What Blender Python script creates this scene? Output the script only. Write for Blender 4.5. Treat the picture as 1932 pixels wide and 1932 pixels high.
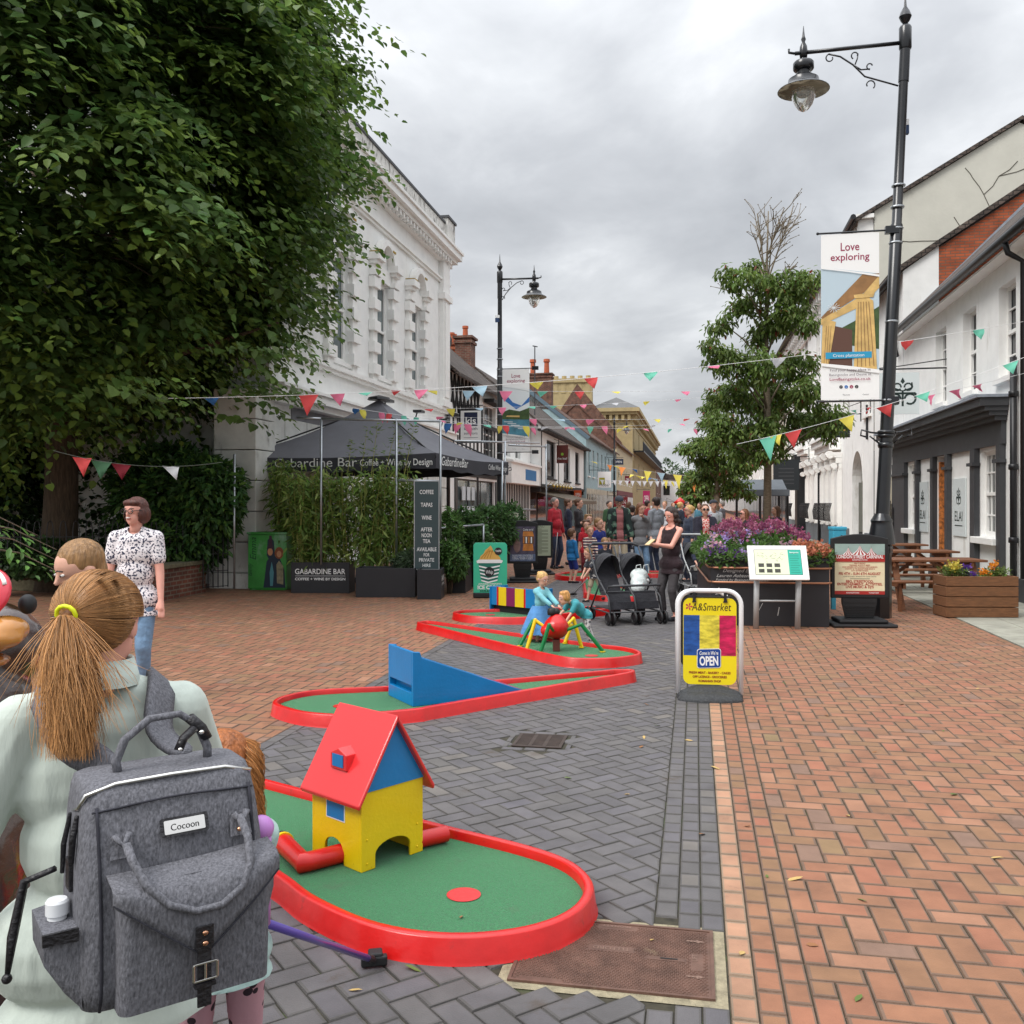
import bpy, bmesh, math, random
import numpy as np
from mathutils import Vector, Matrix, Euler
random.seed(7); rng = np.random.default_rng(7)
for o in list(bpy.data.objects): bpy.data.objects.remove(o)
SC = bpy.context.scene
COL = SC.collection
# ---------------------------------------------------------------- camera
F, CX, HY, EH = 1771.0, 966.0, 950.0, 1.6        # focal length, principal column, horizon row (picture 1932 wide), eye height
cam = bpy.data.cameras.new('camera'); camo = bpy.data.objects.new('camera', cam); COL.objects.link(camo)
camo.location = (0, 0, EH); camo.rotation_euler = (math.radians(90), 0, 0)
cam.sensor_width = 36; cam.lens = 36 * F / 1932; cam.shift_y = -16 / 1932; cam.clip_end = 1500; cam.clip_start = .05
SC.camera = camo
# ---------------------------------------------------------------- sky and sun
SUN_EL, SUN_ROT = math.radians(48), math.radians(235)
world = bpy.data.worlds.new("World"); SC.world = world; world.use_nodes = True
nt = world.node_tree; nt.nodes.clear(); N = nt.nodes.new; L = nt.links.new
out = N('ShaderNodeOutputWorld'); bg = N('ShaderNodeBackground'); L(bg.outputs[0], out.inputs[0])
sky = N('ShaderNodeTexSky'); sky.sky_type = 'NISHITA'; sky.sun_disc = False; sky.sun_elevation = SUN_EL; sky.sun_rotation = SUN_ROT
sky.air_density = 1.5; sky.dust_density = 4
tc = N('ShaderNodeTexCoord'); sep = N('ShaderNodeSeparateXYZ'); L(tc.outputs['Generated'], sep.inputs[0])
def wm(op, a, b=None, c=None):
 n = N('ShaderNodeMath'); n.operation = op
 for i, x in enumerate((a, b, c)):
  if x is None: continue
  if isinstance(x, (int, float)): n.inputs[i].default_value = x
  else: L(x, n.inputs[i])
 return n.outputs[0]
zc = wm('ADD', wm('MAXIMUM', sep.outputs[2], 0.0), .16)
cv = N('ShaderNodeCombineXYZ'); L(wm('DIVIDE', sep.outputs[0], zc), cv.inputs[0]); L(wm('DIVIDE', sep.outputs[1], zc), cv.inputs[1])
def cloudnoise(scale, det, rough, loc, dist):
 mp = N('ShaderNodeMapping'); mp.inputs['Location'].default_value = loc; mp.inputs['Scale'].default_value = (1, .75, 1); mp.inputs['Rotation'].default_value = (0, 0, .5)
 L(cv.outputs[0], mp.inputs[0]); n = N('ShaderNodeTexNoise'); n.inputs['Scale'].default_value = scale; n.inputs['Detail'].default_value = det
 n.inputs['Roughness'].default_value = rough; n.inputs['Distortion'].default_value = dist; L(mp.outputs[0], n.inputs['Vector']); return n.outputs[0]
cn = wm('ADD', wm('MULTIPLY', cloudnoise(.85, 7, .5, (3.1, 1.4, 0), .2), .55), wm('MULTIPLY', cloudnoise(2.6, 6, .55, (0, 5, 0), .25), .45))
rp = N('ShaderNodeValToRGB'); L(cn, rp.inputs[0]); e = rp.color_ramp.elements
e[0].position = .36; e[0].color = (.31, .322, .343, 1); e[1].position = .66; e[1].color = (.66, .67, .688, 1)
m1 = rp.color_ramp.elements.new(.46); m1.color = (.375, .388, .41, 1)
m2 = rp.color_ramp.elements.new(.54); m2.color = (.46, .474, .494, 1)
# overcast sky: about twice as bright overhead as near the horizon
gz = wm('ADD', 1.0, wm('MULTIPLY', wm('POWER', wm('MAXIMUM', sep.outputs[2], 0.0), 3.0), 3.4))
cs = N('ShaderNodeVectorMath'); cs.operation = 'SCALE'; L(rp.outputs[0], cs.inputs[0]); L(gz, cs.inputs['Scale'])
ss = N('ShaderNodeVectorMath'); ss.operation = 'SCALE'; L(sky.outputs[0], ss.inputs[0]); ss.inputs['Scale'].default_value = .006
ad = N('ShaderNodeVectorMath'); ad.operation = 'ADD'; L(cs.outputs[0], ad.inputs[0]); L(ss.outputs[0], ad.inputs[1])
sb = N('ShaderNodeVectorMath'); sb.operation = 'SCALE'; sb.inputs['Scale'].default_value = 10.0; L(ad.outputs[0], sb.inputs[0])
L(sb.outputs[0], bg.inputs[0]); bg.inputs[1].default_value = .1
sun = bpy.data.lights.new('sun', 'SUN'); sun.energy = 1.5; sun.angle = math.radians(25); sun.color = (1, .97, .93)
suno = bpy.data.objects.new('sun', sun); COL.objects.link(suno)
sd = Vector((math.sin(SUN_ROT) * math.cos(SUN_EL), math.cos(SUN_ROT) * math.cos(SUN_EL), math.sin(SUN_EL)))
suno.rotation_euler = sd.to_track_quat('Z', 'Y').to_euler(); suno.location = (0, -5, 20)
SC.view_settings.view_transform = 'Standard'; SC.view_settings.look = 'None'; SC.view_settings.exposure = 0.58; SC.view_settings.gamma = 1
SC.cycles.max_bounces = 6; SC.cycles.diffuse_bounces = 3; SC.cycles.glossy_bounces = 3; SC.cycles.transparent_max_bounces = 8; SC.cycles.use_denoising = True
# ---------------------------------------------------------------- coordinates
def P(px, py, Y): return Vector(((px - CX) * Y / F, Y, EH - (py - HY) * Y / F))
def G(px, py, z=0.0): return P(px, py, F * (EH - z) / (py - HY))
ANG = math.atan(.195); CA, SA = math.cos(ANG), math.sin(ANG)
def S(u, v, z=0.0): return Vector((v * CA + u * SA, u * CA - v * SA, z))
def UV(p): return (p[0] * SA + p[1] * CA, p[0] * CA - p[1] * SA)
def UY(Y, v): return (Y + v * SA) / CA
def upx(px, v):      # distance along the street at which a line at offset v crosses picture column px
 t = (px - CX) / F
 return v * (CA + t * SA) / (t * CA - SA)
def rgb(r, g, b):
 f = lambda c: ((c / 255 + .055) / 1.055) ** 2.4 if c > 10 else c / 3294
 return (f(r), f(g), f(b), 1)
# ---------------------------------------------------------------- materials
MATS = {}
def M(name, col, rough=.6, metal=0, nscale=0, namt=.2, bump=0, bscale=40, attr=False, coat=0, trans=0, alpha=1, spec=.5, dirt=None, stretch=None, sheen=0, emis=0):
 if name in MATS: return MATS[name]
 m = bpy.data.materials.new(name); m.use_nodes = True; t = m.node_tree; b = t.nodes['Principled BSDF']; n = t.nodes.new; l = t.links.new
 b.inputs['Roughness'].default_value = rough; b.inputs['Metallic'].default_value = metal; b.inputs['Specular IOR Level'].default_value = spec
 b.inputs['Coat Weight'].default_value = coat; b.inputs['Coat Roughness'].default_value = .12; b.inputs['Base Color'].default_value = col
 b.inputs['Transmission Weight'].default_value = trans; b.inputs['Alpha'].default_value = alpha; b.inputs['Sheen Weight'].default_value = sheen
 if emis: b.inputs['Emission Color'].default_value = col; b.inputs['Emission Strength'].default_value = emis
 c = None; tcn = n('ShaderNodeTexCoord'); vec = tcn.outputs['Object']
 if stretch:
  mp = n('ShaderNodeMapping'); mp.inputs['Scale'].default_value = stretch; l(vec, mp.inputs[0]); vec = mp.outputs[0]
 if attr:
  at = n('ShaderNodeAttribute'); at.attribute_name = 'Col'; c = at.outputs['Color']
 if nscale:
  nz = n('ShaderNodeTexNoise'); nz.inputs['Scale'].default_value = nscale; nz.inputs['Detail'].default_value = 6; nz.inputs['Roughness'].default_value = .6; l(vec, nz.inputs['Vector'])
  mr = n('ShaderNodeMapRange'); mr.inputs[1].default_value = .3; mr.inputs[2].default_value = .7; mr.inputs[3].default_value = 1 - namt; mr.inputs[4].default_value = 1 + namt * .7; l(nz.outputs[0], mr.inputs[0])
  vm = n('ShaderNodeVectorMath'); vm.operation = 'SCALE'
  if c: l(c, vm.inputs[0])
  else: vm.inputs[0].default_value = col[:3]
  l(mr.outputs[0], vm.inputs['Scale']); c = vm.outputs[0]
 if dirt:     # (colour, scale, threshold, vertical stretch)
  mp2 = n('ShaderNodeMapping'); mp2.inputs['Scale'].default_value = (1, 1, dirt[3]); l(tcn.outputs['Object'], mp2.inputs[0])
  nz2 = n('ShaderNodeTexNoise'); nz2.inputs['Scale'].default_value = dirt[1]; nz2.inputs['Detail'].default_value = 9; nz2.inputs['Roughness'].default_value = .68; l(mp2.outputs[0], nz2.inputs['Vector'])
  r2 = n('ShaderNodeMapRange'); r2.inputs[1].default_value = dirt[2]; r2.inputs[2].default_value = dirt[2] + .14; l(nz2.outputs[0], r2.inputs[0])
  mx = n('ShaderNodeMix'); mx.data_type = 'RGBA'; l(r2.outputs[0], mx.inputs[0])
  if c: l(c, mx.inputs[6])
  else: mx.inputs[6].default_value = col
  mx.inputs[7].default_value = dirt[0]; c = mx.outputs[2]
 if c: l(c, b.inputs['Base Color'])
 if bump:
  nb = n('ShaderNodeTexNoise'); nb.inputs['Scale'].default_value = bscale; nb.inputs['Detail'].default_value = 5; l(vec, nb.inputs['Vector'])
  bm = n('ShaderNodeBump'); bm.inputs['Strength'].default_value = bump; bm.inputs['Distance'].default_value = .02; l(nb.outputs[0], bm.inputs['Height']); l(bm.outputs[0], b.inputs['Normal'])
 MATS[name] = m; return m
def brickM(name, c1, c2, mortar, bw=.225, bh=.075, ms=.012, bump=.5, rough=.85, dist=.4, off=.5):
 if name in MATS: return MATS[name]
 m = bpy.data.materials.new(name); m.use_nodes = True; t = m.node_tree; b = t.nodes['Principled BSDF']; n = t.nodes.new; l = t.links.new
 tcn = n('ShaderNodeTexCoord'); sp = n('ShaderNodeSeparateXYZ'); l(tcn.outputs['Object'], sp.inputs[0])
 a = n('ShaderNodeMath'); a.operation = 'ADD'; l(sp.outputs[0], a.inputs[0]); l(sp.outputs[1], a.inputs[1])
 cb = n('ShaderNodeCombineXYZ'); l(a.outputs[0], cb.inputs[0]); l(sp.outputs[2], cb.inputs[1])
 br = n('ShaderNodeTexBrick'); l(cb.outputs[0], br.inputs['Vector']); br.inputs['Scale'].default_value = 1; br.offset = off
 br.inputs['Color1'].default_value = c1; br.inputs['Color2'].default_value = c2; br.inputs['Mortar'].default_value = mortar
 br.inputs['Brick Width'].default_value = bw; br.inputs['Row Height'].default_value = bh; br.inputs['Mortar Size'].default_value = ms; br.inputs['Bias'].default_value = -.1
 nz = n('ShaderNodeTexNoise'); nz.inputs['Scale'].default_value = 3; nz.inputs['Detail'].default_value = 8; l(tcn.outputs['Object'], nz.inputs['Vector'])
 mr = n('ShaderNodeMapRange'); mr.inputs[1].default_value = .3; mr.inputs[2].default_value = .7; mr.inputs[3].default_value = 1 - dist; mr.inputs[4].default_value = 1 + dist * .6; l(nz.outputs[0], mr.inputs[0])
 vm = n('ShaderNodeVectorMath'); vm.operation = 'SCALE'; l(br.outputs[0], vm.inputs[0]); l(mr.outputs[0], vm.inputs['Scale']); l(vm.outputs[0], b.inputs['Base Color'])
 bm = n('ShaderNodeBump'); bm.inputs['Strength'].default_value = bump; bm.inputs['Distance'].default_value = .02; bm.invert = True; l(br.outputs['Fac'], bm.inputs['Height']); l(bm.outputs[0], b.inputs['Normal'])
 b.inputs['Roughness'].default_value = rough; MATS[name] = m; return m
def leafM(name, rough=.5, transl=.3):
 if name in MATS: return MATS[name]
 m = M(name, (0, 0, 0, 1), rough=rough, attr=True, spec=.35); t = m.node_tree; b = t.nodes['Principled BSDF']; o = t.nodes['Material Output']
 tr = t.nodes.new('ShaderNodeBsdfTranslucent'); mx = t.nodes.new('ShaderNodeMixShader'); mx.inputs[0].default_value = transl
 at = [x for x in t.nodes if x.type == 'ATTRIBUTE'][0]; t.links.new(at.outputs['Color'], tr.inputs[0])
 t.links.new(b.outputs[0], mx.inputs[1]); t.links.new(tr.outputs[0], mx.inputs[2]); t.links.new(mx.outputs[0], o.inputs[0]); return m
# ---------------------------------------------------------------- mesh building
def frame(d):
 d = d.normalized(); a = Vector((0, 0, 1)) if abs(d.z) < .9 else Vector((1, 0, 0))
 x = a.cross(d).normalized(); return x, d.cross(x)
class MB:
 def __init__(s): s.v = []; s.f = []; s.m = []; s.c = []
 def add(s, vs, fs, m=0, c=None):
  k = len(s.v); s.v += [tuple(x) for x in vs]; s.f += [tuple(i + k for i in f) for f in fs]; s.m += [m] * len(fs); s.c += [c] * len(fs)
 def box(s, c, d, R=None, m=0, c_=None):
  hx, hy, hz = d[0] / 2, d[1] / 2, d[2] / 2; vs = []
  for z in (-hz, hz):
   for x, y in ((-hx, -hy), (hx, -hy), (hx, hy), (-hx, hy)):
    p = Vector((x, y, z))
    if R is not None: p = R @ p
    vs.append(p + Vector(c))
  s.add(vs, [(3, 2, 1, 0), (4, 5, 6, 7), (0, 1, 5, 4), (1, 2, 6, 5), (2, 3, 7, 6), (3, 0, 4, 7)], m, c_)
 def bb(s, x0, x1, y0, y1, z0, z1, m=0, c_=None):
  s.box(((x0 + x1) / 2, (y0 + y1) / 2, (z0 + z1) / 2), (abs(x1 - x0), abs(y1 - y0), abs(z1 - z0)), None, m, c_)
 def bar(s, a, b, w, h, m=0):
  a, b = Vector(a), Vector(b); x, y = frame(b - a); vs = []
  for p in (a, b):
   for i, j in ((-1, -1), (1, -1), (1, 1), (-1, 1)): vs.append(p + x * i * w / 2 + y * j * h / 2)
  s.add(vs, [(3, 2, 1, 0), (4, 5, 6, 7), (0, 1, 5, 4), (1, 2, 6, 5), (2, 3, 7, 6), (3, 0, 4, 7)], m)
 def tube(s, pts, r, n=8, m=0, caps=True, closed=False):
  pts = [Vector(p) for p in pts]; k = len(pts); rs = r if isinstance(r, (list, tuple)) else [r] * k; base = len(s.v); prev = None; fs = []
  for i, p in enumerate(pts):
   if closed: d = pts[(i + 1) % k] - pts[i - 1]
   else: d = pts[min(i + 1, k - 1)] - pts[max(i - 1, 0)]
   if d.length < 1e-9: d = Vector((0, 0, 1))
   d.normalize()
   if prev is None: x, y = frame(d)
   else:
    x = prev - d * prev.dot(d)
    x = x.normalized() if x.length > 1e-6 else frame(d)[0]
    y = d.cross(x)
   prev = x
   for j in range(n):
    t = 2 * math.pi * j / n; s.v.append(tuple(p + (x * math.cos(t) + y * math.sin(t)) * rs[i]))
  for i in range(k if closed else k - 1):
   i2 = (i + 1) % k
   for j in range(n): fs.append((base + i * n + j, base + i * n + (j + 1) % n, base + i2 * n + (j + 1) % n, base + i2 * n + j))
  if caps and not closed: fs.append(tuple(base + j for j in reversed(range(n)))); fs.append(tuple(base + (k - 1) * n + j for j in range(n)))
  s.f += fs; s.m += [m] * len(fs); s.c += [None] * len(fs)
 def cyl(s, a, b, r0, r1=None, n=14, m=0): s.tube([a, b], [r0, r0 if r1 is None else r1], n, m)
 def lathe(s, prof, c=(0, 0, 0), n=20, m=0, R=None, sx=1, sy=1):
  base = len(s.v); fs = []; c = Vector(c)
  for r, z in prof:
   for j in range(n):
    t = 2 * math.pi * j / n; p = Vector((r * math.cos(t) * sx, r * math.sin(t) * sy, z))
    if R is not None: p = R @ p
    s.v.append(tuple(p + c))
  for i in range(len(prof) - 1):
   for j in range(n): fs.append((base + i * n + j, base + i * n + (j + 1) % n, base + (i + 1) * n + (j + 1) % n, base + (i + 1) * n + j))
  if prof[0][0] > 1e-5: fs.append(tuple(base + j for j in reversed(range(n))))
  if prof[-1][0] > 1e-5: fs.append(tuple(base + (len(prof) - 1) * n + j for j in range(n)))
  s.f += fs; s.m += [m] * len(fs); s.c += [None] * len(fs)
 def ell(s, c, r, R=None, n=14, k=9, m=0):
  if isinstance(r, (int, float)): r = (r, r, r)
  vs = []; c = Vector(c); fs = []
  for i in range(k + 1):
   a = math.pi * i / k
   for j in range(n):
    t = 2 * math.pi * j / n; p = Vector((r[0] * math.sin(a) * math.cos(t), r[1] * math.sin(a) * math.sin(t), -r[2] * math.cos(a)))
    if R is not None: p = R @ p
    vs.append(p + c)
  for i in range(k):
   for j in range(n): fs.append((i * n + j, i * n + (j + 1) % n, (i + 1) * n + (j + 1) % n, (i + 1) * n + j))
  s.add(vs, fs, m)
 def cone(s, a, ra, b, rb, m=0):      # round-ended tapered limb
  a, b = Vector(a), Vector(b); s.ell(a, ra, n=12, k=8, m=m); s.ell(b, rb, n=12, k=8, m=m); s.tube([a, b], [ra, rb], 12, m)
 def prism(s, pts, ext, m=0, c=None):
  pts = [Vector(p) for p in pts]; n = len(pts); e = Vector(ext)
  s.add(pts + [p + e for p in pts], [tuple(reversed(range(n))), tuple(range(n, 2 * n))] + [(i, (i + 1) % n, n + (i + 1) % n, n + i) for i in range(n)], m, c)
 def quad(s, a, b, c, d, m=0, col=None): s.add([a, b, c, d], [(0, 1, 2, 3)], m, col)
 def merge(s, o, mat=None, m=None):
  k = len(s.v); s.v += [tuple(mat @ Vector(v)) for v in o.v] if mat is not None else o.v
  s.f += [tuple(i + k for i in f) for f in o.f]; s.m += o.m if m is None else [m] * len(o.f); s.c += o.c
MW = {}
def tagit(o, label=None, cat=None, group=None, kind=None):
 if label: o['label'] = label
 if cat: o['category'] = cat
 if group: o['group'] = group
 if kind: o['kind'] = kind
 return o
def thing(name, label, cat, loc=(0, 0, 0), rz=0, group=None, kind=None):
 o = bpy.data.objects.new(name, None); o.empty_display_size = .1; COL.objects.link(o); o.location = loc; o.rotation_euler = (0, 0, rz)
 MW[o.name] = Matrix.Translation(Vector(loc)) @ Matrix.Rotation(rz, 4, 'Z'); return tagit(o, label, cat, group, kind)
def link(name, me, parent=None):
 o = bpy.data.objects.new(name, me); COL.objects.link(o)
 if parent is not None: o.parent = parent; MW[o.name] = MW[parent.name]
 else: MW[o.name] = Matrix()
 return o
def ob(name, mb, mats, parent=None, smooth=False, bevel=0, world=False, label=None, cat=None, group=None, kind=None, origin=None, ang=None):
 vs = np.array(mb.v, dtype=np.float64).reshape(-1, 3)
 if world and parent is not None:
  A = np.array(MW[parent.name].inverted()); vs = vs @ A[:3, :3].T + A[:3, 3]
 off = None
 if parent is None and origin != 'keep' and len(vs):
  off = np.array(origin) if origin is not None else np.array([vs[:, 0].mean(), vs[:, 1].mean(), vs[:, 2].min()]); vs = vs - off
 me = bpy.data.meshes.new(name); me.from_pydata(vs.tolist(), [], mb.f)
 if not isinstance(mats, (list, tuple)): mats = [mats]
 for m in mats: me.materials.append(m)
 me.polygons.foreach_set('material_index', mb.m)
 if any(c is not None for c in mb.c):
  ca = me.color_attributes.new('Col', 'FLOAT_COLOR', 'CORNER'); arr = []
  for f, c in zip(mb.f, mb.c):
   cc = c if c is not None else (1, 1, 1, 1); arr.append(np.tile(np.array((cc[0], cc[1], cc[2], 1), dtype=np.float32), len(f)))
  ca.data.foreach_set('color', np.concatenate(arr))
 if smooth: me.polygons.foreach_set('use_smooth', [True] * len(me.polygons))
 o = link(name, me, parent)
 if off is not None: o.location = off; MW[o.name] = Matrix.Translation(Vector(off))
 if smooth and ang:
  try: me.set_sharp_from_angle(angle=math.radians(ang))
  except Exception: pass
 if bevel:
  bv = o.modifiers.new('bevel', 'BEVEL'); bv.width = bevel; bv.segments = 2; bv.limit_method = 'ANGLE'; bv.angle_limit = math.radians(40)
 return tagit(o, label, cat, group, kind)
def copy_tree(o, parent=None):
 c = o.copy(); COL.objects.link(c); c.parent = parent
 for ch in [x for x in KIDS.get(o.name, [])]: copy_tree(ch, c)
 return c
KIDS = {}
def kids_index():
 KIDS.clear()
 for x in bpy.data.objects:
  if x.parent: KIDS.setdefault(x.parent.name, []).append(x)
# small side scene for evaluating modifiers and letters
TS = bpy.data.scenes.new('workbench')
def evaluated(o):
 TS.collection.objects.link(o)
 with bpy.context.temp_override(scene=TS, view_layer=TS.view_layers[0]): dg = bpy.context.evaluated_depsgraph_get(); dg.update()
 me = bpy.data.meshes.new_from_object(o.evaluated_get(dg)); TS.collection.objects.unlink(o); return me
TXT = {}
def textgeo(s, bold=0.0, shear=0.0, extr=0.0):
 k = (s, bold, shear)
 if k not in TXT:
  cu = bpy.data.curves.new('t', 'FONT'); cu.body = s; cu.size = 1; cu.offset = bold; cu.shear = shear; cu.resolution_u = 3; cu.fill_mode = 'FRONT' if True else 'BOTH'
  o = bpy.data.objects.new('t', cu); me = evaluated(o)
  v = [tuple(x.co) for x in me.vertices]; f = [tuple(p.vertices) for p in me.polygons]
  bpy.data.objects.remove(o); bpy.data.curves.remove(cu); bpy.data.meshes.remove(me); TXT[k] = (v, f)
 return TXT[k]
def split_loose(o, rename=None):      # one object per connected piece
 me = o.data; par = list(range(len(me.vertices)))
 def fd(a):
  while par[a] != a: par[a] = par[par[a]]; a = par[a]
  return a
 for p in me.polygons:
  v = p.vertices
  for q in v[1:]: par[fd(q)] = fd(v[0])
 gr = {}
 for p in me.polygons: gr.setdefault(fd(p.vertices[0]), []).append(p)
 if rename: o.name = rename
 for k, ps in enumerate(list(gr.values())):
  ids = sorted({v for p in ps for v in p.vertices}); ix = {v: i for i, v in enumerate(ids)}; m = bpy.data.meshes.new(o.name); m.from_pydata([tuple(me.vertices[v].co) for v in ids], [], [[ix[v] for v in p.vertices] for p in ps])
  for t in me.materials: m.materials.append(t)
  m.polygons.foreach_set('material_index', [p.material_index for p in ps]); m.polygons.foreach_set('use_smooth', [p.use_smooth for p in ps])
  if k == 0: first = m
  else: c = o.copy(); c.data = m; COL.objects.link(c)
 o.data = first
class Panel:      # flat graphics on a sheet: o = lower left corner, ux / uy = unit directions, layers stand 1 mm proud of each other
 def __init__(s, mb, o, ux, uy, off=.002):
  s.mb = mb; s.o = Vector(o); s.x = Vector(ux).normalized(); s.y = Vector(uy).normalized(); s.n = s.x.cross(s.y).normalized(); s.off = off
 def pt(s, x, y, k=0): return s.o + s.x * x + s.y * y + s.n * (s.off * (k + 1))
 def poly(s, pts, m, k=0, c=None): s.mb.add([s.pt(x, y, k) for x, y in pts], [tuple(range(len(pts)))], m, c)
 def rect(s, x0, y0, x1, y1, m, k=0, c=None): s.poly([(x0, y0), (x1, y0), (x1, y1), (x0, y1)], m, k, c)
 def rrect(s, x0, y0, x1, y1, r, m, k=0, c=None):
  pts = []
  for cx, cy, a0 in ((x1 - r, y0 + r, -90), (x1 - r, y1 - r, 0), (x0 + r, y1 - r, 90), (x0 + r, y0 + r, 180)):
   for i in range(6): a = math.radians(a0 + 18 * i); pts.append((cx + r * math.cos(a), cy + r * math.sin(a)))
  s.poly(pts, m, k, c)
 def disc(s, x, y, r, m, k=0, n=18, ry=None, c=None): s.poly([(x + r * math.cos(2 * math.pi * i / n), y + (ry or r) * math.sin(2 * math.pi * i / n)) for i in range(n)], m, k, c)
 def line(s, pts, w, m, k=0):
  for (a, b), (c, d) in zip(pts, pts[1:]):
   L_ = math.hypot(c - a, d - b) or 1e-6; nx, ny = -(d - b) / L_ * w / 2, (c - a) / L_ * w / 2
   s.poly([(a - nx, b - ny), (c - nx, d - ny), (c + nx, d + ny), (a + nx, b + ny)], m, k)
 def text(s, t, x, y, h, m, k=1, w=None, bold=.0, shear=0, align='c', rot=0):
  v, f = textgeo(t, bold, shear)
  if not v: return
  xs = [p[0] for p in v]; x0, x1 = min(xs), max(xs); sc = h / .7; sx = sc
  if w: sx = w / (x1 - x0)
  cx = {'c': (x0 + x1) / 2, 'l': x0, 'r': x1}[align]; cr, sr = math.cos(rot), math.sin(rot); vs = []
  for p in v:
   a, b = (p[0] - cx) * sx, p[1] * sc; vs.append(s.pt(x + a * cr - b * sr, y + a * sr + b * cr, k))
  s.mb.add(vs, f, m)
def blob(parts, voxel=.012, smooth=3, cut=None, fac=.5):
 """parts: ('c',a,ra,b,rb) limbs and ('e',c,r[,R]) ellipsoids -> one continuous skin"""
 mb = MB()
 for p in parts:
  if p[0] == 'c': mb.cone(p[1], p[2], p[3], p[4])
  elif p[0] == 'e': mb.ell(p[1], p[2], p[3] if len(p) > 3 else None)
  elif p[0] == 'm': mb.merge(p[1])
 me = bpy.data.meshes.new('b'); me.from_pydata(mb.v, [], mb.f); o = bpy.data.objects.new('b', me)
 r = o.modifiers.new('r', 'REMESH'); r.mode = 'VOXEL'; r.voxel_size = voxel; r.adaptivity = 0
 if smooth: sm = o.modifiers.new('s', 'SMOOTH'); sm.factor = fac; sm.iterations = smooth
 out = evaluated(o); bpy.data.objects.remove(o); bpy.data.meshes.remove(me)
 if cut:
  bm = bmesh.new(); bm.from_mesh(out); bmesh.ops.delete(bm, geom=[f for f in bm.faces if cut(f.calc_center_median())], context='FACES'); bm.to_mesh(out); bm.free()
 out.polygons.foreach_set('use_smooth', [True] * len(out.polygons)); return out
def mesh_ob(name, me, mats, parent, solid=0, **k):
 me.name = name; me.materials.clear()
 for m in (mats if isinstance(mats, (list, tuple)) else [mats]): me.materials.append(m)
 o = link(name, me, parent)
 if solid: s_ = o.modifiers.new('solid', 'SOLIDIFY'); s_.thickness = solid; s_.offset = -1
 return tagit(o, **k)
def spray(name, pos, axis, nrm, size, col, mat, parent=None, templ=None, world=True, **k):
 """leaves: pos (n,3), axis = stalk-to-tip direction, nrm = upper side, size (n,), col (n,3)"""
 T, TF = templ; n = len(pos); a = axis / np.linalg.norm(axis, axis=1, keepdims=True); b = np.cross(nrm, a); b /= np.linalg.norm(b, axis=1, keepdims=True) + 1e-9; c = np.cross(a, b)
 V = pos[:, None, :] + size[:, None, None] * (T[None, :, 0:1] * b[:, None, :] + T[None, :, 1:2] * a[:, None, :] + T[None, :, 2:3] * c[:, None, :])
 V = V.reshape(-1, 3); k0 = len(T); off = np.zeros(3)
 if parent is not None and world: A = np.array(MW[parent.name].inverted()); V = V @ A[:3, :3].T + A[:3, 3]
 elif parent is None: off = np.array([V[:, 0].mean(), V[:, 1].mean(), V[:, 2].min()]); V = V - off
 nf = len(TF); L_ = len(TF[0]); me = bpy.data.meshes.new(name)
 F_ = (np.array(TF)[None] + (np.arange(n) * k0)[:, None, None]).reshape(-1)
 me.vertices.add(len(V)); me.vertices.foreach_set('co', V.astype(np.float32).ravel()); me.loops.add(len(F_)); me.loops.foreach_set('vertex_index', F_.astype(np.int32))
 me.polygons.add(n * nf); me.polygons.foreach_set('loop_start', np.arange(n * nf, dtype=np.int32) * L_); me.update(calc_edges=True)
 ca = me.color_attributes.new('Col', 'FLOAT_COLOR', 'CORNER'); cc = np.ones((n, 4), dtype=np.float32); cc[:, :3] = col
 ca.data.foreach_set('color', np.repeat(cc, nf * L_, axis=0).ravel()); me.materials.append(mat); me.validate()
 o = link(name, me, parent)
 if parent is None: o.location = off
 return tagit(o, **k)
HEART = (np.array([(0, -.05, 0), (.42, .18, .07), (.36, .62, .03), (0, 1.05, -.16), (0, .1, -.02), (-.42, .18, .07), (-.36, .62, .03)]), [(0, 1, 2, 3), (0, 3, 6, 5)])
OVAL = (np.array([(0, 0, 0), (.2, .35, .05), (.16, .7, .02), (0, 1, -.12), (-.2, .35, .05), (-.16, .7, .02)]), [(0, 1, 2, 3), (0, 3, 5, 4)])
BLADE = (np.array([(0, 0, 0), (.07, .35, .01), (0, 1, -.14), (-.07, .35, .01)]), [(0, 1, 2, 3)])
PETAL = (np.array([(-.4, 0, 0), (.4, 0, 0), (.5, .8, .2), (-.5, .8, .2)]), [(0, 1, 2, 3)])
def unit(a): return a / (np.linalg.norm(a, axis=-1, keepdims=True) + 1e-9)
def rnd(n, s=1.0): return rng.normal(size=(n, 3)) * s
# ================================================================ SETTING
m_pav = M('paver', (0, 0, 0, 1), rough=.75, attr=True, nscale=5, namt=.22, bump=.25, bscale=160, dirt=(rgb(74, 62, 50), 2.6, .60, 1))
m_bed = M('joint_sand', rgb(62, 58, 46), rough=1, nscale=14, namt=.6, dirt=(rgb(66, 84, 36), 3, .56, 1))
m_con = M('old_concrete', rgb(150, 140, 115), rough=.95, nscale=20, namt=.35, bump=.6, bscale=70)
def sheet(name, pts, z, mat, kind='structure'):
 mb = MB(); mb.add([(*p[:2], z) for p in pts], [tuple(range(len(pts)))]); return ob(name, mb, mat, kind=kind, origin=(0, 0, z))
sheet('ground', [S(-40, -300), S(-40, 300), S(700, 300), S(700, -300)], -.03, M('ground_tar', rgb(95, 92, 88), rough=.95, nscale=.6, namt=.2))
sheet('paving_bed', [S(-3, -14), S(-3, 6), S(31, 6), S(31, -14)], -.007, m_bed)
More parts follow.
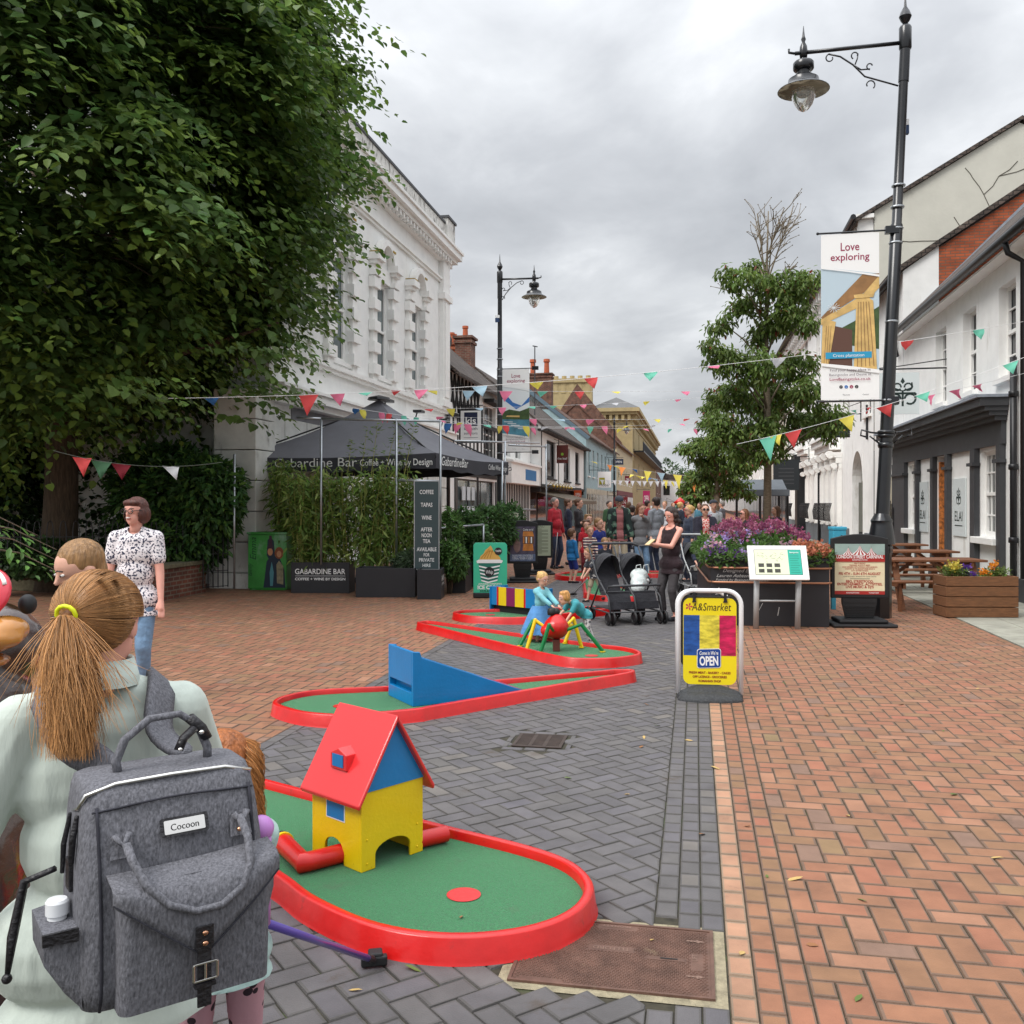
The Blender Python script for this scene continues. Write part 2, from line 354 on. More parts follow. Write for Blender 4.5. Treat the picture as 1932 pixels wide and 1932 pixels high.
sheet('far_paving', [S(31, -9), S(31, -2.84), S(260, -2.84), S(260, -9)], -.002, M('far_red_paving', rgb(150, 98, 76), rough=.9, nscale=2, namt=.25))
sheet('far_paving', [S(31, .36), S(31, 6), S(260, 6), S(260, .36)], -.002, MATS['far_red_paving'])
sheet('far_road', [S(31, -2.84), S(31, .36), S(260, .36), S(260, -2.84)], -.002, M('far_grey_paving', rgb(112, 108, 106), rough=.9, nscale=2, namt=.2))
W = .0875
RV, RF, RM_, RC = [], [], [], []
def clip(poly, a, b, c):          # keep a*u+b*v<=c
 o = []
 for i, p in enumerate(poly):
  q = poly[(i + 1) % len(poly)]; dp = a * p[0] + b * p[1] - c; dq = a * q[0] + b * q[1] - c
  if dp <= 0: o.append(p)
  if dp * dq < 0: t = dp / (dp - dq); o.append((p[0] + (q[0] - p[0]) * t, p[1] + (q[1] - p[1]) * t))
 return o
HOLES = [(3.05, 3.62, -.655, .11), (6.0, 6.5, -1.25, -.80)]
def paver(poly, tone, holes=True):
 n = len(poly)
 if n < 3: return
 cu = sum(p[0] for p in poly) / n; cv_ = sum(p[1] for p in poly) / n
 if holes:
  for (a, b, c, d) in HOLES:
   if a < cu < b and c < cv_ < d: return
 r = random.random(); r2 = random.gauss(0, 1)
 if tone == 'r':
  k = .82 + .3 * r; k = .46 + .46 * k; c1 = (.305 * k * (1 + .06 * r2), .140 * k * (1 - .03 * r2), .074 * k); c0 = (.185 * k, .112 * k, .074 * k)
  if random.random() < .05: c1 = (.22, .13, .09)
  if random.random() < .05: c1 = (.34, .165, .095)
 elif tone == 'o':
  k = .85 + .3 * r; c1 = (.38 * k, .205 * k, .125 * k); c0 = (.26 * k, .18 * k, .12 * k)
 else:
  k = .86 + .16 * r; c1 = (.118 * k, .110 * k, .112 * k * (1 + .03 * r2)); c0 = (.095 * k, .088 * k, .084 * k)
  if random.random() < .06: c1 = (.15, .135, .122)
 base = len(RV); tz = random.gauss(0, .0006); tu, tv = random.gauss(0, .006), random.gauss(0, .006)
 mnx = min(math.hypot(p[0] - cu, p[1] - cv_) for p in poly)
 for ins, z in ((.0022, -.0075), (.0055, -.0004), (.013, 0)):
  for p in poly:
   du, dv = cu - p[0], cv_ - p[1]; d = math.hypot(du, dv) or 1; t = min(ins * 1.45 / d, .6)
   q = S(p[0] + du * t, p[1] + dv * t); RV.append((q.x, q.y, z + (0 if z < -.005 else tz + (p[0] - cu) * tu * .5 + (p[1] - cv_) * tv * .5)))
 for k_ in range(2):
  for i in range(n):
   RF.append((base + k_ * n + i, base + k_ * n + (i + 1) % n, base + (k_ + 1) * n + (i + 1) % n, base + (k_ + 1) * n + i)); RC.append((c0, 4))
 RF.append(tuple(base + 2 * n + i for i in range(n))); RC.append((c1, n))
def zone(u0, u1, v0, v1, tone, diag, W=.108):
 """2:1 herringbone cut to the strip"""
 ca, sa = (math.cos(math.pi / 4), math.sin(math.pi / 4)) if diag else (1, 0)
 R_ = int(max(u1 - u0, v1 - v0) * 1.5 / W) + 4; oc, orr = (u0 + u1) / 2, (v0 + v1) / 2
 for i in range(-R_, R_):
  for j in range(-R_, R_):
   k = (i - j) % 4
   if k == 0: w, h = 2, 1
   elif k == 3: w, h = 1, 2
   else: continue
   x, y = (i + w / 2) * W, (j + h / 2) * W
   u, v = oc + x * ca - y * sa, orr + x * sa + y * ca
   if u < u0 - .15 or u > u1 + .15 or v < v0 - .15 or v > v1 + .15: continue
   p_ = S(u, v)
   if p_.y < 1.2 or abs(p_.x) > p_.y * .66 + 1.4: continue
   poly = []
   for a, b in ((0, 0), (w, 0), (w, h), (0, h)):
    X, Y = (i + a) * W, (j + b) * W; poly.append((oc + X * ca - Y * sa, orr + X * sa + Y * ca))
   if u < u0 + .15 or u > u1 - .15 or v < v0 + .15 or v > v1 - .15:
    for A in ((-1, 0, -u0), (1, 0, u1), (0, -1, -v0), (0, 1, v1)):
     poly = clip(poly, *A)
     if len(poly) < 3: break
    if len(poly) >= 3:
     ar = abs(sum(poly[q][0] * poly[(q + 1) % len(poly)][1] - poly[(q + 1) % len(poly)][0] * poly[q][1] for q in range(len(poly)))) / 2
     if ar < .0012: continue
   paver(poly, tone)
def course(v0, v1, u0, u1, tone, ln=2 * W, jog=0):
 u = u0 + jog
 while u < u1:
  p_ = S(u, (v0 + v1) / 2)
  if p_.y > 1.2: paver([(u, v0), (u + ln, v0), (u + ln, v1), (u, v1)], tone)
  u += ln
zone(1.5, 31, -2.755, -.1525, 'g', True, .098)
for k in range(3): course(-.1525 + k * W, -.1525 + (k + 1) * W, 1.5, 31, 'g', ln=W * 1.55, jog=random.random() * .1)
for k in range(3): course(.11 + k * W, .11 + (k + 1) * W, 1.5, 31, 'o' if k < 1 else 'r', ln=W * 1.6, jog=random.random() * .1)
course(-2.84, -2.755, 1.5, 31, 'g')
zone(1.5, 31, .3725, 3.57, 'r', False)
zone(3, 31, -8.6, -2.84, 'r', False); zone(8, 21, -14, -8.6, 'r', False)
for (a, b) in ((6.0, 6.062), (6.438, 6.5)):
 v = -1.25
 while v < -.81: paver([(a, v), (b, v), (b, v + .149), (a, v + .149)], 'g', False); v += .15
for (c, d) in ((-1.25, -1.215), (-.835, -.80)):
 u = 6.065
 while u < 6.43: paver([(u, c), (u + .12, c), (u + .12, d), (u, d)], 'g', False); u += .1245
me = bpy.data.meshes.new('paving'); me.from_pydata(RV, [], RF); ca_ = me.color_attributes.new('Col', 'FLOAT_COLOR', 'CORNER')
arr = np.concatenate([np.tile(np.array((*c, 1), dtype=np.float32), (n, 1)) for c, n in RC]); ca_.data.foreach_set('color', arr.ravel()); me.materials.append(m_pav)
tagit(link('paving', me), kind='structure')
del RV, RF, RC, arr
# flagstones beside the right-hand houses
m_flag = M('flagstone', (0, 0, 0, 1), rough=.85, attr=True, nscale=4, namt=.25, bump=.3, bscale=60, dirt=(rgb(80, 84, 60), 3, .6, 1))
mb = MB(); u = 5.0
while u < 60:
 ln = random.choice((.6, .75, .9)); v = 3.58
 for wv in (.55, .6, .45):
  k = .85 + .25 * random.random(); c = (.33 * k, .325 * k, .27 * k, 1)
  if v + wv < 5.25: mb.prism([S(u + .005, v + .005, -.006), S(u + .005, v + wv - .005, -.006), S(u + ln - .005, v + wv - .005, -.006), S(u + ln - .005, v + .005, -.006)], (0, 0, .012), 0, c)
  v += wv
 u += ln
ob('pavement', mb, m_flag, kind='structure')
# ---- iron covers
m_iron = M('rusty_iron', rgb(112, 84, 72), rough=.6, metal=.35, nscale=9, namt=.4, bump=.2, bscale=200, dirt=(rgb(150, 130, 105), 5, .6, 1))
m_irond = M('dark_iron', rgb(70, 58, 52), rough=.65, metal=.3, nscale=12, namt=.3)
sheet('cover_bedding', [S(3.05, -.655), S(3.05, .105), S(3.62, .105), S(3.62, -.655)], -.0035, m_con)
mc = thing('manhole_cover', 'rusty studded rectangular iron cover set in concrete beside the red paving', 'manhole cover', S(3.1, -.61, 0), -ANG)
# local x = v, y = u
mb = MB(); mb.bb(0, .665, 0, .475, -.003, .001)
for a, b, c, d in ((-.01, .675, -.01, .002), (-.01, .675, .473, .485), (-.01, .002, .002, .473), (.663, .675, .002, .473)): mb.bb(a, b, c, d, -.003, .005)
clear = [(.23, .40, .25, .30), (.44, .58, .22, .25), (.02, .17, .0, .03), (.25, .40, .43, .475), (.595, .64, .17, .30)]
y = .012; r_ = 0
while y < .468:
 x = .012 + (.0065 if r_ % 2 else 0)
 while x < .655:
  if not any(a < x < b and c < y < d for a, b, c, d in clear): mb.lathe([(.0052, .0008), (.0036, .0042), (.0001, .0045)], (x, y, 0), 6)
  x += .013
 y += .0112; r_ += 1
ob('plate', mb, m_iron, mc)
mb = MB()
for a, b, c, d in clear[:2]: mb.bb(a + .004, b - .004, c + .003, d - .003, .0005, .003)
pn = Panel(mb, (0, 0, .003), (1, 0, 0), (0, 1, 0), off=.0012)
pn.text('TELFORD', .315, .285, .022, 1, 0, rot=math.pi); pn.text('PROPERTY', .32, .462, .016, 1, 0, rot=math.pi); pn.text('LIFT', .618, .26, .018, 1, 0, rot=math.pi / 2)
pn.poly([(.58, .12), (.615, .12), (.615, .112), (.645, .125), (.615, .138), (.615, .13), (.58, .13)], 1, 0); pn.poly([(.58, .38), (.615, .38), (.615, .372), (.645, .385), (.615, .398), (.615, .39), (.58, .39)], 1, 0)
pn.rect(.49, .233, .55, .241, 2, 0)
ob('cast_lettering', mb, [m_iron, M('iron_letters', rgb(140, 112, 98), rough=.5, metal=.4), M('black_hole', rgb(12, 11, 10))], mc)
gc = G(1000, 1392); gu, gv = 6.25, -1.025
dg = thing('drain_grate', 'slotted iron drain grate let into the grey paving', 'drain', S(gu, gv, 0), -ANG)
mb = MB(); w, h = .145, .15
for a, b, c, d in ((-w - .02, w + .02, -h - .02, -h), (-w - .02, w + .02, h, h + .02), (-w - .02, -w, -h, h), (w, w + .02, -h, h)): mb.bb(a, b, c, d, -.003, .004)
ob('frame', mb, m_irond, dg)
mb = MB()
for x in (-.048, .048): mb.bb(x - .012, x + .012, -h, h, -.003, .003)
for k in range(10): y = -h + (k + .5) * 2 * h / 10; mb.bb(-w, w, y - .009, y + .009, -.003, .0025)
ob('bars', mb, m_irond, dg)
mb = MB(); mb.bb(-w, w, -h, h, -.0062, -.0058); ob('shaft', mb, MATS['black_hole'], dg)
# ================================================================ BUILDINGS
m_white = M('white_paint', rgb(241, 241, 238), rough=.7, nscale=2.5, namt=.07, dirt=(rgb(196, 192, 182), 2.2, .60, .22), bump=.15, bscale=30)
m_whitec = M('white_trim', rgb(243, 242, 238), rough=.6, nscale=5, namt=.05)
m_stain = M('stained_white', rgb(218, 216, 210), rough=.8, nscale=4, namt=.15, dirt=(rgb(72, 66, 58), 4.5, .52, .5))
m_lead = M('lead', rgb(150, 158, 168), rough=.6, nscale=8, namt=.2, metal=.2)
m_glass = M('window_glass', rgb(38, 44, 48), rough=.06, spec=.8, nscale=.7, namt=.5)
m_glassb = M('pale_window_glass', rgb(104, 116, 118), rough=.08, spec=.8, nscale=.6, namt=.5)
m_black = M('black_paint', rgb(28, 28, 31), rough=.4, nscale=6, namt=.2)
m_char = M('charcoal_paint', rgb(62, 63, 66), rough=.55, nscale=4, namt=.15)
m_tile = brickM('brown_tiles', rgb(98, 86, 78), rgb(74, 64, 58), rgb(40, 35, 32), .17, .11, .012, bump=1.0, dist=.5)
m_tiler = brickM('red_brown_tiles', rgb(120, 84, 66), rgb(92, 68, 56), rgb(48, 36, 30), .17, .11, .012, bump=1.0, dist=.5)
m_brick = brickM('red_brick', rgb(176, 88, 52), rgb(150, 74, 44), rgb(110, 88, 72), .225, .075, .010, dist=.3)
m_brickd = brickM('dark_brick', rgb(118, 66, 50), rgb(92, 54, 44), rgb(120, 106, 92), .225, .075, .012, dist=.5)
m_pot = M('chimney_pot', rgb(178, 92, 58), rough=.8, nscale=6, namt=.2)
m_beam = M('black_timber', rgb(36, 33, 32), rough=.7, nscale=6, namt=.3)
class Bld:
 """Local frame: x along the street, side*depth across it, z up; depth d grows into the house."""
 def __init__(s, name, label, u0, u1, v, side, cat='building', group=None):
  s.side = side; s.L = u1 - u0; s.o = thing(name, label, cat, S(u0, v), math.pi / 2 - ANG, group); s.u0 = u0; s.v = v
 def p(s, x, d, z): return Vector((x, s.side * d, z))
 def bb(s, mb, x0, x1, d0, d1, z0, z1, m=0): mb.bb(x0, x1, s.side * d0, s.side * d1, z0, z1, m)
 def wall(s, mb, z0, z1, holes=(), x0=0, x1=None, d=0, rev=.16, m=0):
  x1 = s.L if x1 is None else x1
  xs = sorted({x0, x1, *[min(max(h[i], x0), x1) for h in holes for i in (0, 1)]}); zs = sorted({z0, z1, *[min(max(h[i], z0), z1) for h in holes for i in (2, 3)]})
  for a, b in zip(xs, xs[1:]):
   for c, e in zip(zs, zs[1:]):
    mx, mz = (a + b) / 2, (c + e) / 2
    if any(h[0] < mx < h[1] and h[2] < mz < h[3] for h in holes): continue
    mb.quad(s.p(a, d, c), s.p(b, d, c), s.p(b, d, e), s.p(a, d, e), m)
  for h in holes:
   a, b, c, e = h[:4]
   for q in (((a, c), (a, e)), ((b, c), (b, e)), ((a, c), (b, c)), ((a, e), (b, e))):
    (x_, z_), (x2, z2) = q; mb.quad(s.p(x_, d, z_), s.p(x2, d, z2), s.p(x2, d + rev, z2), s.p(x_, d + rev, z_), m)
 def window(s, h, mat=None, nx=2, nz=2, sash=True, sill=True, d=.1, bw=.05, glass=None, name='window', arch=False):
  a, b, c, e = h[:4]; mb = MB(); f = bw
  for q in ((a, a + f, c, e), (b - f, b, c, e), (a + f, b - f, c, c + f * 1.3), (a + f, b - f, e - f, e)): s.bb(mb, q[0], q[1], d, d + .05, q[2], q[3])
  if sash: zc_ = (c + e) / 2; s.bb(mb, a + f, b - f, d - .01, d + .05, zc_ - .03, zc_ + .03)
  for k in range(1, nx): x = a + (b - a) * k / nx; s.bb(mb, x - .013, x + .013, d + .01, d + .04, c + f, e - f)
  for k in range(1, nz):
   z = c + (e - c) * k / nz
   if not (sash and nz % 2 == 0 and k == nz // 2): s.bb(mb, a + f, b - f, d + .011, d + .04, z - .013, z + .013)
  if sill: s.bb(mb, a - .08, b + .08, -.09, d - .002, c - .09, c - .002)
  w = ob(name, mb, mat or m_whitec, s.o)
  g = MB(); s.bb(g, a + .01, b - .01, d + .06, d + .07, c + .01, e - .01); ob('pane', g, glass or m_glass, w); return w
 def gable(s, mb, x, he, hr, dep, m=0, base=0, skew=.5):
  mb.add([s.p(x, 0, base), s.p(x, dep, base), s.p(x, dep, he), s.p(x, dep * skew, hr), s.p(x, 0, he)], [(0, 1, 2, 3, 4)], m)
 def roof(s, he, hr, dep, mat, over=.3, x0=-.15, x1=None, skew=.5, name='roof', t=.12, parent=None):
  x1 = s.L + .15 if x1 is None else x1; mb = MB(); sl = (hr - he) / (dep * skew)
  A, B_ = s.p(x0, -over, he - over * sl), s.p(x0, dep * skew, hr); mb.prism([A, B_, B_ + Vector((0, 0, t)), A + Vector((0, 0, t))], (x1 - x0, 0, 0))
  C_ = s.p(x0, dep + over, he - over * sl); mb.prism([B_, C_, C_ + Vector((0, 0, t)), B_ + Vector((0, 0, t))], (x1 - x0, 0, 0))
  return ob(name, mb, mat, parent or s.o)
 def chimney(s, x, d, z0, z1, w=.9, t=.6, pots=2, mat=None, parent=None, potr=.13, poth=.5):
  mb = MB(); s.bb(mb, x - w / 2, x + w / 2, d - t / 2, d + t / 2, z0, z1); s.bb(mb, x - w / 2 - .06, x + w / 2 + .06, d - t / 2 - .06, d + t / 2 + .06, z1 - .22, z1 - .1); s.bb(mb, x - w / 2 - .1, x + w / 2 + .1, d - t / 2 - .1, d + t / 2 + .1, z1, z1 + .1)
  c = ob('chimney', mb, mat or m_brick, parent or s.o)
  for k in range(pots):
   q = MB(); xx = x + (k - (pots - 1) / 2) * (w / max(pots, 1)) * .9; q.lathe([(potr, 0), (potr * .85, poth * .75), (potr * 1.1, poth * .8), (potr * 1.05, poth), (potr * .7, poth)], s.p(xx, d, z1 + .1), 12); ob('chimney_pot', q, m_pot, c)
  return c
LV, RVV = -8.24, 5.2
# ---------------------------------------------------------------- white bank-like building on the left
u1 = UY(31.5, LV); b1 = Bld('corner_building', 'big white stuccoed building with arched window hoods and heavy cornice behind the lime tree', upx(508, LV), u1, LV, 1)
L1 = b1.L; holes = []; wins = []
for k, px in enumerate((783, 720, 640)):
 x = upx(px, LV) - b1.u0; wins.append(x)
wins += [x for x in (wins[2] - 2.95, wins[2] - 5.9) if x > .9]
for x in wins: holes.append((x - .55, x + .55, 4.95, 7.5))
gh = [(x - .6, x + .6, 1.0, 3.1) for x in wins]
mb = MB(); b1.wall(mb, 0, 10.9, holes + gh); mb.quad(b1.p(L1, 0, 0), b1.p(L1, 10, 0), b1.p(L1, 10, 10.9), b1.p(L1, 0, 10.9)); mb.quad(b1.p(0, 0, 0), b1.p(0, 10, 0), b1.p(0, 10, 10.9), b1.p(0, 0, 10.9))
mb.quad(b1.p(0, 0, 10.6), b1.p(L1, 0, 10.6), b1.p(L1, 10, 10.6), b1.p(0, 10, 10.6))
ob('wall', mb, m_white, b1.o)
mb = MB()
for z0, z1, d in ((9.55, 9.7, -.16), (9.7, 9.82, -.32), (9.82, 10.02, -.46), (10.02, 10.1, -.52), (8.86, 8.94, -.07), (8.94, 9.0, -.12)): b1.bb(mb, -.3, L1 + .3 + abs(d) * .6, d, -.002, z0, z1)
for z0, z1, d in ((4.6, 4.68, -.1), (4.68, 4.78, -.16), (3.6, 3.72, -.25), (3.72, 3.9, -.4), (3.9, 3.96, -.46)): b1.bb(mb, -.3, L1 + .1, d, -.002, z0, z1)
n = int(L1 / .32)
for k in range(n): b1.bb(mb, .1 + k * .32, .22 + k * .32, -.30, -.17, 9.56, 9.69)
ob('cornice', mb, m_whitec, b1.o)
mb = MB(); b1.bb(mb, -.2, L1 + .1, -.2, .25, 10.105, 10.75); b1.bb(mb, L1 - .75, L1 + .2, -.3, .4, 10.102, 10.95); ob('parapet', mb, m_stain, b1.o)
mb = MB(); b1.bb(mb, -.2, L1 - .76, -.24, .29, 10.753, 10.82); b1.bb(mb, L1 - .8, L1 + .25, -.35, .45, 10.953, 11.03); ob('coping', mb, m_char, b1.o)
mb = MB(); b1.bb(mb, L1 - .75, L1 + .05, -.16, -.003, 4.8, 9.54); b1.bb(mb, L1 - .85, L1 + .12, -.24, -.005, 8.3, 8.5); b1.bb(mb, L1 - .62, L1 - .08, -.2, -.161, 5.1, 8.2)
b1.bb(mb, L1 - .85, L1 + .12, -.22, -.005, 4.79, 5.0); ob('pilaster', mb, m_whitec, b1.o)
for x, h in zip(wins, holes):
 w = b1.window(h, nx=1, nz=2, bw=.09, d=.08, glass=m_glassb)
 mb = MB()
 for sx in (-1, 1):
  xc = x + sx * .78
  b1.bb(mb, xc - .16, xc + .16, -.10, -.003, 4.79, 7.5)
  for q in range(5):
   z = 4.95 + q * .56; b1.bb(mb, xc - .25, xc + .25, -.17, -.004, z, z + .27)
  b1.bb(mb, xc - .22, xc + .22, -.2, -.003, 7.5, 7.62); b1.bb(mb, xc - .16, xc + .16, -.12, -.003, 7.62, 8.05)
 prev = None
 for t in range(13):
  a = math.pi * t / 12; c = (x - .5 * math.cos(a), 7.95 + .52 * math.sin(a))
  if prev: mb.prism([b1.p(prev[0], -.22, prev[1]), b1.p(c[0], -.22, c[1]), b1.p(c[0] + (c[0] - x) * .3, -.22, c[1] + .14 * math.sin(a) + .02), b1.p(prev[0] + (prev[0] - x) * .3, -.22, prev[1] + .14 * pa + .02)], b1.p(0, .21, 0))
  prev = c; pa = math.sin(a)
 for sx in (-1, 1): b1.bb(mb, x + sx * .5, x + sx * 1.02, -.3, -.003, 7.9, 8.08); b1.bb(mb, x + sx * .56, x + sx * .98, -.22, -.003, 7.8, 7.9)
 b1.bb(mb, x - .6, x + .6, -.06, -.003, 7.52, 7.9)
 ob('window_hood', mb, m_whitec, w)
 mb = MB(); b1.bb(mb, x + .3, x + .52, -.24, -.01, 8.39, 8.44); b1.bb(mb, x - .98, x - .62, -.29, -.01, 8.083, 8.12); ob('lichen_patch', mb, M('lichen', rgb(168, 140, 62), rough=1, nscale=8, namt=.4), w)
for x, h in zip(wins, gh): b1.window(h, nx=2, nz=2, name='shop_window')
mb = MB()
for k in range(5):
 z = .25 + k * .62
 for a in range(int(L1 / 1.1) + 1):
  x0 = a * 1.1 + (.55 if k % 2 else 0) - .5; x0_, x1_ = max(x0 + .015, 0), min(x0 + 1.085, L1)
  if x1_ - x0_ < .1 or any(g[0] - .05 < x1_ and g[1] + .05 > x0_ and z < 3.15 for g in gh): continue
  b1.bb(mb, x0_, x1_, -.06, -.002, z + .015, z + .605)
b1.bb(mb, -.05, L1 + .02, -.1, -.001, 0, .24)
ob('rusticated_stone', mb, M('rusticated_stone', rgb(212, 212, 206), rough=.8, nscale=3, namt=.15, dirt=(rgb(130, 126, 116), 2.5, .6, .4)), b1.o, bevel=.015)
# near corner pier with gate
mb = MB()
for k in range(6): b1.bb(mb, -.9, -.08, -.16, .7, .3 + k * .58, .3 + k * .58 + .565)
b1.bb(mb, -.98, -.07, -.22, .75, 0, .29); ob('corner_pier', mb, MATS['rusticated_stone'], b1.o, bevel=.015)
mb = MB(); b1.bb(mb, 1, L1 - .05, -.03, -.002, 3.1, 3.59); ob('fascia', mb, M('grey_fascia', rgb(118, 118, 122), rough=.7), b1.o)
for px in (1.8, 4.6, 7.4):
 mb = MB(); x = L1 - px; mb.tube([b1.p(x, -.35, 3.98), b1.p(x, -.42, 4.2)], .02); b1.bb(mb, x - .18, x + .18, -.6, -.35, 4.2, 4.27); ob('floodlight', mb, m_black, b1.o)
mb = MB(); mb.tube([b1.p(L1 + .22, -.05, 0), b1.p(L1 + .22, -.05, 6.9)], .06); mb.lathe([(.06, 6.85), (.13, 7.0), (.14, 7.15), (.07, 7.3), (.03, 7.35)], b1.p(L1 + .22, -.05, 0), 12); ob('downpipe', mb, m_black, b1.o, smooth=True)
mb = MB(); mb.tube([b1.p(L1 + .3, .3, 10.6), b1.p(L1 + .55, .2, 10.55), b1.p(L1 + .55, .2, 10.75)], .02); mb.bb(L1 + .49, L1 + .61, .1 + .04, .1 + .16, 10.72, 10.95); ob('security_camera', mb, m_black, b1.o)
# ---------------------------------------------------------------- timber-framed solicitors' house
def studs(b, mb, xs, z0, z1, w=.13, d=-.03):
 for x in xs: b.bb(mb, x - w / 2, x + w / 2, d, -.002, z0, z1)
ua = u1 + .35; ub = upx(944, LV)
b2 = Bld('timber_framed_building', 'black and white timber framed building with steep brown tiled roof beside the white corner building', ua, ub, LV + .0, 1)
gx = [(b2.L - 3.3, b2.L - 1.0, 3.2, 5.6)]; sw = [(1.3, b2.L - 1.2, .5, 2.5)]
mb = MB(); b2.wall(mb, 0, 6.3, gx + sw); b2.gable(mb, 0, 6.3, 8.9, 6); b2.gable(mb, b2.L, 6.3, 8.9, 6); ob('wall', mb, m_white, b2.o)
b2.roof(6.3, 8.9, 6, m_tile, .45)
mb = MB(); studs(b2, mb, [.1 + k * .62 for k in range(int(b2.L / .62) + 1)], 2.7, 4.6); studs(b2, mb, [.1, b2.L * .5, b2.L - .1], 0, 6.2, .2, -.04)
for z in (2.6, 4.6, 6.15): b2.bb(mb, 0, b2.L, -.05, -.001, z, z + .16)
for k in range(8):
 for a, c in ((0, .55), (.55, 0)):
  x = .3 + k * .55
  if x + .55 < b2.L - 3.4: mb.bar(b2.p(x + a, -.02, 4.8), b2.p(x + c, -.02, 6.1), .09, .05)
ob('timber_frame', mb, m_beam, b2.o); b2.window(gx[0], nx=3, nz=4); 
mb = MB(); b2.bb(mb, gx[0][0] - .1, gx[0][1] + .1, -.45, -.05, 3.05, 3.2); b2.bb(mb, gx[0][0] - .1, gx[0][1] + .1, -.45, -.05, 5.6, 5.75); ob('bay_frame', mb, m_beam, b2.o)
sw_ = b2.window(sw[0], nx=3, nz=1, sash=False, mat=m_black, glass=m_glassb, name='shop_window')
mb = MB()
for k in range(3):
 for j in range(2): x = sw[0][0] + 1.0 + k * .75; b2.bb(mb, x, x + .5, .06, .08, 1.0 + j * .72, 1.5 + j * .72)
ob('window_cards', mb, M('pale_paper', rgb(205, 212, 215)), sw_)
mb = MB(); b2.bb(mb, .9, 1.25, -.04, 0, 0, 2.5); b2.bb(mb, b2.L - 1.1, b2.L - .8, -.04, 0, 0, 2.5); ob('shop_post', mb, m_black, b2.o)
b2.chimney(b2.L + 1.0, 1.8, 6.5, 8.9, .9, .7, 1, mat=m_brickd)
# dormer
mb = MB(); mb.prism([b2.p(3.2, 1.2, 7.2), b2.p(4.6, 1.2, 7.2), b2.p(3.9, 1.2, 8.35)], b2.p(0, 2.0, 0)); ob('dormer', mb, m_tile, b2.o)
# ---------------------------------------------------------------- low shop with blue sign
uc = ub + .05; ud = upx(1000, LV)
b3 = Bld('striped_shopfront_building', 'narrow black and white striped shop under a blue sign beyond the timber framed building', uc, ud, LV, 1)
mb = MB(); hw = [(.8, 2.2, 3.7, 5.2), (3.3, 4.7, 3.7, 5.2)]; b3.wall(mb, 0, 5.8, hw); b3.gable(mb, 0, 5.8, 8.2, 6); b3.gable(mb, b3.L, 5.8, 8.2, 6); ob('wall', mb, m_white, b3.o); b3.roof(5.8, 8.2, 6, m_tile, .4)
for h in hw: b3.window(h, nx=2, nz=2)
mb = MB(); studs(b3, mb, [.2 + k * .42 for k in range(int(b3.L / .42))], 0, 2.5, .15); b3.bb(mb, 0, b3.L, -.06, -.001, 5.6, 5.78); studs(b3, mb, [.2 + k * .55 for k in range(int(b3.L / .55))], 5.2, 5.6); ob('timber_frame', mb, m_beam, b3.o)
mb = MB(); b3.bb(mb, -.1, b3.L, -.5, -.002, 2.5, 3.4); b3.bb(mb, -.15, b3.L + .05, -.6, -.003, 3.4, 3.5); s_ = ob('sign_board', mb, m_whitec, b3.o)
mb = MB(); b3.bb(mb, b3.L * .45, b3.L * .85, -.515, -.5, 2.7, 3.2); ob('blue_panel', mb, M('sign_blue', rgb(30, 110, 165)), s_)
b3.chimney(2.6, 2.8, 7, 8.9, .9, .6, 2)
# ---------------------------------------------------------------- jettied white timber building with brown awning
ue = ud + .1; uf = upx(1103, LV + .6)
b4 = Bld('jettied_building', 'white jettied upper floor with black windows over a brown awning', ue, uf, LV + .55, 1)
L4 = b4.L; wn = [(L4 * .10, L4 * .27, 2.95, 5.0), (L4 * .45, L4 * .60, 2.95, 5.0), (L4 * .74, L4 * .86, 2.95, 5.0)]
mb = MB(); b4.wall(mb, 2.5, 5.6, wn); b4.gable(mb, 0, 5.6, 8.6, 7, base=2.5); b4.gable(mb, L4, 5.6, 8.6, 7, base=2.5); mb.quad(b4.p(0, 0, 2.5), b4.p(L4, 0, 2.5), b4.p(L4, 3, 2.5), b4.p(0, 3, 2.5)); ob('wall', mb, m_white, b4.o)
mb = MB(); b4.bb(mb, .1, L4 - .1, .9, 7, 0, 2.5); ob('shopfront', mb, M('dark_shopfront', rgb(52, 46, 44), rough=.5, nscale=3, namt=.4), b4.o)
mb = MB()
for k in range(5): x = .5 + k * L4 / 5; b4.bb(mb, x, x + L4 / 5 - .6, .88, .9, .5, 2.2)
ob('shop_window', mb, m_glass, b4.o)
b4.roof(5.6, 8.6, 7, m_tile, .45)
for h in wn: b4.window(h, mat=m_beam, nx=2, nz=1, sash=False, bw=.12)
mb = MB(); studs(b4, mb, [.08, L4 * .33, L4 - .08], 2.5, 5.5, .14); b4.bb(mb, 0, L4, -.05, -.001, 2.45, 2.6); b4.bb(mb, 0, L4, -.12, -.001, 5.42, 5.58); b4.bb(mb, -.5, L4 + .1, -.5, .1, 5.28, 5.38)
for x in (.1, L4 - .1): b4.bb(mb, x - .1, x + .1, 0.02, .9, 2.2, 2.44)
ob('timber_frame', mb, m_beam, b4.o)
mb = MB(); mb.prism([b4.p(1.0, .85, 2.35), b4.p(1.0, -1.5, 1.75), b4.p(1.0, -1.5, 1.55), b4.p(1.0, -1.46, 1.55), b4.p(1.0, -1.46, 1.72), b4.p(1.0, .85, 2.3)], (L4 * .62, 0, 0)); aw = ob('awning', mb, M('brown_canvas', rgb(112, 100, 84), rough=.8, nscale=2, namt=.2), b4.o)
mb = MB()
for k in range(7): mb.tube([b4.p(1 + k * 1.2, -.05, 2.35), b4.p(1 + k * 1.2, -.35, 2.7), b4.p(1 + k * 1.2, -.5, 2.55)], .02); mb.ell(b4.p(1 + k * 1.2, -.5, 2.5), .07)
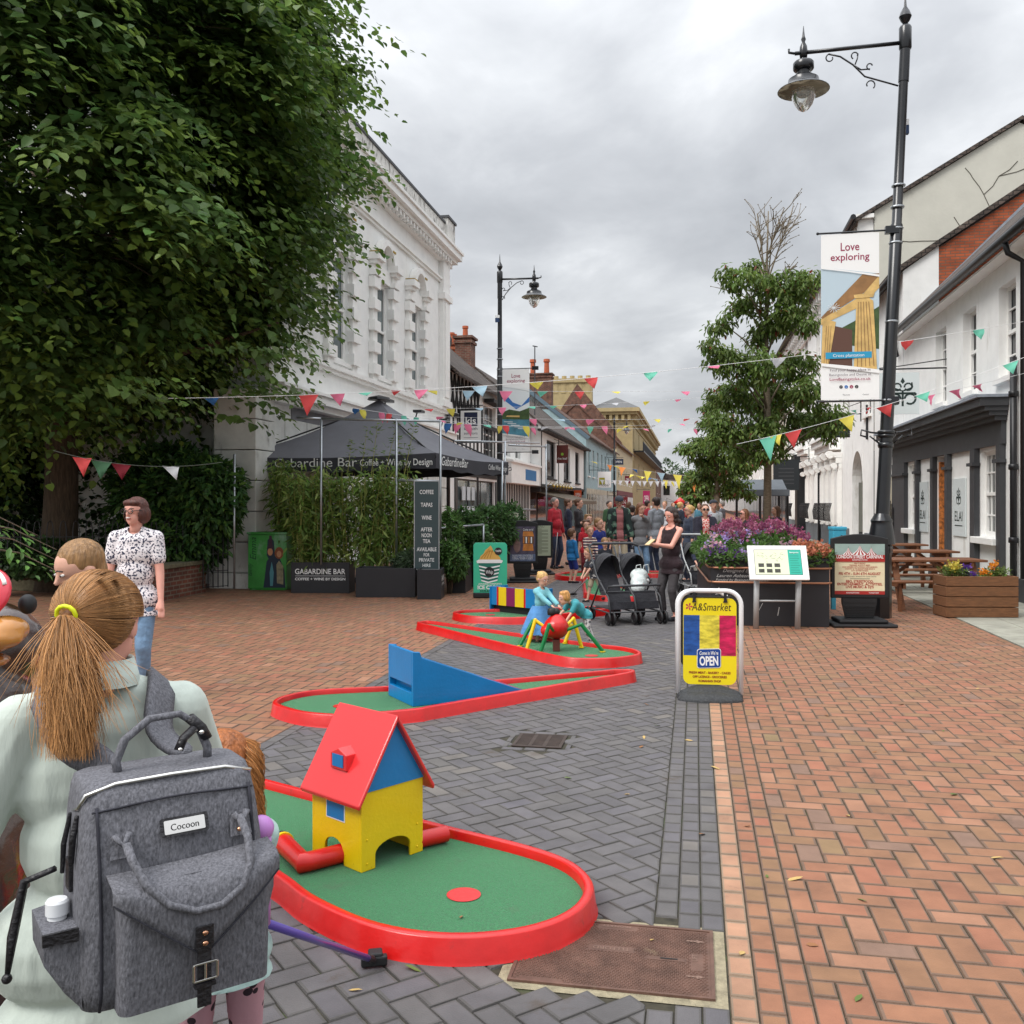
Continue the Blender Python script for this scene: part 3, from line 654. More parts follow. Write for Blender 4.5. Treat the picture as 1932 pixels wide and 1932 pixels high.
ob('shop_lamps', mb, M('brass', rgb(190, 160, 80), rough=.3, metal=.8), b4.o, smooth=True)
# ---------------------------------------------------------------- pale blue gabled building
m_pb = brickM('pale_blue_brick', rgb(168, 192, 196), rgb(160, 186, 190), rgb(150, 175, 180), .225, .075, .008, dist=.12, bump=.3)
ug = uf + .1; uh = upx(1163, LV + .7)
b5 = Bld('pale_blue_building', 'tall pale blue painted building with a broad blue gable end and twin chimney pots', ug, uh, LV + .7, 1)
L5 = b5.L; mb = MB(); wn = [(1 + k * 3.2, 2.2 + k * 3.2, 3.6, 5.6) for k in range(int(L5 / 3.2))]
b5.wall(mb, 0, 6.5, wn); b5.gable(mb, 0, 6.5, 10.0, 9); b5.gable(mb, L5, 6.5, 10.0, 9); ob('wall', mb, m_pb, b5.o); b5.roof(6.5, 10.0, 9, m_tiler, .3, x0=.05)
for h in wn: b5.window(h, nx=2, nz=2)
mb = MB(); mb.prism([b5.p(-.08, -.3, 6.3), b5.p(-.08, 4.5, 10.15), b5.p(-.08, 4.5, 9.8), b5.p(-.08, -.1, 6.1)], (.2, 0, 0)); mb.prism([b5.p(-.08, 4.5, 10.15), b5.p(-.08, 9.2, 6.4), b5.p(-.08, 9.0, 6.2), b5.p(-.08, 4.5, 9.8)], (.2, 0, 0)); ob('bargeboard', mb, M('slate_blue', rgb(92, 112, 124), rough=.6), b5.o)
b5.chimney(.5, 3.4, 8.3, 10.8, 1.0, 1.8, 0, mat=m_brickd); q = MB()
for dd in (2.9, 3.9): q.lathe([(.2, 0), (.17, .8), (.24, .85), (.22, 1.05), (.1, 1.05)], b5.p(.5, dd, 10.9), 12)
ob('chimney_pot', q, m_pot, b5.o)
mb = MB(); b5.bb(mb, .2, L5, -.02, -.001, 0, 2.7); ob('shopfront', mb, M('cream_shopfront', rgb(190, 182, 160), nscale=2, namt=.4), b5.o)
mb = MB()
for k in range(int(L5 / 1.1)): b5.bb(mb, .5 + k * 1.1, .9 + k * 1.1, -.05, -.021, .3, 2.3)
ob('shop_window', mb, m_glass, b5.o)
# ---------------------------------------------------------------- further left-hand row
def far_house(name, label, u0, u1, v, side, he, hr, dep, wm_, rm, nwin=3, floors=2, ch=None, sill0=3.6, group=None, shop=None):
 b = Bld(name, label, u0, u1, v, side, group=group); hs = []
 for f in range(floors):
  for k in range(nwin):
   x = b.L * (k + .5) / nwin; z = sill0 + f * 3.0
   if z + 1.6 < he: hs.append((x - .5, x + .5, z, z + 1.6))
 mb = MB(); b.wall(mb, 0, he, hs); b.gable(mb, 0, he, hr, dep); b.gable(mb, b.L, he, hr, dep); ob('wall', mb, wm_, b.o); b.roof(he, hr, dep, rm, .35)
 for h in hs: b.window(h, nx=2, nz=2)
 mb = MB(); b.bb(mb, .2, b.L - .2, -.08, -.002, .1, 2.9); sf = ob('shopfront', mb, shop or m_char, b.o)
 mb = MB(); n = max(2, int(b.L / 2))
 for k in range(n): b.bb(mb, .4 + k * (b.L - .6) / n, .2 + (k + .8) * (b.L - .6) / n, -.1, -.081, .5, 2.3)
 ob('shop_window', mb, m_glass, sf)
 if ch: b.chimney(*ch)
 return b
ui = upx(1193, LV + .7)
b6 = far_house('brown_roofed_building', 'brown roofed house with dark brick gables between the pale blue and the ochre building', uh + .1, ui, LV + .7, 1, 7.6, 11.4, 8, M('cream_wall', rgb(196, 182, 146), nscale=2, namt=.15), m_tiler, nwin=6, shop=M('maroon_shop', rgb(110, 40, 48)))
mb = MB(); b6.gable(mb, -.06, 8.6, 13.4, 7, base=7, skew=.55); b6.gable(mb, 7, 8.0, 12.4, 7, base=7, skew=.5); ob('brick_gable', mb, m_brickd, b6.o)
m_och = M('ochre_stone', rgb(176, 158, 116), rough=.85, nscale=1.5, namt=.15, dirt=(rgb(120, 100, 66), 1.2, .6, .4))
uj = upx(1237, LV + .7)
b7 = Bld('ochre_bank_building', 'tall ochre stone building with bracketed cornice balcony and clustered chimneys', ui + .1, uj, LV + .7, 1)
L7 = b7.L; hs = [(2 + k * (L7 - 3) / 6, 3.3 + k * (L7 - 3) / 6, z, z + 2.6) for k in range(6) for z in (4.4, 8.4)]
HT = 12.5; mb = MB(); b7.wall(mb, 0, HT, hs, rev=.3); mb.quad(b7.p(0, 0, 0), b7.p(0, 4.6, 0), b7.p(0, 4.6, HT), b7.p(0, 0, HT)); mb.quad(b7.p(L7, 0, 0), b7.p(L7, 9, 0), b7.p(L7, 9, HT), b7.p(L7, 0, HT)); mb.quad(b7.p(0, 4.6, 0), b7.p(L7, 4.6, 0), b7.p(L7, 4.6, HT), b7.p(0, 4.6, HT)); ob('wall', mb, m_och, b7.o)
for h in hs: b7.window(h, nx=1, nz=2, mat=m_char)
mb = MB(); b7.bb(mb, -.9, L7 + .9, -.9, 5.2, HT + .35, HT + .8); b7.bb(mb, -.6, L7 + .6, -.6, 4.9, HT + .001, HT + .35)
for k in range(int(L7 / .9)): b7.bb(mb, k * .9, k * .9 + .35, -.5, -.005, HT - .7, HT)
for k in range(6): b7.bb(mb, -.5, -.005, .2 + k * .75, .55 + k * .75, HT - .7, HT)
b7.bb(mb, -.1, L7, -.1, -.001, HT - 1.3, HT - 1.15); ob('cornice', mb, m_och, b7.o)
mb = MB(); mb.add([b7.p(-.9, -.9, HT + .8), b7.p(L7 + .9, -.9, HT + .8), b7.p(L7 + .9, 5.2, HT + .8), b7.p(-.9, 5.2, HT + .8), b7.p(4, 2.3, HT + 2.6), b7.p(L7 - 4, 2.3, HT + 2.6)], [(0, 1, 5, 4), (1, 2, 5), (2, 3, 4, 5), (3, 0, 4)]); ob('roof', mb, M('slate', rgb(96, 96, 96), rough=.7, nscale=3, namt=.2), b7.o)
mb = MB(); b7.bb(mb, 2, L7 - 2, -1.3, -.003, 8.0, 8.2)
for k in range(int((L7 - 4) / .6)): mb.tube([b7.p(2 + k * .6, -1.2, 8.2), b7.p(2.3 + k * .6, -1.2, 9.2)], .05, 4)
b7.bb(mb, 2, L7 - 2, -1.25, -1.15, 9.2, 9.3); ob('balcony', mb, m_black, b7.o)
b7.chimney(-.2, 7.4, 8, 16.6, 1.4, 5.0, 0, mat=m_och); mb = MB()
for k in range(5): b7.bb(mb, -.95, .55, 5.1 + k * 1.0, 5.7 + k * 1.0, 15.2, 16.5); mb.lathe([(.28, 16.7), (.3, 17.4), (.1, 17.4)], b7.p(-.2, 5.4 + k * 1.0, 0), 8)
b7.bb(mb, -1.1, .7, 4.6, 10.2, 16.5, 17.0); ob('chimney_stack', mb, m_och, b7.o)
uk = upx(1262, LV + .7)
b8 = far_house('far_brick_building', 'red brick building with steep gable and tall chimney beyond the ochre building', uj + .1, uk, LV + .7, 1, 9.5, 15.5, 13, m_brickd, m_tiler, nwin=7)
b8.chimney(2, 4.2, 12, 17.8, 3.0, 2.2, 2, mat=m_brick, potr=.3, poth=.8)
b8b = far_house('far_cream_building', 'cream three storey building closing the view down the left side', uk + .1, uk + 60, LV + .9, 1, 8.5, 11, 10, MATS['cream_wall'], m_tiler, nwin=8)
be = Bld('end_building', 'low white building closing the far end of the street', 215, 235, 2.0, -1)
mb = MB(); mb.bb(0, 12, -30, 14, 0, 7); ob('wall', mb, m_white, be.o); mb = MB(); mb.bb(-.5, 12.5, -31, 15, 7.001, 8.2); ob('roof', mb, m_tile, be.o)
mb = MB()
for k in range(9): mb.bb(-.05, -.01, -18 + k * 3.2, -16.6 + k * 3.2, 3.5, 5.6)
ob('window', mb, m_glass, be.o)
# ---------------------------------------------------------------- right-hand row
ur1 = UY(23.8, RVV)
r1 = Bld('white_shop_building', 'white two storey building with charcoal shopfront and sash windows on the right', 9.5, ur1, RVV, -1)
LR = r1.L; X1 = lambda px: upx(px, RVV) - 9.5
up = []
for px in (1900, 1829, 1775): x = X1(px); up.append((x - .45, x + .45, 3.75, 5.35))
up.append((up[0][0] - 2.1, up[0][1] - 2.1, 3.75, 5.35))
lowA = X1(1868); lowB = X1(1723)
lw = [(lowA - .55, lowA + .55, 1.0, 2.55), (lowB - .5, lowB + .5, 1.0, 2.55)]; dr = [(X1(1779) - .5, X1(1779) + .45, .02, 2.6)]
mb = MB(); r1.wall(mb, .0, 5.9, up + lw + dr, rev=.2); mb.quad(r1.p(0, 0, 0), r1.p(0, 7, 0), r1.p(0, 7, 5.9), r1.p(0, 0, 5.9)); ob('wall', mb, m_white, r1.o)
for h in up: r1.window(h, nx=2, nz=4, d=.14, bw=.06)
for h in lw: r1.window(h, nx=4, nz=4, d=.08, bw=.07, sill=False)
mb = MB()
for h in lw: r1.bb(mb, h[0] - .12, h[1] + .12, -.16, .07, h[2] - .13, h[2] - .01)
ob('window_sill', mb, m_whitec, r1.o, bevel=.01)
mb = MB(); r1.bb(mb, dr[0][0], dr[0][1], .21, .25, .02, 2.6); dd = ob('door', mb, m_black, r1.o)
mb = MB(); r1.bb(mb, dr[0][1] - .13, dr[0][1] - .01, .02, .2, .1, 2.5); ob('poster_strip', mb, M('poster_strip', rgb(200, 120, 60), nscale=14, namt=.9), r1.o)
xs0, xs1 = X1(1898), X1(1690)
mb = MB()
for z0, z1, d in ((2.62, 3.02, -.08), (3.02, 3.1, -.2), (3.1, 3.18, -.3), (3.18, 3.26, -.38), (3.26, 3.4, -.46)): r1.bb(mb, xs0 - abs(d) * .4, xs1 + abs(d) * .4, d, -.003, z0, z1)
fs = ob('shopfront_cornice', mb, m_char, r1.o)
mb = MB(); r1.bb(mb, xs0 - .22, xs1 + .22, -.52, -.001, 3.402, 3.45); ob('lead_flashing', mb, m_lead, r1.o)
def post(x0, x1, cap=True):
 mb = MB(); r1.bb(mb, x0, x1, -.10, -.004, .0, 2.618); r1.bb(mb, x0 - .03, x1 + .03, -.13, -.005, 0, .25)
 if cap: r1.bb(mb, x0 - .04, x1 + .04, -.15, -.006, 2.3, 2.36)
 ob('pilaster', mb, m_char, r1.o)
for a, b in ((xs0, xs0 + .22), (lw[0][1] + .06, lw[0][1] + .36), (dr[0][0] - .22, dr[0][0] - .02), (dr[0][1] + .02, dr[0][1] + .26), (lw[1][0] - .28, lw[1][0] - .08), (lw[1][1] + .06, xs1)): post(min(a, b), max(a, b))
# hanging letters: emblem signs
m_emb = M('sign_ink', rgb(28, 48, 44)); m_signw = M('sign_pale', rgb(214, 222, 222), rough=.5)
def emblem(pn, x, y, s, m, k=1):
 w = s * .075
 def arc(cx, cy, r, a0, a1, n=10): return [(cx + r * math.cos(math.radians(a0 + (a1 - a0) * i / n)), cy + r * math.sin(math.radians(a0 + (a1 - a0) * i / n))) for i in range(n + 1)]
 pn.line([(x, y - s * .5), (x, y + s * .12)], w, m, k)
 for sx in (-1, 1):
  q = lambda pts: [(x + sx * (a - x), b) for a, b in pts]
  pn.line(q(arc(x + s * .27, y - s * .22, s * .2, 180, -130)), w, m, k); pn.line(q([(x, y), (x + s * .47, y), (x + s * .47, y - s * .2)]), w, m, k)
  pn.line(q(arc(x + s * .2, y + s * .25, s * .14, -150, 190)), w * .8, m, k); pn.line(q([(x + s * .04, y + s * .1), (x + s * .36, y + s * .22), (x + s * .33, y + s * .42)]), w * .7, m, k)
 pn.poly([(x, y + s * .62), (x - s * .08, y + s * .46), (x, y + s * .36), (x + s * .08, y + s * .46)], m, k)
for nm, px0, px1 in (('near', 1800, 1824), ('far', 1735, 1752)):
 xa, xb = X1(px1), X1(px0); mb = MB(); r1.bb(mb, xa, xb, -.03, -.005, .95, 2.1); 
 pn = Panel(mb, r1.p(xb, -.03, .95), (-1, 0, 0), (0, 0, 1), off=.002)
 w_ = xb - xa; emblem(pn, w_ / 2, .78, .32, 1); pn.text('ELAI', w_ / 2, .3, .2, 1, 1, w=w_ * .6); pn.rect(w_ * .2, .2, w_ * .8, .22, 1, 1)
 ob('wall_sign', mb, [m_signw, m_emb], r1.o, label='ELAI sign board between door and ' + nm + ' window')
# roof, gutter
mb = MB(); y0, z0 = -.28, 5.85
mb.prism([r1.p(-.3, y0, z0), r1.p(-.3, 4.2, z0 + 4.3), r1.p(-.3, 4.2, z0 + 4.45), r1.p(-.3, y0, z0 + .15)], (LR + .28, 0, 0)); ob('roof', mb, m_tile, r1.o)
mb = MB(); mb.tube([r1.p(-.3, -.36, 5.82), r1.p(LR, -.36, 5.82)], .075, 8); mb.tube([r1.p(X1(1932) - .2, -.36, 5.8), r1.p(X1(1932) - .2, -.3, 5.6), r1.p(X1(1932) - .2, -.07, 5.45), r1.p(X1(1932) - .2, -.07, .4)], .05, 8); ob('gutter', mb, m_black, r1.o, smooth=True)
mb = MB(); r1.bb(mb, -.3, LR, -.25, .02, 5.72, 5.76); ob('soffit', mb, m_whitec, r1.o)
mb = MB(); mb.tube([r1.p(X1(1922), -.08, 0), r1.p(X1(1922), -.08, 4.0)], .055, 8)
for z in (1.0, 2.2, 3.4): mb.lathe([(.055, -.05), (.075, -.04), (.075, .04), (.055, .05)], r1.p(X1(1922), -.08, z), 10)
ob('downpipe', mb, m_black, r1.o, smooth=True)
mb = MB(); r1.bb(mb, -.02, X1(1915), -.05, -.001, 0, .38); ob('plinth', mb, m_char, r1.o)
# second: narrow white house with brick gable
ur2 = UY(27.6, RVV)
r2 = Bld('brick_gabled_house', 'narrow white house with an orange brick gable end above the shop roof', ur1 + .02, ur2, RVV - .02, -1)
mb = MB(); hs = [(.9, 2.1, 5.0, 6.6), (1.2, 2.3, 2.9, 4.2)]; r2.wall(mb, 0, 7.5, [hs[0]]); mb.quad(r2.p(0, 0, 0), r2.p(0, .85, 0), r2.p(0, .85, 8.1), r2.p(0, 0, 7.5)); ob('wall', mb, m_white, r2.o); r2.window(hs[0], nx=3, nz=3)
mb = MB(); mb.prism([r2.p(.0, .85, 5.6), r2.p(0, 6.5, 5.6), r2.p(0, 6.5, 11.7), r2.p(0, .85, 8.05)], (.25, 0, 0)); ob('brick_gable', mb, m_brick, r2.o)
mb = MB(); mb.prism([r2.p(-.08, -.3, 7.35), r2.p(-.08, 6.6, 11.85), r2.p(-.08, 6.6, 12.0), r2.p(-.08, -.3, 7.5)], (r2.L, 0, 0)); ob('roof', mb, m_tile, r2.o)
mb = MB(); x_ = .0; pts = []
n = 26; a = r2.p(-.06, .35, 6.3); b = r2.p(-.06, 4.4, 10.35)
for k in range(n):
 t0, t1 = k / n, (k + 1) / n; p0, p1 = a.lerp(b, t0), a.lerp(b, t1); mb.prism([p0, p1, p1 + Vector((0, 0, .28)), p0 + Vector((0, 0, .28))], (.03, 0, 0))
ob('lead_flashing', mb, m_lead, r2.o)
mb = MB(); mb.tube([r2.p(-.1, -.32, 7.3), r2.p(r2.L, -.32, 7.3)], .07); mb.tube([r2.p(.3, -.3, 7.25), r2.p(.5, -.08, 7.05), r2.p(.5, -.08, 5.6), r2.p(.3, -.08, 5.4)], .05); ob('gutter', mb, m_black, r2.o, smooth=True)
mb = MB(); r2.bb(mb, .6, 2.2, -.03, -.001, 0, 2.35); ob('passage', mb, M('passage_cream', rgb(190, 182, 160), rough=.8), r2.o)
pn_mb = MB(); pn = Panel(pn_mb, r2.p(2.6, -.01, 2.75), (-1, 0, 0), (0, 0, 1)); pn.text('London', 1.0, .1, .34, 0, 1, shear=.2, bold=.01); ob('lettering', pn_mb, m_char, r2.o)
mb = MB()
for k in range(9): mb.tube([r2.p(.7 + k * .18, -.1, .05), r2.p(.7 + k * .18, -.1, 1.5 + .25 * math.sin(k * math.pi / 8))], .014, 5)
for z in (.2, .9, 1.4): mb.bar(r2.p(.7, -.1, z), r2.p(2.15, -.1, z), .03, .02)
for t in range(2): mb.tube([r2.p(1.42 + .2 * math.cos(a_ / 3) * (1 - a_ / 22), -.1, 1.75 + .2 * math.sin(a_ / 3) * (1 - a_ / 22)) for a_ in range(16)], .012, 5)
ob('iron_gate', mb, m_black, r2.o)
# third: tall rendered hotel
ur3 = UY(53.7, RVV)
r3 = Bld('rendered_hotel_building', 'tall hotel with stained cream gable wall and bracketed eaves', ur2 + .02, ur3, RVV - .04, -1)
L3 = r3.L; X3 = lambda px: upx(px, RVV) - r3.u0
hs = [(X3(px) - .55, X3(px) + .55, z, z + 1.9) for px in (1640, 1600, 1570, 1545, 1523, 1508) for z in (4.3, 7.4)]
ax = X3(1620)
mb = MB(); r3.wall(mb, 0, 10.2, hs + [(ax - 1.0, ax + 1.0, .02, 3.3)], rev=.2); ob('wall', mb, m_white, r3.o)
m_ren = M('old_render', rgb(206, 204, 192), rough=.95, nscale=1.1, namt=.08, dirt=(rgb(176, 172, 156), 1.0, .60, 1), bump=.2, bscale=12)
DG = 8.0; mb = MB(); mb.prism([r3.p(-.02, .02, 4), r3.p(-.02, DG, 4), r3.p(-.02, DG, 10.2), r3.p(-.02, 3.95, 12.5), r3.p(-.02, .02, 10.2)], (.2, 0, 0)); g_ = ob('gable_wall', mb, m_ren, r3.o)
mb = MB()     # settlement cracks in the render
for pts in ([(.6, 9.3), (1.3, 9.25), (2.0, 9.28), (2.9, 9.2), (3.6, 9.3)], [(3.3, 9.2), (3.2, 9.9), (3.0, 10.5), (3.4, 11.0), (3.9, 11.4)], [(3.0, 10.5), (2.7, 11.0), (2.5, 11.3)], [(3.4, 11.0), (4.3, 11.25), (4.9, 11.3)], [(2.2, 9.9), (2.5, 9.3), (2.4, 8.8)], [(1.1, 8.6), (1.2, 7.9), (1.05, 7.2)]):
 for (a, b), (c, d) in zip(pts, pts[1:]): mb.tube([r3.p(-.024, a, b), r3.p(-.024, (a + c) / 2 + .04, (b + d) / 2 - .03), r3.p(-.024, c, d)], .012, 4)
ob('cracks', mb, M('crack', rgb(96, 92, 82), rough=1), g_)
r3.roof(10.2, 12.55, DG, m_tile, .55, x0=-.12)
mb = MB(); r3.bb(mb, -.1, L3, -.5, -.002, 10.0, 10.12); r3.bb(mb, 0, L3, -.12, -.003, 9.2, 9.3)
for k in range(int(L3 / .75)): r3.bb(mb, .05 + k * .75, .27 + k * .75, -.42, -.004, 9.55, 9.99); r3.bb(mb, .07 + k * .75, .25 + k * .75, -.22, -.005, 9.3, 9.549)
ob('bracketed_eaves', mb, m_whitec, r3.o)
mb = MB(); mb.tube([r3.p(-.2, -.6, 10.02), r3.p(L3, -.6, 10.02)], .08); ob('gutter', mb, m_black, r3.o)
for h in hs: r3.window(h, nx=2, nz=2, d=.1)
mb = MB(); r3.bb(mb, ax - 1.0, ax + 1.0, .5, .55, .02, 3.3, 0); ob('porch_door', mb, m_black, r3.o)
mb = MB(); prev = None
for t in range(15):
 a_ = math.pi * t / 14; c = (ax - 1.0 * math.cos(a_), 2.3 + 1.0 * math.sin(a_)); 
 if prev: mb.prism([r3.p(prev[0], -.01, prev[1]), r3.p(c[0], -.01, c[1]), r3.p(c[0], -.01, 3.32), r3.p(prev[0], -.01, 3.32)], r3.p(0, .3, 0))
 prev = c
ob('arch', mb, m_white, r3.o)
mb = MB(); r3.bb(mb, .3, ax - 1.6, -.06, -.001, 0, .7); r3.bb(mb, ax + 1.6, L3, -.06, -.001, 0, .75); ob('plinth', mb, M('plinth_grey', rgb(104, 108, 112), rough=.8, nscale=3, namt=.2), r3.o)
# ornate ground floor shopfronts with consoles
def console(mb, x, z, s=1.0, m=0):
 for k in range(3): r3.bb(mb, x - .14 * s, x + .14 * s, -(.12 + .1 * k) * s, -.006, z + k * .2 * s, z + (k * .2 + .19) * s, m)
 for zz, dd, rr in ((.1, .28, .11), (.5, .42, .14)): mb.tube([r3.p(x - .16 * s, -dd * s, z + zz * s), r3.p(x + .16 * s, -dd * s, z + zz * s)], rr * s, 10, m)
def bay(px0, px1, mat, nfl=4, nm='ornate_bay'):
 xa, xb = X3(px1), X3(px0); mb = MB(); r3.bb(mb, xa - .2, xb + .2, -.55, -.007, 3.75, 3.95); r3.bb(mb, xa - .1, xb + .1, -.4, -.008, 3.55, 3.749); r3.bb(mb, xa - .3, xb + .3, -.65, -.009, 3.951, 4.05)
 for k in range(nfl):
  x = xa + (xb - xa) * k / (nfl - 1); console(mb, x, 2.85); r3.bb(mb, x - .12, x + .12, -.14, -.0065, .76, 2.85)
  for q in (-.07, 0, .07): r3.bb(mb, x + q - .015, x + q + .015, -.17, -.1405, .9, 2.75)
 o = ob(nm, mb, mat, r3.o)
 mb = MB()
 for k in range(nfl - 1):
  x0 = xa + (xb - xa) * k / (nfl - 1) + .16; x1 = xa + (xb - xa) * (k + 1) / (nfl - 1) - .16; r3.bb(mb, x0, x1, -.06, -.009, .8, 2.8)
 ob('blind_panel', mb, m_whitec, o); mb = MB()
 for k in range(nfl - 1):
  x0 = xa + (xb - xa) * k / (nfl - 1) + .1; x1 = xa + (xb - xa) * (k + 1) / (nfl - 1) - .1
  for j in range(8): x = x0 + (x1 - x0) * j / 7; mb.tube([r3.p(x, -.4, .95), r3.p(x, -.44, 1.3), r3.p(x, -.36, 1.62)], .014, 4)
  mb.bar(r3.p(x0, -.4, 1.0), r3.p(x1, -.4, 1.0), .02, .02); mb.bar(r3.p(x0, -.41, 1.5), r3.p(x1, -.41, 1.5), .02, .02)
 ob('window_guard', mb, m_black, o)
bay(1590, 1557, m_whitec, 4); bay(1545, 1528, m_whitec, 3); bay(1510, 1500, m_whitec, 3)
mb = MB(); x = X3(1522); r3.bb(mb, x - .5, x + .5, -.45, -.01, 0, 3.6); r3.bb(mb, x - .8, x + .8, -.6, -.012, 3.6, 3.9); ob('black_porch', mb, m_black, r3.o)
mb = MB(); mb.tube([r3.p(X3(1553), -.12, 0), r3.p(X3(1553), -.12, 5)], .06, 8); ob('downpipe', mb, m_black, r3.o)
mb = MB(); r3.bb(mb, X3(1640) - .08, X3(1640) + .02, -.06, -.01, 3.55, 4.6); ob('name_strip', mb, m_black, r3.o)
# fourth and later on the right
m_cr2 = M('ivory_wall', rgb(214, 208, 190), nscale=2, namt=.12)
r4 = far_house('ivory_building', 'ivory two storey building beyond the bracketed hotel on the right', ur3 + .1, ur3 + 14, RVV, -1, 7.4, 10.5, 8, m_cr2, m_tile, nwin=4)
r5 = far_house('grey_roofed_building', 'long white building with grey roof far down the right side', ur3 + 14.2, ur3 + 45, RVV, -1, 6.6, 9.4, 8, m_white, m_tile, nwin=8)
r6 = far_house('distant_white_building', 'most distant white building on the right behind the small trees', ur3 + 45.2, ur3 + 140, RVV, -1, 6.8, 9.0, 8, m_white, m_tiler, nwin=16)
BLADEW = (np.array([(0, 0, 0), (.11, .35, .01), (0, 1, -.14), (-.11, .35, .01)]), [(0, 1, 2, 3)])
# ================================================================ VEGETATION
m_leaf = leafM('lime_leaf', .45, .45); m_bark = M('bark', rgb(84, 70, 56), rough=.95, nscale=9, namt=.45, bump=1.0, bscale=14, stretch=(3, 3, .5))
m_barkg = M('grey_bark', rgb(128, 116, 98), rough=.9, nscale=12, namt=.35, bump=.6, bscale=30, stretch=(1, 1, 3))
def leafcol(n, base, var=.25, bright=None, bfrac=0):
 c = np.array(base)[None] * (1 + rng.normal(0, var, (n, 1))).clip(.35, 1.9); c = c * (1 + rng.normal(0, .06, (n, 3)))
 if bright is not None:
  m = rng.random(n) < bfrac; c[m] = np.array(bright) * (1 + rng.normal(0, .15, (m.sum(), 1)))
 return c.clip(.004, 1)
def sprays(starts, dirs, lens, nleaf, droop, spread, lsize, tips=None, base=None):
 """leafy shoots: each starts inside the crown, runs outwards and bends down; leaves alternate along it"""
 n = len(starts); t = np.linspace(.12, 1, nleaf)[None, :, None]; D = unit(dirs)[:, None, :]; Ln = lens[:, None, None]
 Pn = starts[:, None, :] + D * Ln * t; Pn[..., 2] -= (droop[:, None] * (t[..., 0] ** 2) * lens[:, None])
 side = unit(np.cross(D, np.array([0, 0, 1.])[None, None])); alt = np.where(np.arange(nleaf) % 2 == 0, 1, -1)[None, :, None]
 w = spread * np.sin(np.pi * (t * .8 + .12))
 Pn = Pn + side * alt * w * rng.random((n, nleaf, 1)) * Ln + rng.normal(0, .025, (n, nleaf, 3))
 ax = D * .5 + side * alt * .8 + np.array([0, 0, -.38])[None, None] + rng.normal(0, .3, (n, nleaf, 3))
 nr = D * .45 + np.array([0, 0, 1.15])[None, None] + rng.normal(0, .26, (n, nleaf, 3))
 sz = lsize * (1.12 - .5 * t[..., 0]) * (1 + rng.normal(0, .18, (n, nleaf)))
 tt = np.broadcast_to(t[..., 0], (n, nleaf))
 return Pn.reshape(-1, 3), unit(ax.reshape(-1, 3)), unit(nr.reshape(-1, 3)), sz.reshape(-1).clip(.02, 1), tt.reshape(-1)
# ---- the big lime tree: superellipsoid crown, shoots start under its surface
C0 = np.array([-10.2, 17.2, 8.7]); RAD = np.array([6.0, 7.0, 5.5])
def crown_pts(n, f0, f1, power=(2.3, 3.2)):
 out_ = []
 while sum(map(len, out_)) < n:
  d = unit(rng.normal(size=(n, 3)))
  r = (np.abs(d[:, 0]) ** power[0] + np.abs(d[:, 1]) ** power[0]) ** (power[1] / power[0]) + np.abs(d[:, 2]) ** power[1]
  r = r ** (-1 / power[1]); f = f0 + (f1 - f0) * rng.random(n)
  lump = (1 + .08 * np.sin(d[:, 0] * 9 + 1) * np.sin(d[:, 2] * 11) + .08 * np.sin(d[:, 1] * 13 + d[:, 2] * 9)) * np.where(d[:, 2] < 0, 1 + .10 * d[:, 2], 1)
  p = C0 + RAD * d * (r * f * lump)[:, None]
  px = CX + p[:, 0] / p[:, 1] * F; py = HY - (p[:, 2] - EH) / p[:, 1] * F
  ok = (p[:, 1] < 20.5) & (px > -160) & (py > -160) & (p[:, 2] > 3.45)
  out_.append(np.hstack([p, d])[ok])
 return np.vstack(out_)[:n]
q = crown_pts(560, .74, .99); q = np.repeat(q, 10, axis=0); q[:, :3] += rnd(len(q), .2) * np.array([1.2, 1.2, .45]); d = q[:, 3:].copy(); d[:, 2] = d[:, 2] * .3 - .02; d = unit(unit(d) + rnd(len(d), .5) * np.array([1, 1, .14]))
A_ = sprays(q[:, :3], d, 1.0 + .7 * rng.random(len(q)), 20, .25 + .3 * rng.random(len(q)), .2, .185)
col = leafcol(len(A_[0]), (.105, .185, .048), .24); tone = np.repeat(np.repeat(rng.random(560), 10) * .7 + .3 * rng.random(len(q)), 20); tip = A_[4]
y_ = (tone > .74)[:, None]; col = np.where(y_, np.array([.15, .24, .045]) * (1 + rng.normal(0, .15, (len(col), 1))), col * (.75 + .5 * tone[:, None])); m_ = (tip > .86) & (rng.random(len(col)) < .5); col[m_] = np.array([.16, .24, .045])
ext = [(-2.6, 14.6, 7.6), (-2.5, 15, 6.6), (-2.9, 14, 5.7), (-2.4, 15.4, 8.6), (-2.4, 15.3, 9.3), (-2.8, 14.6, 4.7), (-3.0, 13.6, 3.7), (-3.2, 14.2, 3.2), (-2.7, 15, 7.1), (-4.2, 12.6, 3.1), (-2.9, 15.5, 5.2), (-2.6, 15.6, 6.1)]
ex = np.repeat(np.array(ext), 7, axis=0) + rnd(84, .28) * np.array([.8, 1, .5]); A2 = sprays(ex - np.array([1.0, 0, 0]), np.array([[1, -.25, .03]]) + rnd(84, .18), .9 + .6 * rng.random(84), 18, .15 + .2 * rng.random(84), .16, .15); c2_ = leafcol(len(A2[0]), (.09, .15, .035), .25)
A_ = tuple(np.concatenate([a, b]) for a, b in zip(A_, A2)); col = np.vstack([col, c2_])
lime = thing('lime_tree', 'huge lime tree with dense dark green heart shaped leaves overhanging the left side', 'tree', (-8.6, 17.0, 0))
spray('crown', A_[0], A_[1], A_[2], A_[3], col, m_leaf, lime, HEART)
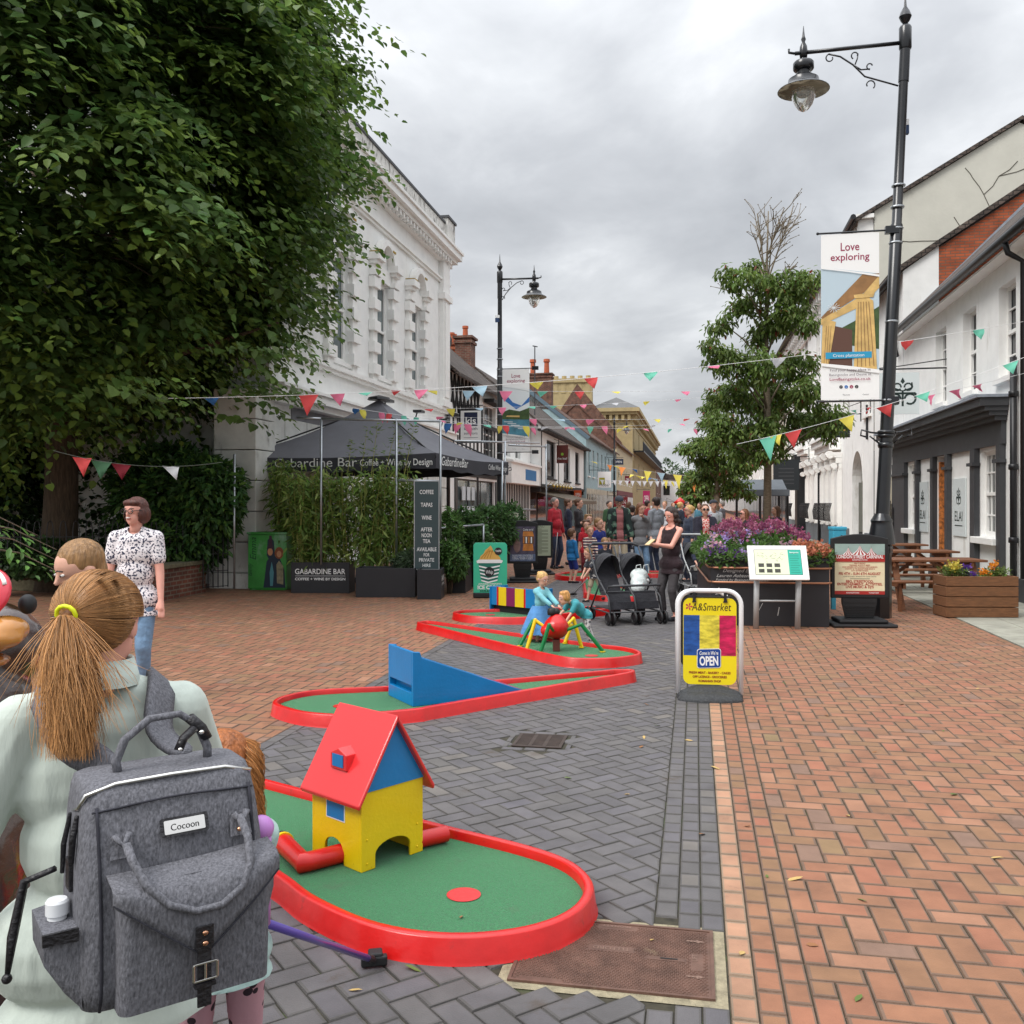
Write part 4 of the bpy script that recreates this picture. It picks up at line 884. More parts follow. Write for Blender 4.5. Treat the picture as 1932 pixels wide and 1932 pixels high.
q = crown_pts(1500, .45, .72); A_ = sprays(q[:, :3], unit(q[:, 3:] + rnd(len(q), .4)), 1.4 + 0 * rng.random(len(q)), 22, .2 + .2 * rng.random(len(q)), .3, .17)
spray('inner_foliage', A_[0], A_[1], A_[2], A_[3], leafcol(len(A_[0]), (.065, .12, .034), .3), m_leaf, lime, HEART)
mb = MB(); tx, ty = -8.35, 17.3
mb.tube([(tx, ty, -.1), (tx, ty, .6), (tx + .05, ty, 2.0), (tx, ty + .1, 4.5), (tx - .1, ty, 7.5), (tx, ty, 11)], [.46, .33, .29, .27, .2, .06], 14)
for k in range(26):
 a = random.random() * 6.28; z0 = 2.6 + k * .3; L_ = 4.5 * (1 - k / 45); e_ = (tx + L_ * math.cos(a), ty + L_ * math.sin(a), z0 + 1.2 + random.random())
 mb.tube([(tx, ty, z0), (tx + L_ * .4 * math.cos(a), ty + L_ * .4 * math.sin(a), z0 + .9), e_], [.11, .07, .02], 7)
ob('trunk', mb, m_bark, lime, world=True, smooth=True)
mb = MB()     # thin shoots carrying the leaves at the crown's edge
q2 = crown_pts(500, .75, .95)
for r_ in q2: p = Vector(r_[:3]); dv = Vector((r_[3], r_[4], r_[5] * .3)).normalized(); mb.tube([p - dv * .8, p + dv * .3, p + dv * 1.0 + Vector((0, 0, -.2))], [.014, .009, .004], 3, caps=False)
ob('twig', mb, m_bark, lime, world=True)
def bush(name, label, loc, shells, n, templ, size, base, var=.25, bright=None, bf=0, cat='bush', hang=-.3, mat=None, group=None, stems=6, upn=.8):
 """shells: list of (centre, radii); leaves lie close to the outer surface, stems run up the middle"""
 o = thing(name, label, cat, loc, group=group); vol = np.array([r[0] * r[1] + r[1] * r[2] + r[0] * r[2] for _, r in shells]); cnt = (n * vol / vol.sum()).astype(int); ps, ds = [], []
 for (c, r), k in zip(shells, cnt):
  d_ = unit(rng.normal(size=(k, 3))); f = (.62 + .42 * rng.random(k) ** .6)[:, None]; lump = 1 + .12 * np.sin(d_[:, :1] * 7 + c[0] * 3) * np.sin(d_[:, 2:] * 8)
  ps.append(np.array(c) + d_ * np.array(r) * f * lump); ds.append(d_)
 p = np.vstack(ps); d_ = np.vstack(ds); ok = p[:, 2] > .03; p, d_ = p[ok], d_[ok]; m = len(p)
 ax = unit(d_ * .7 + np.array([0, 0, hang]) + rnd(m, .45)); nr = unit(d_ * .6 + np.array([0, 0, upn]) + rnd(m, .4))
 spray('foliage', p, ax, nr, size * (1 + rng.normal(0, .22, m)).clip(.4, 1.8), leafcol(m, base, var, bright, bf), mat or m_leaf, o, templ)
 mb = MB()
 for k in range(stems):
  c, r = shells[k % len(shells)]; b_ = (loc[0] + random.uniform(-.3, .3) * min(r[0], 1), loc[1] + random.uniform(-.2, .2), 0 if loc[2] < .1 else loc[2]); mb.tube([b_, ((b_[0] + c[0]) / 2, (b_[1] + c[1]) / 2, c[2] * .5), (c[0], c[1], c[2] + r[2] * .5)], [.03, .02, .006], 5)
 ob('stem', mb, m_bark, o, world=True); return o
# laurel hedge and dark ivy mass behind the railings
lau = []
for px, py, Y, rx, rz in ((300, 960, 17.6, .95, .9), (350, 930, 17.2, .8, .7), (395, 920, 16.9, .6, .55), (360, 1010, 17.0, .7, .6), (290, 900, 17.8, .8, .6), (405, 960, 17.0, .45, .5), (330, 880, 17.9, .6, .4), (320, 1040, 17.0, .7, .5)):
 lau.append((tuple(P(px, py, Y)), (rx, .75, rz)))
bush('laurel_bush', 'glossy green laurel bush leaning over the low brick wall by the gate', P(330, 1075, 17.3) * 1.0, lau, 13000, OVAL, .15, (.055, .125, .035), .3, (.13, .24, .05), .22)
ivy = [(tuple(P(px, py, Y)), (rx, .9, rz)) for px, py, Y, rx, rz in ((20, 980, 19.5, 1.3, 1.1), (200, 960, 20, 1.2, 1.3), (60, 900, 20, 1.4, 1.0), (150, 1010, 20.5, 1.4, .8), (-60, 940, 19, 1.5, 1.4), (230, 880, 20, 1.0, .8), (250, 1010, 19.8, 1.0, .8), (130, 900, 21, 1.6, 1.2))]
bush('ivy_hedge', 'dark ivy covered hedge filling the garden behind the railings and trunk', P(100, 1080, 20), ivy, 17000, HEART, .12, (.035, .075, .025), .35, (.08, .14, .04), .1, cat='hedge')
low = [(tuple(P(px, py, Y)), (rx, .35, rz)) for px, py, Y, rx, rz in ((20, 1065, 16.2, .8, .22), (100, 1070, 16.3, .6, .2), (60, 1045, 16.6, .8, .25))]
bush('low_ivy', 'straggling low ivy spilling along the foot of the black railings', P(60, 1085, 16.3), low, 2200, HEART, .09, (.05, .10, .03), .4, cat='ivy')
# leafy shoot entering from the left edge
q = np.array([tuple(P(-60, 985, 8.5)), tuple(P(-60, 1005, 8.4)), tuple(P(-50, 1030, 8.3)), tuple(P(-90, 960, 8.8))]); A_ = sprays(q, np.array([[1., -.05, -.12]] * 4), np.array([.85, .7, .75, .6]), 16, np.array([.25] * 4), .16, .12)
sh = thing('leafy_shoot', 'bright green leafy shoots reaching in low at the left edge', 'branch', tuple(P(-60, 1010, 8.5)))
spray('leaves', A_[0], A_[1], A_[2], A_[3], leafcol(len(A_[0]), (.12, .26, .06), .2), m_leaf, sh, OVAL); mb = MB()
for s_ in q: s_ = Vector(s_); mb.tube([s_ - Vector((.6, 0, 0)), s_, s_ + Vector((.4, 0, -.06)), s_ + Vector((.8, 0, -.25))], [.012, .01, .006, .003], 5)
ob('twig', mb, m_bark, sh, world=True)
# ---- bamboo screen in the planters
def bamboo(name, label, pts, n, group):
 o = thing(name, label, 'bamboo', pts[0], group=group); mb = MB(); ps, ax = [], []
 a, b = Vector(pts[0]), Vector(pts[1]); dep = Vector((.05, .28, 0))
 for k in range(n):
  t = random.random(); base_ = a.lerp(b, t) + dep * random.random(); h = 1.46 + .38 * random.random() - .25 * abs(t - .5); h = h * pts[2]
  top = base_ + Vector((random.gauss(0, .16), random.gauss(0, .1), h)); mid = base_.lerp(top, .5) + Vector((random.gauss(0, .04), 0, 0)); mb.tube([base_, mid, top], [.009, .007, .003], 5)
  nl = int(62 * h / 1.8)
  for q in range(nl):
   f = (.10 + .92 * (q / nl)); c = base_.lerp(top, min(f, 1)); ps.append((c.x + random.gauss(0, .085), c.y + random.gauss(0, .085), c.z + random.gauss(0, .06))); ax.append((random.gauss(0, 1), random.gauss(0, .8), -.55 + random.gauss(0, .4)))
 ps = np.array(ps); ax = unit(np.array(ax)); m = len(ps)
 spray('foliage', ps, ax, unit(rnd(m, .5) + np.array([0, -.3, .8])), .165 * (1 + rng.normal(0, .25, m)).clip(.4, 1.7), leafcol(m, (.17, .27, .06), .3, (.30, .38, .10), .25), m_leaf, o, BLADEW)
 ob('stems', mb, M('bamboo_cane', rgb(150, 150, 80), rough=.5), o, world=True); return o
PB1 = (P(556, 1068, 16.75), P(660, 1068, 16.9)); PB2 = (P(672, 1075, 16.6), P(772, 1077, 16.75))
bamboo('bamboo', 'feathery olive bamboo in the lettered black planter', (PB1[0], PB1[1], 1.0), 62, 'bamboo screen of the cafe terrace')
bamboo('bamboo', 'brighter green bamboo in the plain black planter beside the menu board', (PB2[0], PB2[1], 1.06), 66, 'bamboo screen of the cafe terrace')
bamboo('bamboo', 'thin straggling bamboo between the painted cabinet and the terrace planters', (P(520, 1040, 17.4), P(560, 1040, 17.6), .98), 26, 'bamboo screen of the cafe terrace')
# wispy tall canes over the parasol
mb = MB(); ps, ax = [], []
for px in (655, 680, 700, 725, 745, 762):
 a = P(px, 900, 16.8); b = P(px + random.uniform(5, 28), random.uniform(775, 830), 16.8); mb.tube([a, a.lerp(b, .5), b], [.007, .005, .002], 4)
 for k in range(40): c = a.lerp(b, .15 + .85 * random.random()); ps.append((c.x + random.gauss(0, .05), c.y, c.z)); ax.append((random.gauss(0, 1), random.gauss(0, .6), .2))
ws = thing('bamboo', 'loose wispy bamboo canes rising in front of the grey parasol', 'bamboo', P(700, 1075, 16.8), group='bamboo screen of the cafe terrace'); ob('stems', mb, MATS['bamboo_cane'], ws, world=True)
ps = np.array(ps); m = len(ps); spray('foliage', ps, unit(np.array(ax)), unit(rnd(m)), .10 * np.ones(m), leafcol(m, (.14, .2, .06), .2), m_leaf, ws, BLADEW)
# ---- street trees on the right
def street_tree(label, base, H, lobes, n, size, trunk_r, twigs=True, colr=(.14, .21, .048)):
 o = thing('street_tree', label, 'tree', base, group='street trees planted down the right side'); b = Vector(base); mb = MB()
 mb.tube([b + Vector((0, 0, -.05)), b + Vector((.02, 0, H * .35)), b + Vector((-.02, 0, H * .6)), b + Vector((0, 0, H * .8)), b + Vector((.03, 0, H * .93))], [trunk_r, trunk_r * .8, trunk_r * .55, trunk_r * .25, .012], 10)
 for c, r in lobes:
  c = Vector(c); zb = max(b.z + H * .28, c.z - .7 - abs(c.x - b.x) * .35); mb.tube([(b.x, b.y, zb), ((b.x + c.x) / 2, (b.y + c.y) / 2, (zb + c.z) / 2 + .1), tuple(c)], [trunk_r * .3, .018, .006], 5)
 ob('trunk', mb, m_barkg, o, world=True, smooth=True)
 if twigs:
  mb = MB()
  def tw(p, d, L_, r, lv):
   L_ *= 1.16; r *= 1.2
   e_ = p + d * L_; mid = p.lerp(e_, .5) + Vector((random.gauss(0, .03), random.gauss(0, .03), 0)) * L_; mb.tube([p, mid, e_], [r, r * .8, r * .5], 4)
   if lv:
    for k in range(5 if lv > 1 else 4):
     q = p.lerp(e_, .25 + .75 * random.random()); dd = (d + Vector((random.gauss(0, .6), random.gauss(0, .6), random.gauss(.15, .25)))).normalized(); tw(q, dd, L_ * random.uniform(.3, .5), r * .55, lv - 1)
   else: mb.ell(e_, .014, n=5, k=3)
  for dx, dz, s_, L_ in ((-.12, 1, .62, 1.35), (.36, 1, .64, 1.35), (.1, 1, .62, 1.0), (-.8, .5, .56, .75), (.6, .7, .60, .7), (-.35, .9, .66, .7), (.3, .9, .7, .9)):
   tw(b + Vector((dx * .1, 0, H * (s_ + .12))), Vector((dx, random.gauss(0, .2), dz)).normalized(), L_, .016, 2)
  ob('bare_twigs', mb, m_barkg, o, world=True)
 ps, dr_ = [], []
 tot = sum(r ** 2 for _, r in lobes)
 for c, r in lobes:
  k = int(n * r ** 2 / tot); nc = max(5, int(k / 26)); cc = unit(rng.normal(size=(nc, 3))) * (r * (.45 + .6 * rng.random((nc, 1)))) * np.array([1, 1, .72]) + np.array(c)
  for q in cc:
   w = unit(rng.normal(size=(26, 3))) * (.19 * rng.random((26, 1)) ** .5) * np.array([1.1, 1.1, .75]); ps.append(q + w); dr_.append(w)
 p = np.vstack(ps); w = np.vstack(dr_); m = len(p); ax = unit(unit(w) * .6 + np.array([0, 0, -.75]) + rnd(m, .35)); nr = unit(unit(w) * .8 + np.array([0, 0, .7]) + rnd(m, .3))
 cl = np.repeat(.7 + .6 * rng.random(len(ps)), 26)[:, None]
 cc = leafcol(m, colr, .22) * cl; rr = rng.random(m) < .02; cc[rr] = (.22, .06, .03)
 spray('crown', p, ax, nr, size * (1 + rng.normal(0, .2, m)).clip(.4, 1.7), cc.clip(.003, 1), m_leaf, o, OVAL); return o
def lobes_px(L_, Y, sc=1.0):
 o = []
 for px, py, rp in L_: o.append((tuple(P(px, py, Y + random.uniform(-.9, .9))), rp * Y / F * sc * .86))
 return o
TA = [(1455, 535, 42), (1392, 525, 34), (1512, 528, 36), (1405, 580, 36), (1485, 590, 44), (1360, 607, 28), (1445, 625, 42), (1500, 560, 30), (1430, 500, 24), (1368, 680, 38), (1430, 690, 50), (1500, 690, 44), (1385, 745, 50), (1455, 755, 62), (1525, 745, 44), (1375, 805, 40), (1440, 815, 52), (1510, 800, 48), (1575, 785, 34), (1350, 828, 30), (1392, 850, 30), (1450, 850, 34), (1345, 650, 22), (1520, 605, 26), (1560, 812, 26)]
street_tree('nearest street tree with leafless twiggy top rising above the flower trough', G(1447, 1090), 8.5, lobes_px(TA, 20.2), 17000, .118, .095)
TB = [(1350, 800, 40), (1330, 840, 40), (1385, 830, 40), (1300, 850, 24), (1350, 880, 46), (1395, 880, 36), (1310, 900, 26), (1370, 920, 36), (1405, 925, 24), (1340, 770, 22)]
street_tree('second street tree with a low round crown behind the nearest one', G(1352, 1031), 6.2, lobes_px(TB, 35), 8000, .16, .13, twigs=False)
TC = [(1305, 905, 22), (1295, 925, 18), (1325, 915, 22), (1310, 940, 18), (1330, 890, 18), (1340, 935, 16)]
street_tree('third street tree small and distant at the end of the row', G(1318, 1000), 5.0, lobes_px(TC, 57), 3000, .3, .14, twigs=False)
tl = []
for k in range(14): tl.append(((-6 + k * 4.5 + 40, 236 + random.uniform(-4, 4), 6 + random.uniform(-1, 3)), (4, 3, 4)))
bush('tree_line', 'far green trees showing over the low building at the street end', (45, 236, 0), tl, 6000, OVAL, .9, (.07, .12, .05), .3, cat='trees')
# ================================================================ MINIATURE GOLF
m_red = M('red_fibreglass', rgb(206, 22, 20), rough=.34, nscale=5, namt=.16, coat=.25, dirt=(rgb(140, 38, 34), 14, .60, 1), bump=.08, bscale=30)
m_turf = M('artificial_turf', rgb(18, 116, 60), rough=.95, nscale=150, namt=.5, bump=.6, bscale=300, sheen=.2, dirt=(rgb(46, 92, 52), 3.5, .60, 1))
m_blue = M('blue_fibreglass', rgb(0, 122, 186), rough=.36, nscale=3, namt=.1, coat=.2, dirt=(rgb(60, 120, 150), 22, .66, 1), bump=.08, bscale=40); m_yel = M('yellow_fibreglass', rgb(236, 200, 14), rough=.38, nscale=4, namt=.08, coat=.2, dirt=(rgb(140, 116, 30), 30, .64, 1), bump=.1, bscale=60)
m_green = M('green_fibreglass', rgb(0, 120, 62), rough=.3, coat=.3); m_pur = M('purple_paint', rgb(128, 22, 84), rough=.4); m_rub = M('black_rubber', rgb(24, 24, 26), rough=.6)
m_roofred = M('coral_roof', rgb(226, 50, 52), rough=.25, nscale=3, namt=.05, coat=.4)
def smooth_loop(pts, k=7):
 o = []; n = len(pts)
 for i in range(n):
  p0, p1, p2, p3 = (Vector(pts[(i + j) % n]) for j in (-1, 0, 1, 2))
  for q in range(k):
   t = q / k; o.append(.5 * ((2 * p1) + (p2 - p0) * t + (2 * p0 - 5 * p1 + 4 * p2 - p3) * t * t + (3 * p1 - p0 - 3 * p2 + p3) * t ** 3))
 return o
def straighten(pts, runs):      # insert points so that long sides stay straight
 o = []
 for i, p in enumerate(pts):
  o.append(p); q = pts[(i + 1) % len(pts)]; d = math.hypot(q[0] - p[0], q[1] - p[1])
  if d > .7:
   for t in (.08, .35, .65, .92): o.append((p[0] + (q[0] - p[0]) * t, p[1] + (q[1] - p[1]) * t))
 return o
def track(label, pts, cup, cupmat=None, joint=None):
 pts = [Vector((p[0], p[1])) for p in straighten(pts, None)]; lp = smooth_loop(pts, 5); n = len(lp)
 ar = sum(lp[i].x * lp[(i + 1) % n].y - lp[(i + 1) % n].x * lp[i].y for i in range(n))
 if ar < 0: lp.reverse()
 nr = []
 for i in range(n):
  d = lp[(i + 1) % n] - lp[i - 1]; d.normalize(); nr.append(Vector((-d.y, d.x)))
 cx, cy = sum(p.x for p in lp) / n, sum(p.y for p in lp) / n; t = thing('golf_track', label, 'mini golf track', (cx, cy, 0), group='mini golf tracks laid along the street')
 prof = ((-.004, .0), (.002, .012), (.012, .088), (.017, .094), (.046, .096), (.051, .09), (.054, .04)); mb = MB(); vs = []
 for o_, z in prof: vs += [(p.x + q.x * o_, p.y + q.y * o_, z) for p, q in zip(lp, nr)]
 fs = [(r * n + i, r * n + (i + 1) % n, (r + 1) * n + (i + 1) % n, (r + 1) * n + i) for r in range(len(prof) - 1) for i in range(n)]; mb.add(vs, fs); ob('rim', mb, m_red, t, world=True, smooth=True)
 mb = MB(); mb.add([(p.x + q.x * .05, p.y + q.y * .05, .055) for p, q in zip(lp, nr)], [tuple(range(n))]); ob('turf', mb, m_turf, t, world=True)
 mb = MB(); mb.lathe([(.062, .0565), (.062, .0575)], (*cup, 0), 24); mb.lathe([(.066, .0568), (.068, .0585), (.062, .059)], (*cup, 0), 24); ob('cup', mb, cupmat or m_red, t, world=True)
 if joint:
  mb = MB()
  for (x, y, z) in joint: mb.box((x, y, .05), (.006, .03, .1), Matrix.Rotation(z, 3, 'Z'))
  ob('joint_seam', mb, m_pur, t, world=True)
 return t
T1 = [(-.5, 3.33), (-.213, 3.245), (.064, 3.30), (.255, 3.46), (.335, 3.70), (.27, 3.95), (.08, 4.15), (-.26, 4.38), (-1.09, 4.97), (-2.2, 5.77), (-2.40, 5.8), (-2.48, 5.62), (-2.35, 5.42), (-.93, 3.75), (-.77, 3.55)]
T2 = [(-1.83, 7.12), (-1.68, 6.9), (-1.456, 6.73), (-1.15, 6.68), (-.70, 6.86), (.98, 8.28), (1.11, 8.42), (1.10, 8.54), (.93, 8.55), (-.193, 8.02), (-1.07, 7.76), (-1.58, 7.62), (-1.8, 7.38)]
T3 = [(-1.14, 11.75), (-1.22, 11.95), (-1.1, 12.1), (-.95, 12.0), (.154, 10.85), (.918, 10.1), (1.17, 9.9), (1.31, 9.65), (1.29, 9.38), (1.07, 9.18), (.79, 9.1), (.52, 9.17), (.27, 9.5)]
T4 = [(-.83, 13.0), (-.615, 12.6), (-.23, 12.42), (.14, 12.42), (.55, 12.7), (1.5, 13.55), (1.6, 13.78), (1.4, 13.87), (.66, 13.62), (-.3, 13.42), (-.7, 13.3)]
T5 = [(1.22, 15.9), (1.4, 15.4), (1.9, 15.2), (2.3, 15.45), (2.42, 15.85), (2.2, 16.25), (1.75, 18.9), (1.6, 19.15), (1.42, 19.0), (1.3, 17.2)]
T6 = [(.9, 19.95), (1.1, 19.45), (1.6, 19.35), (2.2, 19.9), (2.5, 20.9), (2.2, 21.3), (1.6, 21.1), (1.1, 20.6)]
T7 = [(2.72, 20.4), (3.1, 20.15), (3.45, 20.5), (3.4, 20.95), (2.95, 21.1)]
def gz(px, py, z=.057): p = G(px, py, z); return (p.x, p.y)
track('nearest golf track with the toy house and a big round end', T1, gz(875, 1688)); track('second golf track with the blue ramp, narrow end pointing right', T2, gz(645, 1332)); track('third golf track with the spider, narrow end pointing left', T3, gz(1116, 1237))
track('fourth golf track with the striped board behind the spider track', T4, gz(925, 1160)); track('golf track partly hidden behind the double pushchair', T5, (1.9, 15.75), M('orange_cup', rgb(220, 90, 30))); track('far golf track beside the boy in the blue jumper', T6, (1.6, 19.9), m_yel); track('farthest golf track glimpsed behind the woman with the phone', T7, (3.1, 20.6))
# ---- toy house
hx = Vector((.784, .62, 0)).normalized(); hrot = .83
hs_ = thing('toy_house', 'yellow toy house obstacle with coral red roof and blue gable', 'golf obstacle', (-.629, 3.92, .056), hrot)
Wd, Hw, Ha, th = .345, .335, .615, .012
mb = MB()      # gable side wall with arch (y=0), thick panels
arch = [(.075, 0)] + [(.075 + .01 * (1 - math.cos(a)), .07 + .035 * math.sin(a)) for a in (0,)] + [(.173 - .098 * math.cos(a), .055 + .05 * math.sin(a)) for a in [math.pi * k / 10 for k in range(11)]] + [(.271, 0)]
prof = [(0, 0)] + arch + [(Wd, 0), (Wd, Hw), (0, Hw)]
mb.prism([(x, 0, z) for x, z in prof], (0, th, 0)); mb.prism([(x, Wd - th, z) for x, z in prof], (0, th, 0))
pr2 = [(0, 0)] + [(.0 + .12, 0), (.125, .055)] + [(.19 - .065 * math.cos(math.pi * k / 8), .055 + .05 * math.sin(math.pi * k / 8)) for k in range(9)] + [(.255, 0), (Wd, 0), (Wd, Hw), (0, Hw)]
mb.prism([(0, y + .0, z) for y, z in [(max(min(y, Wd - th), th), z) for y, z in pr2]], (th, 0, 0)); mb.prism([(Wd - th, th, 0), (Wd - th, Wd - th, 0), (Wd - th, Wd - th, Hw), (Wd - th, th, Hw)], (th, 0, 0))
mb.bb(th, Wd - th, th, Wd - th, Hw - .02, Hw - .005); ob('wall', mb, m_yel, hs_, bevel=.003)
mb = MB(); e_ = .035; sl = (Ha - Hw) / (Wd / 2); tt_ = .022
for s_ in (0, 1):
 x0 = -e_ if s_ == 0 else Wd + e_; z0 = Hw - e_ * sl; mb.prism([(x0, -e_, z0 - .006), (Wd / 2, -e_, Ha - .006), (Wd / 2, -e_, Ha + tt_), (x0 - (.008 if s_ == 0 else -.008), -e_, z0 + tt_ * .6)], (0, Wd + 2 * e_, 0))
ob('roof', mb, m_roofred, hs_, bevel=.006)
mb = MB()
for y in (-.001, Wd - .011): mb.prism([(.0, y, Hw - .0), (Wd, y, Hw), (Wd / 2, y, Ha - .01)], (0, .012, 0))
mb.prism([(-.012, -.006, Hw - .004), (Wd + .012, -.006, Hw - .004), (Wd / 2, -.006, Ha - .008)], (0, .005, 0)); ob('gable', mb, m_blue, hs_)
mb = MB()      # dormer on the left slope
a0 = Vector((.045, .17, Hw + .085)); mb.prism([(.012, .12, Hw + .062), (.012, .23, Hw + .062), (.012, .23, Hw + .13), (.012, .175, Hw + .155), (.012, .12, Hw + .13)], (.125, 0, 0)); dm = ob('dormer', mb, m_roofred, hs_, bevel=.004)
mb = MB(); mb.bb(.008, .0115, .138, .212, Hw + .075, Hw + .128); ob('dormer_window', mb, m_blue, dm)
mb = MB(); mb.bb(-.003, -.0005, .115, .235, Hw - .145, Hw - .075); ob('window', mb, m_blue, hs_)
mb = MB(); mb.bb(-.0025, -.0003, .110, .240, Hw - .150, Hw - .070); ob('window_trim', mb, M('trim_white', rgb(228, 230, 232), rough=.5), hs_)
mb = MB()
for x, z in ((.03, .03), (.31, .03), (.03, .13), (.31, .13)): mb.lathe([(.005, 0), (.003, .004), (0, .004)], (x, -.001, z), 8, R=Matrix.Rotation(math.pi / 2, 3, 'X'))
ob('bolt', mb, m_yel, hs_)
# tubes through the house
tp = thing('ball_tube', 'bent red ball tube with a yellow and black mouth leading into the toy house', 'tube', (-.86, 3.91, .056))
A0, A1, A2 = Vector((-.70, 4.06, .098)), Vector((-.872, 3.925, .098)), Vector((-1.01, 4.15, .098))
mb = MB(); mb.tube([A0, A1 + (A0 - A1).normalized() * .02, A1 + Vector((-.012, .0, 0)), A1 + (A2 - A1).normalized() * .02, A2], [.04, .04, .043, .04, .042], 18); ob('tube', mb, m_red, tp, world=True, smooth=True, ang=35)
mb = MB(); d_ = (A2 - A1).normalized(); mb.tube([A2 - d_ * .005, A2 + d_ * .012], .048, 18); ob('yellow_collar', mb, m_yel, tp, world=True); mb = MB(); mb.tube([A2 + d_ * .012, A2 + d_ * .04], .044, 18); ob('mouth', mb, m_rub, tp, world=True)
t2 = thing('ball_tube', 'short red tube end sticking out on the far side of the toy house', 'tube', (-.33, 4.29, .056)); mb = MB(); mb.tube([(-.42, 4.20, .095), (-.30, 4.28, .095)], .036, 16); ob('tube', mb, m_red, t2, world=True, smooth=True, ang=35)
# ---- blue ramp
rx = Vector((.885, .495, 0)).normalized(); rr = math.atan2(rx.y, rx.x)
rp_ = thing('golf_ramp', 'blue wedge ramp obstacle with a slotted upright front', 'golf obstacle', (-.752, 7.125, .056), rr)
wv = .50; mb = MB(); pf = [(0, 0), (1.03, 0), (1.03, .008), (.075, .365), (.06, .41), (.0, .415)]
mb.prism([(x, 0, z) for x, z in pf], (0, .03, 0)); mb.prism([(x, wv, z) for x, z in pf], (0, -.03, 0)); mb.bb(.0, .03, .03, wv - .03, .0, .10); mb.bb(.0, .03, .03, wv - .03, .155, .412); mb.prism([(.06, .03, .30), (1.0, .03, .0), (1.0, .03, .015), (.06, .03, .32)], (0, wv - .06, 0)); ob('body', mb, m_blue, rp_, bevel=.008)
mb = MB(); mb.prism([(.07, .03, .325), (1.0, .03, .02), (1.0, .03, .024), (.07, .03, .33)], (0, wv - .06, 0)); ob('ramp_bed', mb, m_pur, rp_)
mb = MB(); mb.bb(.055, .06, .03, wv - .03, .08, .17); ob('slot_back', mb, m_blue, rp_)
# ---- striped board
a = Vector((-.31, 13.45, .056)); b = Vector((.33, 12.85, .056)); dv = b - a; sb_ = thing('golf_board', 'upright board obstacle striped blue, red, yellow and purple', 'golf obstacle', a, math.atan2(dv.y, dv.x)); Lb = dv.length
cols = [(0, .15, 0), (.15, .19, 1), (.19, .36, 2), (.36, .55, 3), (.55, .74, 2), (.74, .78, 1), (.78, 1, 0)]; mb = MB()
mb.bb(0, Lb, 0, .05, .1, .36)
for x0, x1, m in cols: mb.bb(x0 * Lb + .001, x1 * Lb - .001, -.004, -.0005, .101, .36, [0, 1, 2, 3][m])
ob('panel', mb, [m_blue, m_red, m_yel, m_pur], sb_)
mb = MB(); mb.bb(0, .02, -.02, .35, 0, .36); mb.bb(Lb - .02, Lb, -.02, .35, 0, .36); ob('side_panel', mb, m_blue, sb_, bevel=.004)
mb = MB(); mb.bb(.02, Lb - .02, .05, .33, 0, .098); ob('base', mb, m_rub, sb_)
# ---- spider
sp_ = thing('golf_spider', 'red spider obstacle on bent yellow and green legs', 'golf obstacle', (.46, 9.85, .056)); bc = Vector((.465, 9.85, .30))
me = blob([('e', bc, (.135, .14, .125)), ('e', bc + Vector((-.07, -.02, -.03)), (.1, .1, .08)), ('e', bc + Vector((.0, 0, .06)), (.09, .09, .09))], .012, 4)
mo = Matrix(MW[sp_.name].inverted()); me.transform(mo); mesh_ob('body', me, m_red, sp_)
mb = MB(); mb.ell(bc + Vector((.0, 0, .165)), (.04, .04, .04)); mb.lathe([(.046, -.03), (.05, 0), (.046, .03), (.03, .045), (0, .05)], bc + Vector((-.045, 0, .16)), 14); ob('head', mb, m_rub, sp_, world=True, smooth=True)
mb = MB(); mb.bb(.43, .50, 9.78, 9.92, .06, .18); ob('pedestal', mb, M('brown_block', rgb(92, 42, 34)), sp_, world=True)
for (fx, fy), (kx, ky), Y, m in (((981, 1219), (1006, 1171), 10.25, m_green), ((994, 1227), (1010, 1170), 9.95, m_yel), ((1019, 1235), (1036, 1179), 9.6, m_green), ((1097, 1222), (1082, 1167), 10.0, m_yel), ((1137, 1230), (1097, 1178), 9.7, m_green), ((1066, 1214), (1078, 1180), 10.4, m_yel)):
 ft = G(fx, fy, .06); kn = P(kx, ky, (Y + ft.y) / 2); sd_ = bc + (kn - bc) * .42; sd_.z = bc.z - .02
 mb = MB(); mb.tube([ft + Vector((0, 0, .01)), kn], .021, 10); mb.tube([kn, sd_], .017, 10); mb.ell(kn, .021, n=8, k=5); lg = ob('leg', mb, m, sp_, world=True, smooth=True, ang=40)
 mb = MB(); mb.lathe([(.03, 0), (.03, .008), (.0, .01)], ft, 14); ob('foot_plate', mb, m_yel, lg, world=True)
# ================================================================ STREET FURNITURE
m_alu = M('grey_metal', rgb(176, 178, 178), rough=.4, metal=.2, nscale=6, namt=.08); m_steel = M('steel_tube', rgb(175, 180, 184), rough=.3, metal=.8, nscale=8, namt=.15)
m_lampb = M('lamp_black', rgb(22, 24, 28), rough=.28, nscale=5, namt=.2, coat=.3); m_planter = M('planter_black', rgb(36, 37, 41), rough=.5, nscale=4, namt=.15, dirt=(rgb(90, 86, 80), 9, .72, 1))
m_soil = M('soil', rgb(48, 38, 28), rough=1, nscale=20, namt=.4)
m_ink = M('dark_ink', rgb(30, 30, 32)); m_wht = M('print_white', rgb(240, 240, 238), rough=.45); m_mag = M('magenta_ink', rgb(150, 24, 72)); m_tan = M('lamp_underside', rgb(160, 150, 128), rough=.7, nscale=8, namt=.2)
m_bulb = M('clear_bulb', rgb(235, 238, 235), rough=.05, trans=.85, spec=.6)
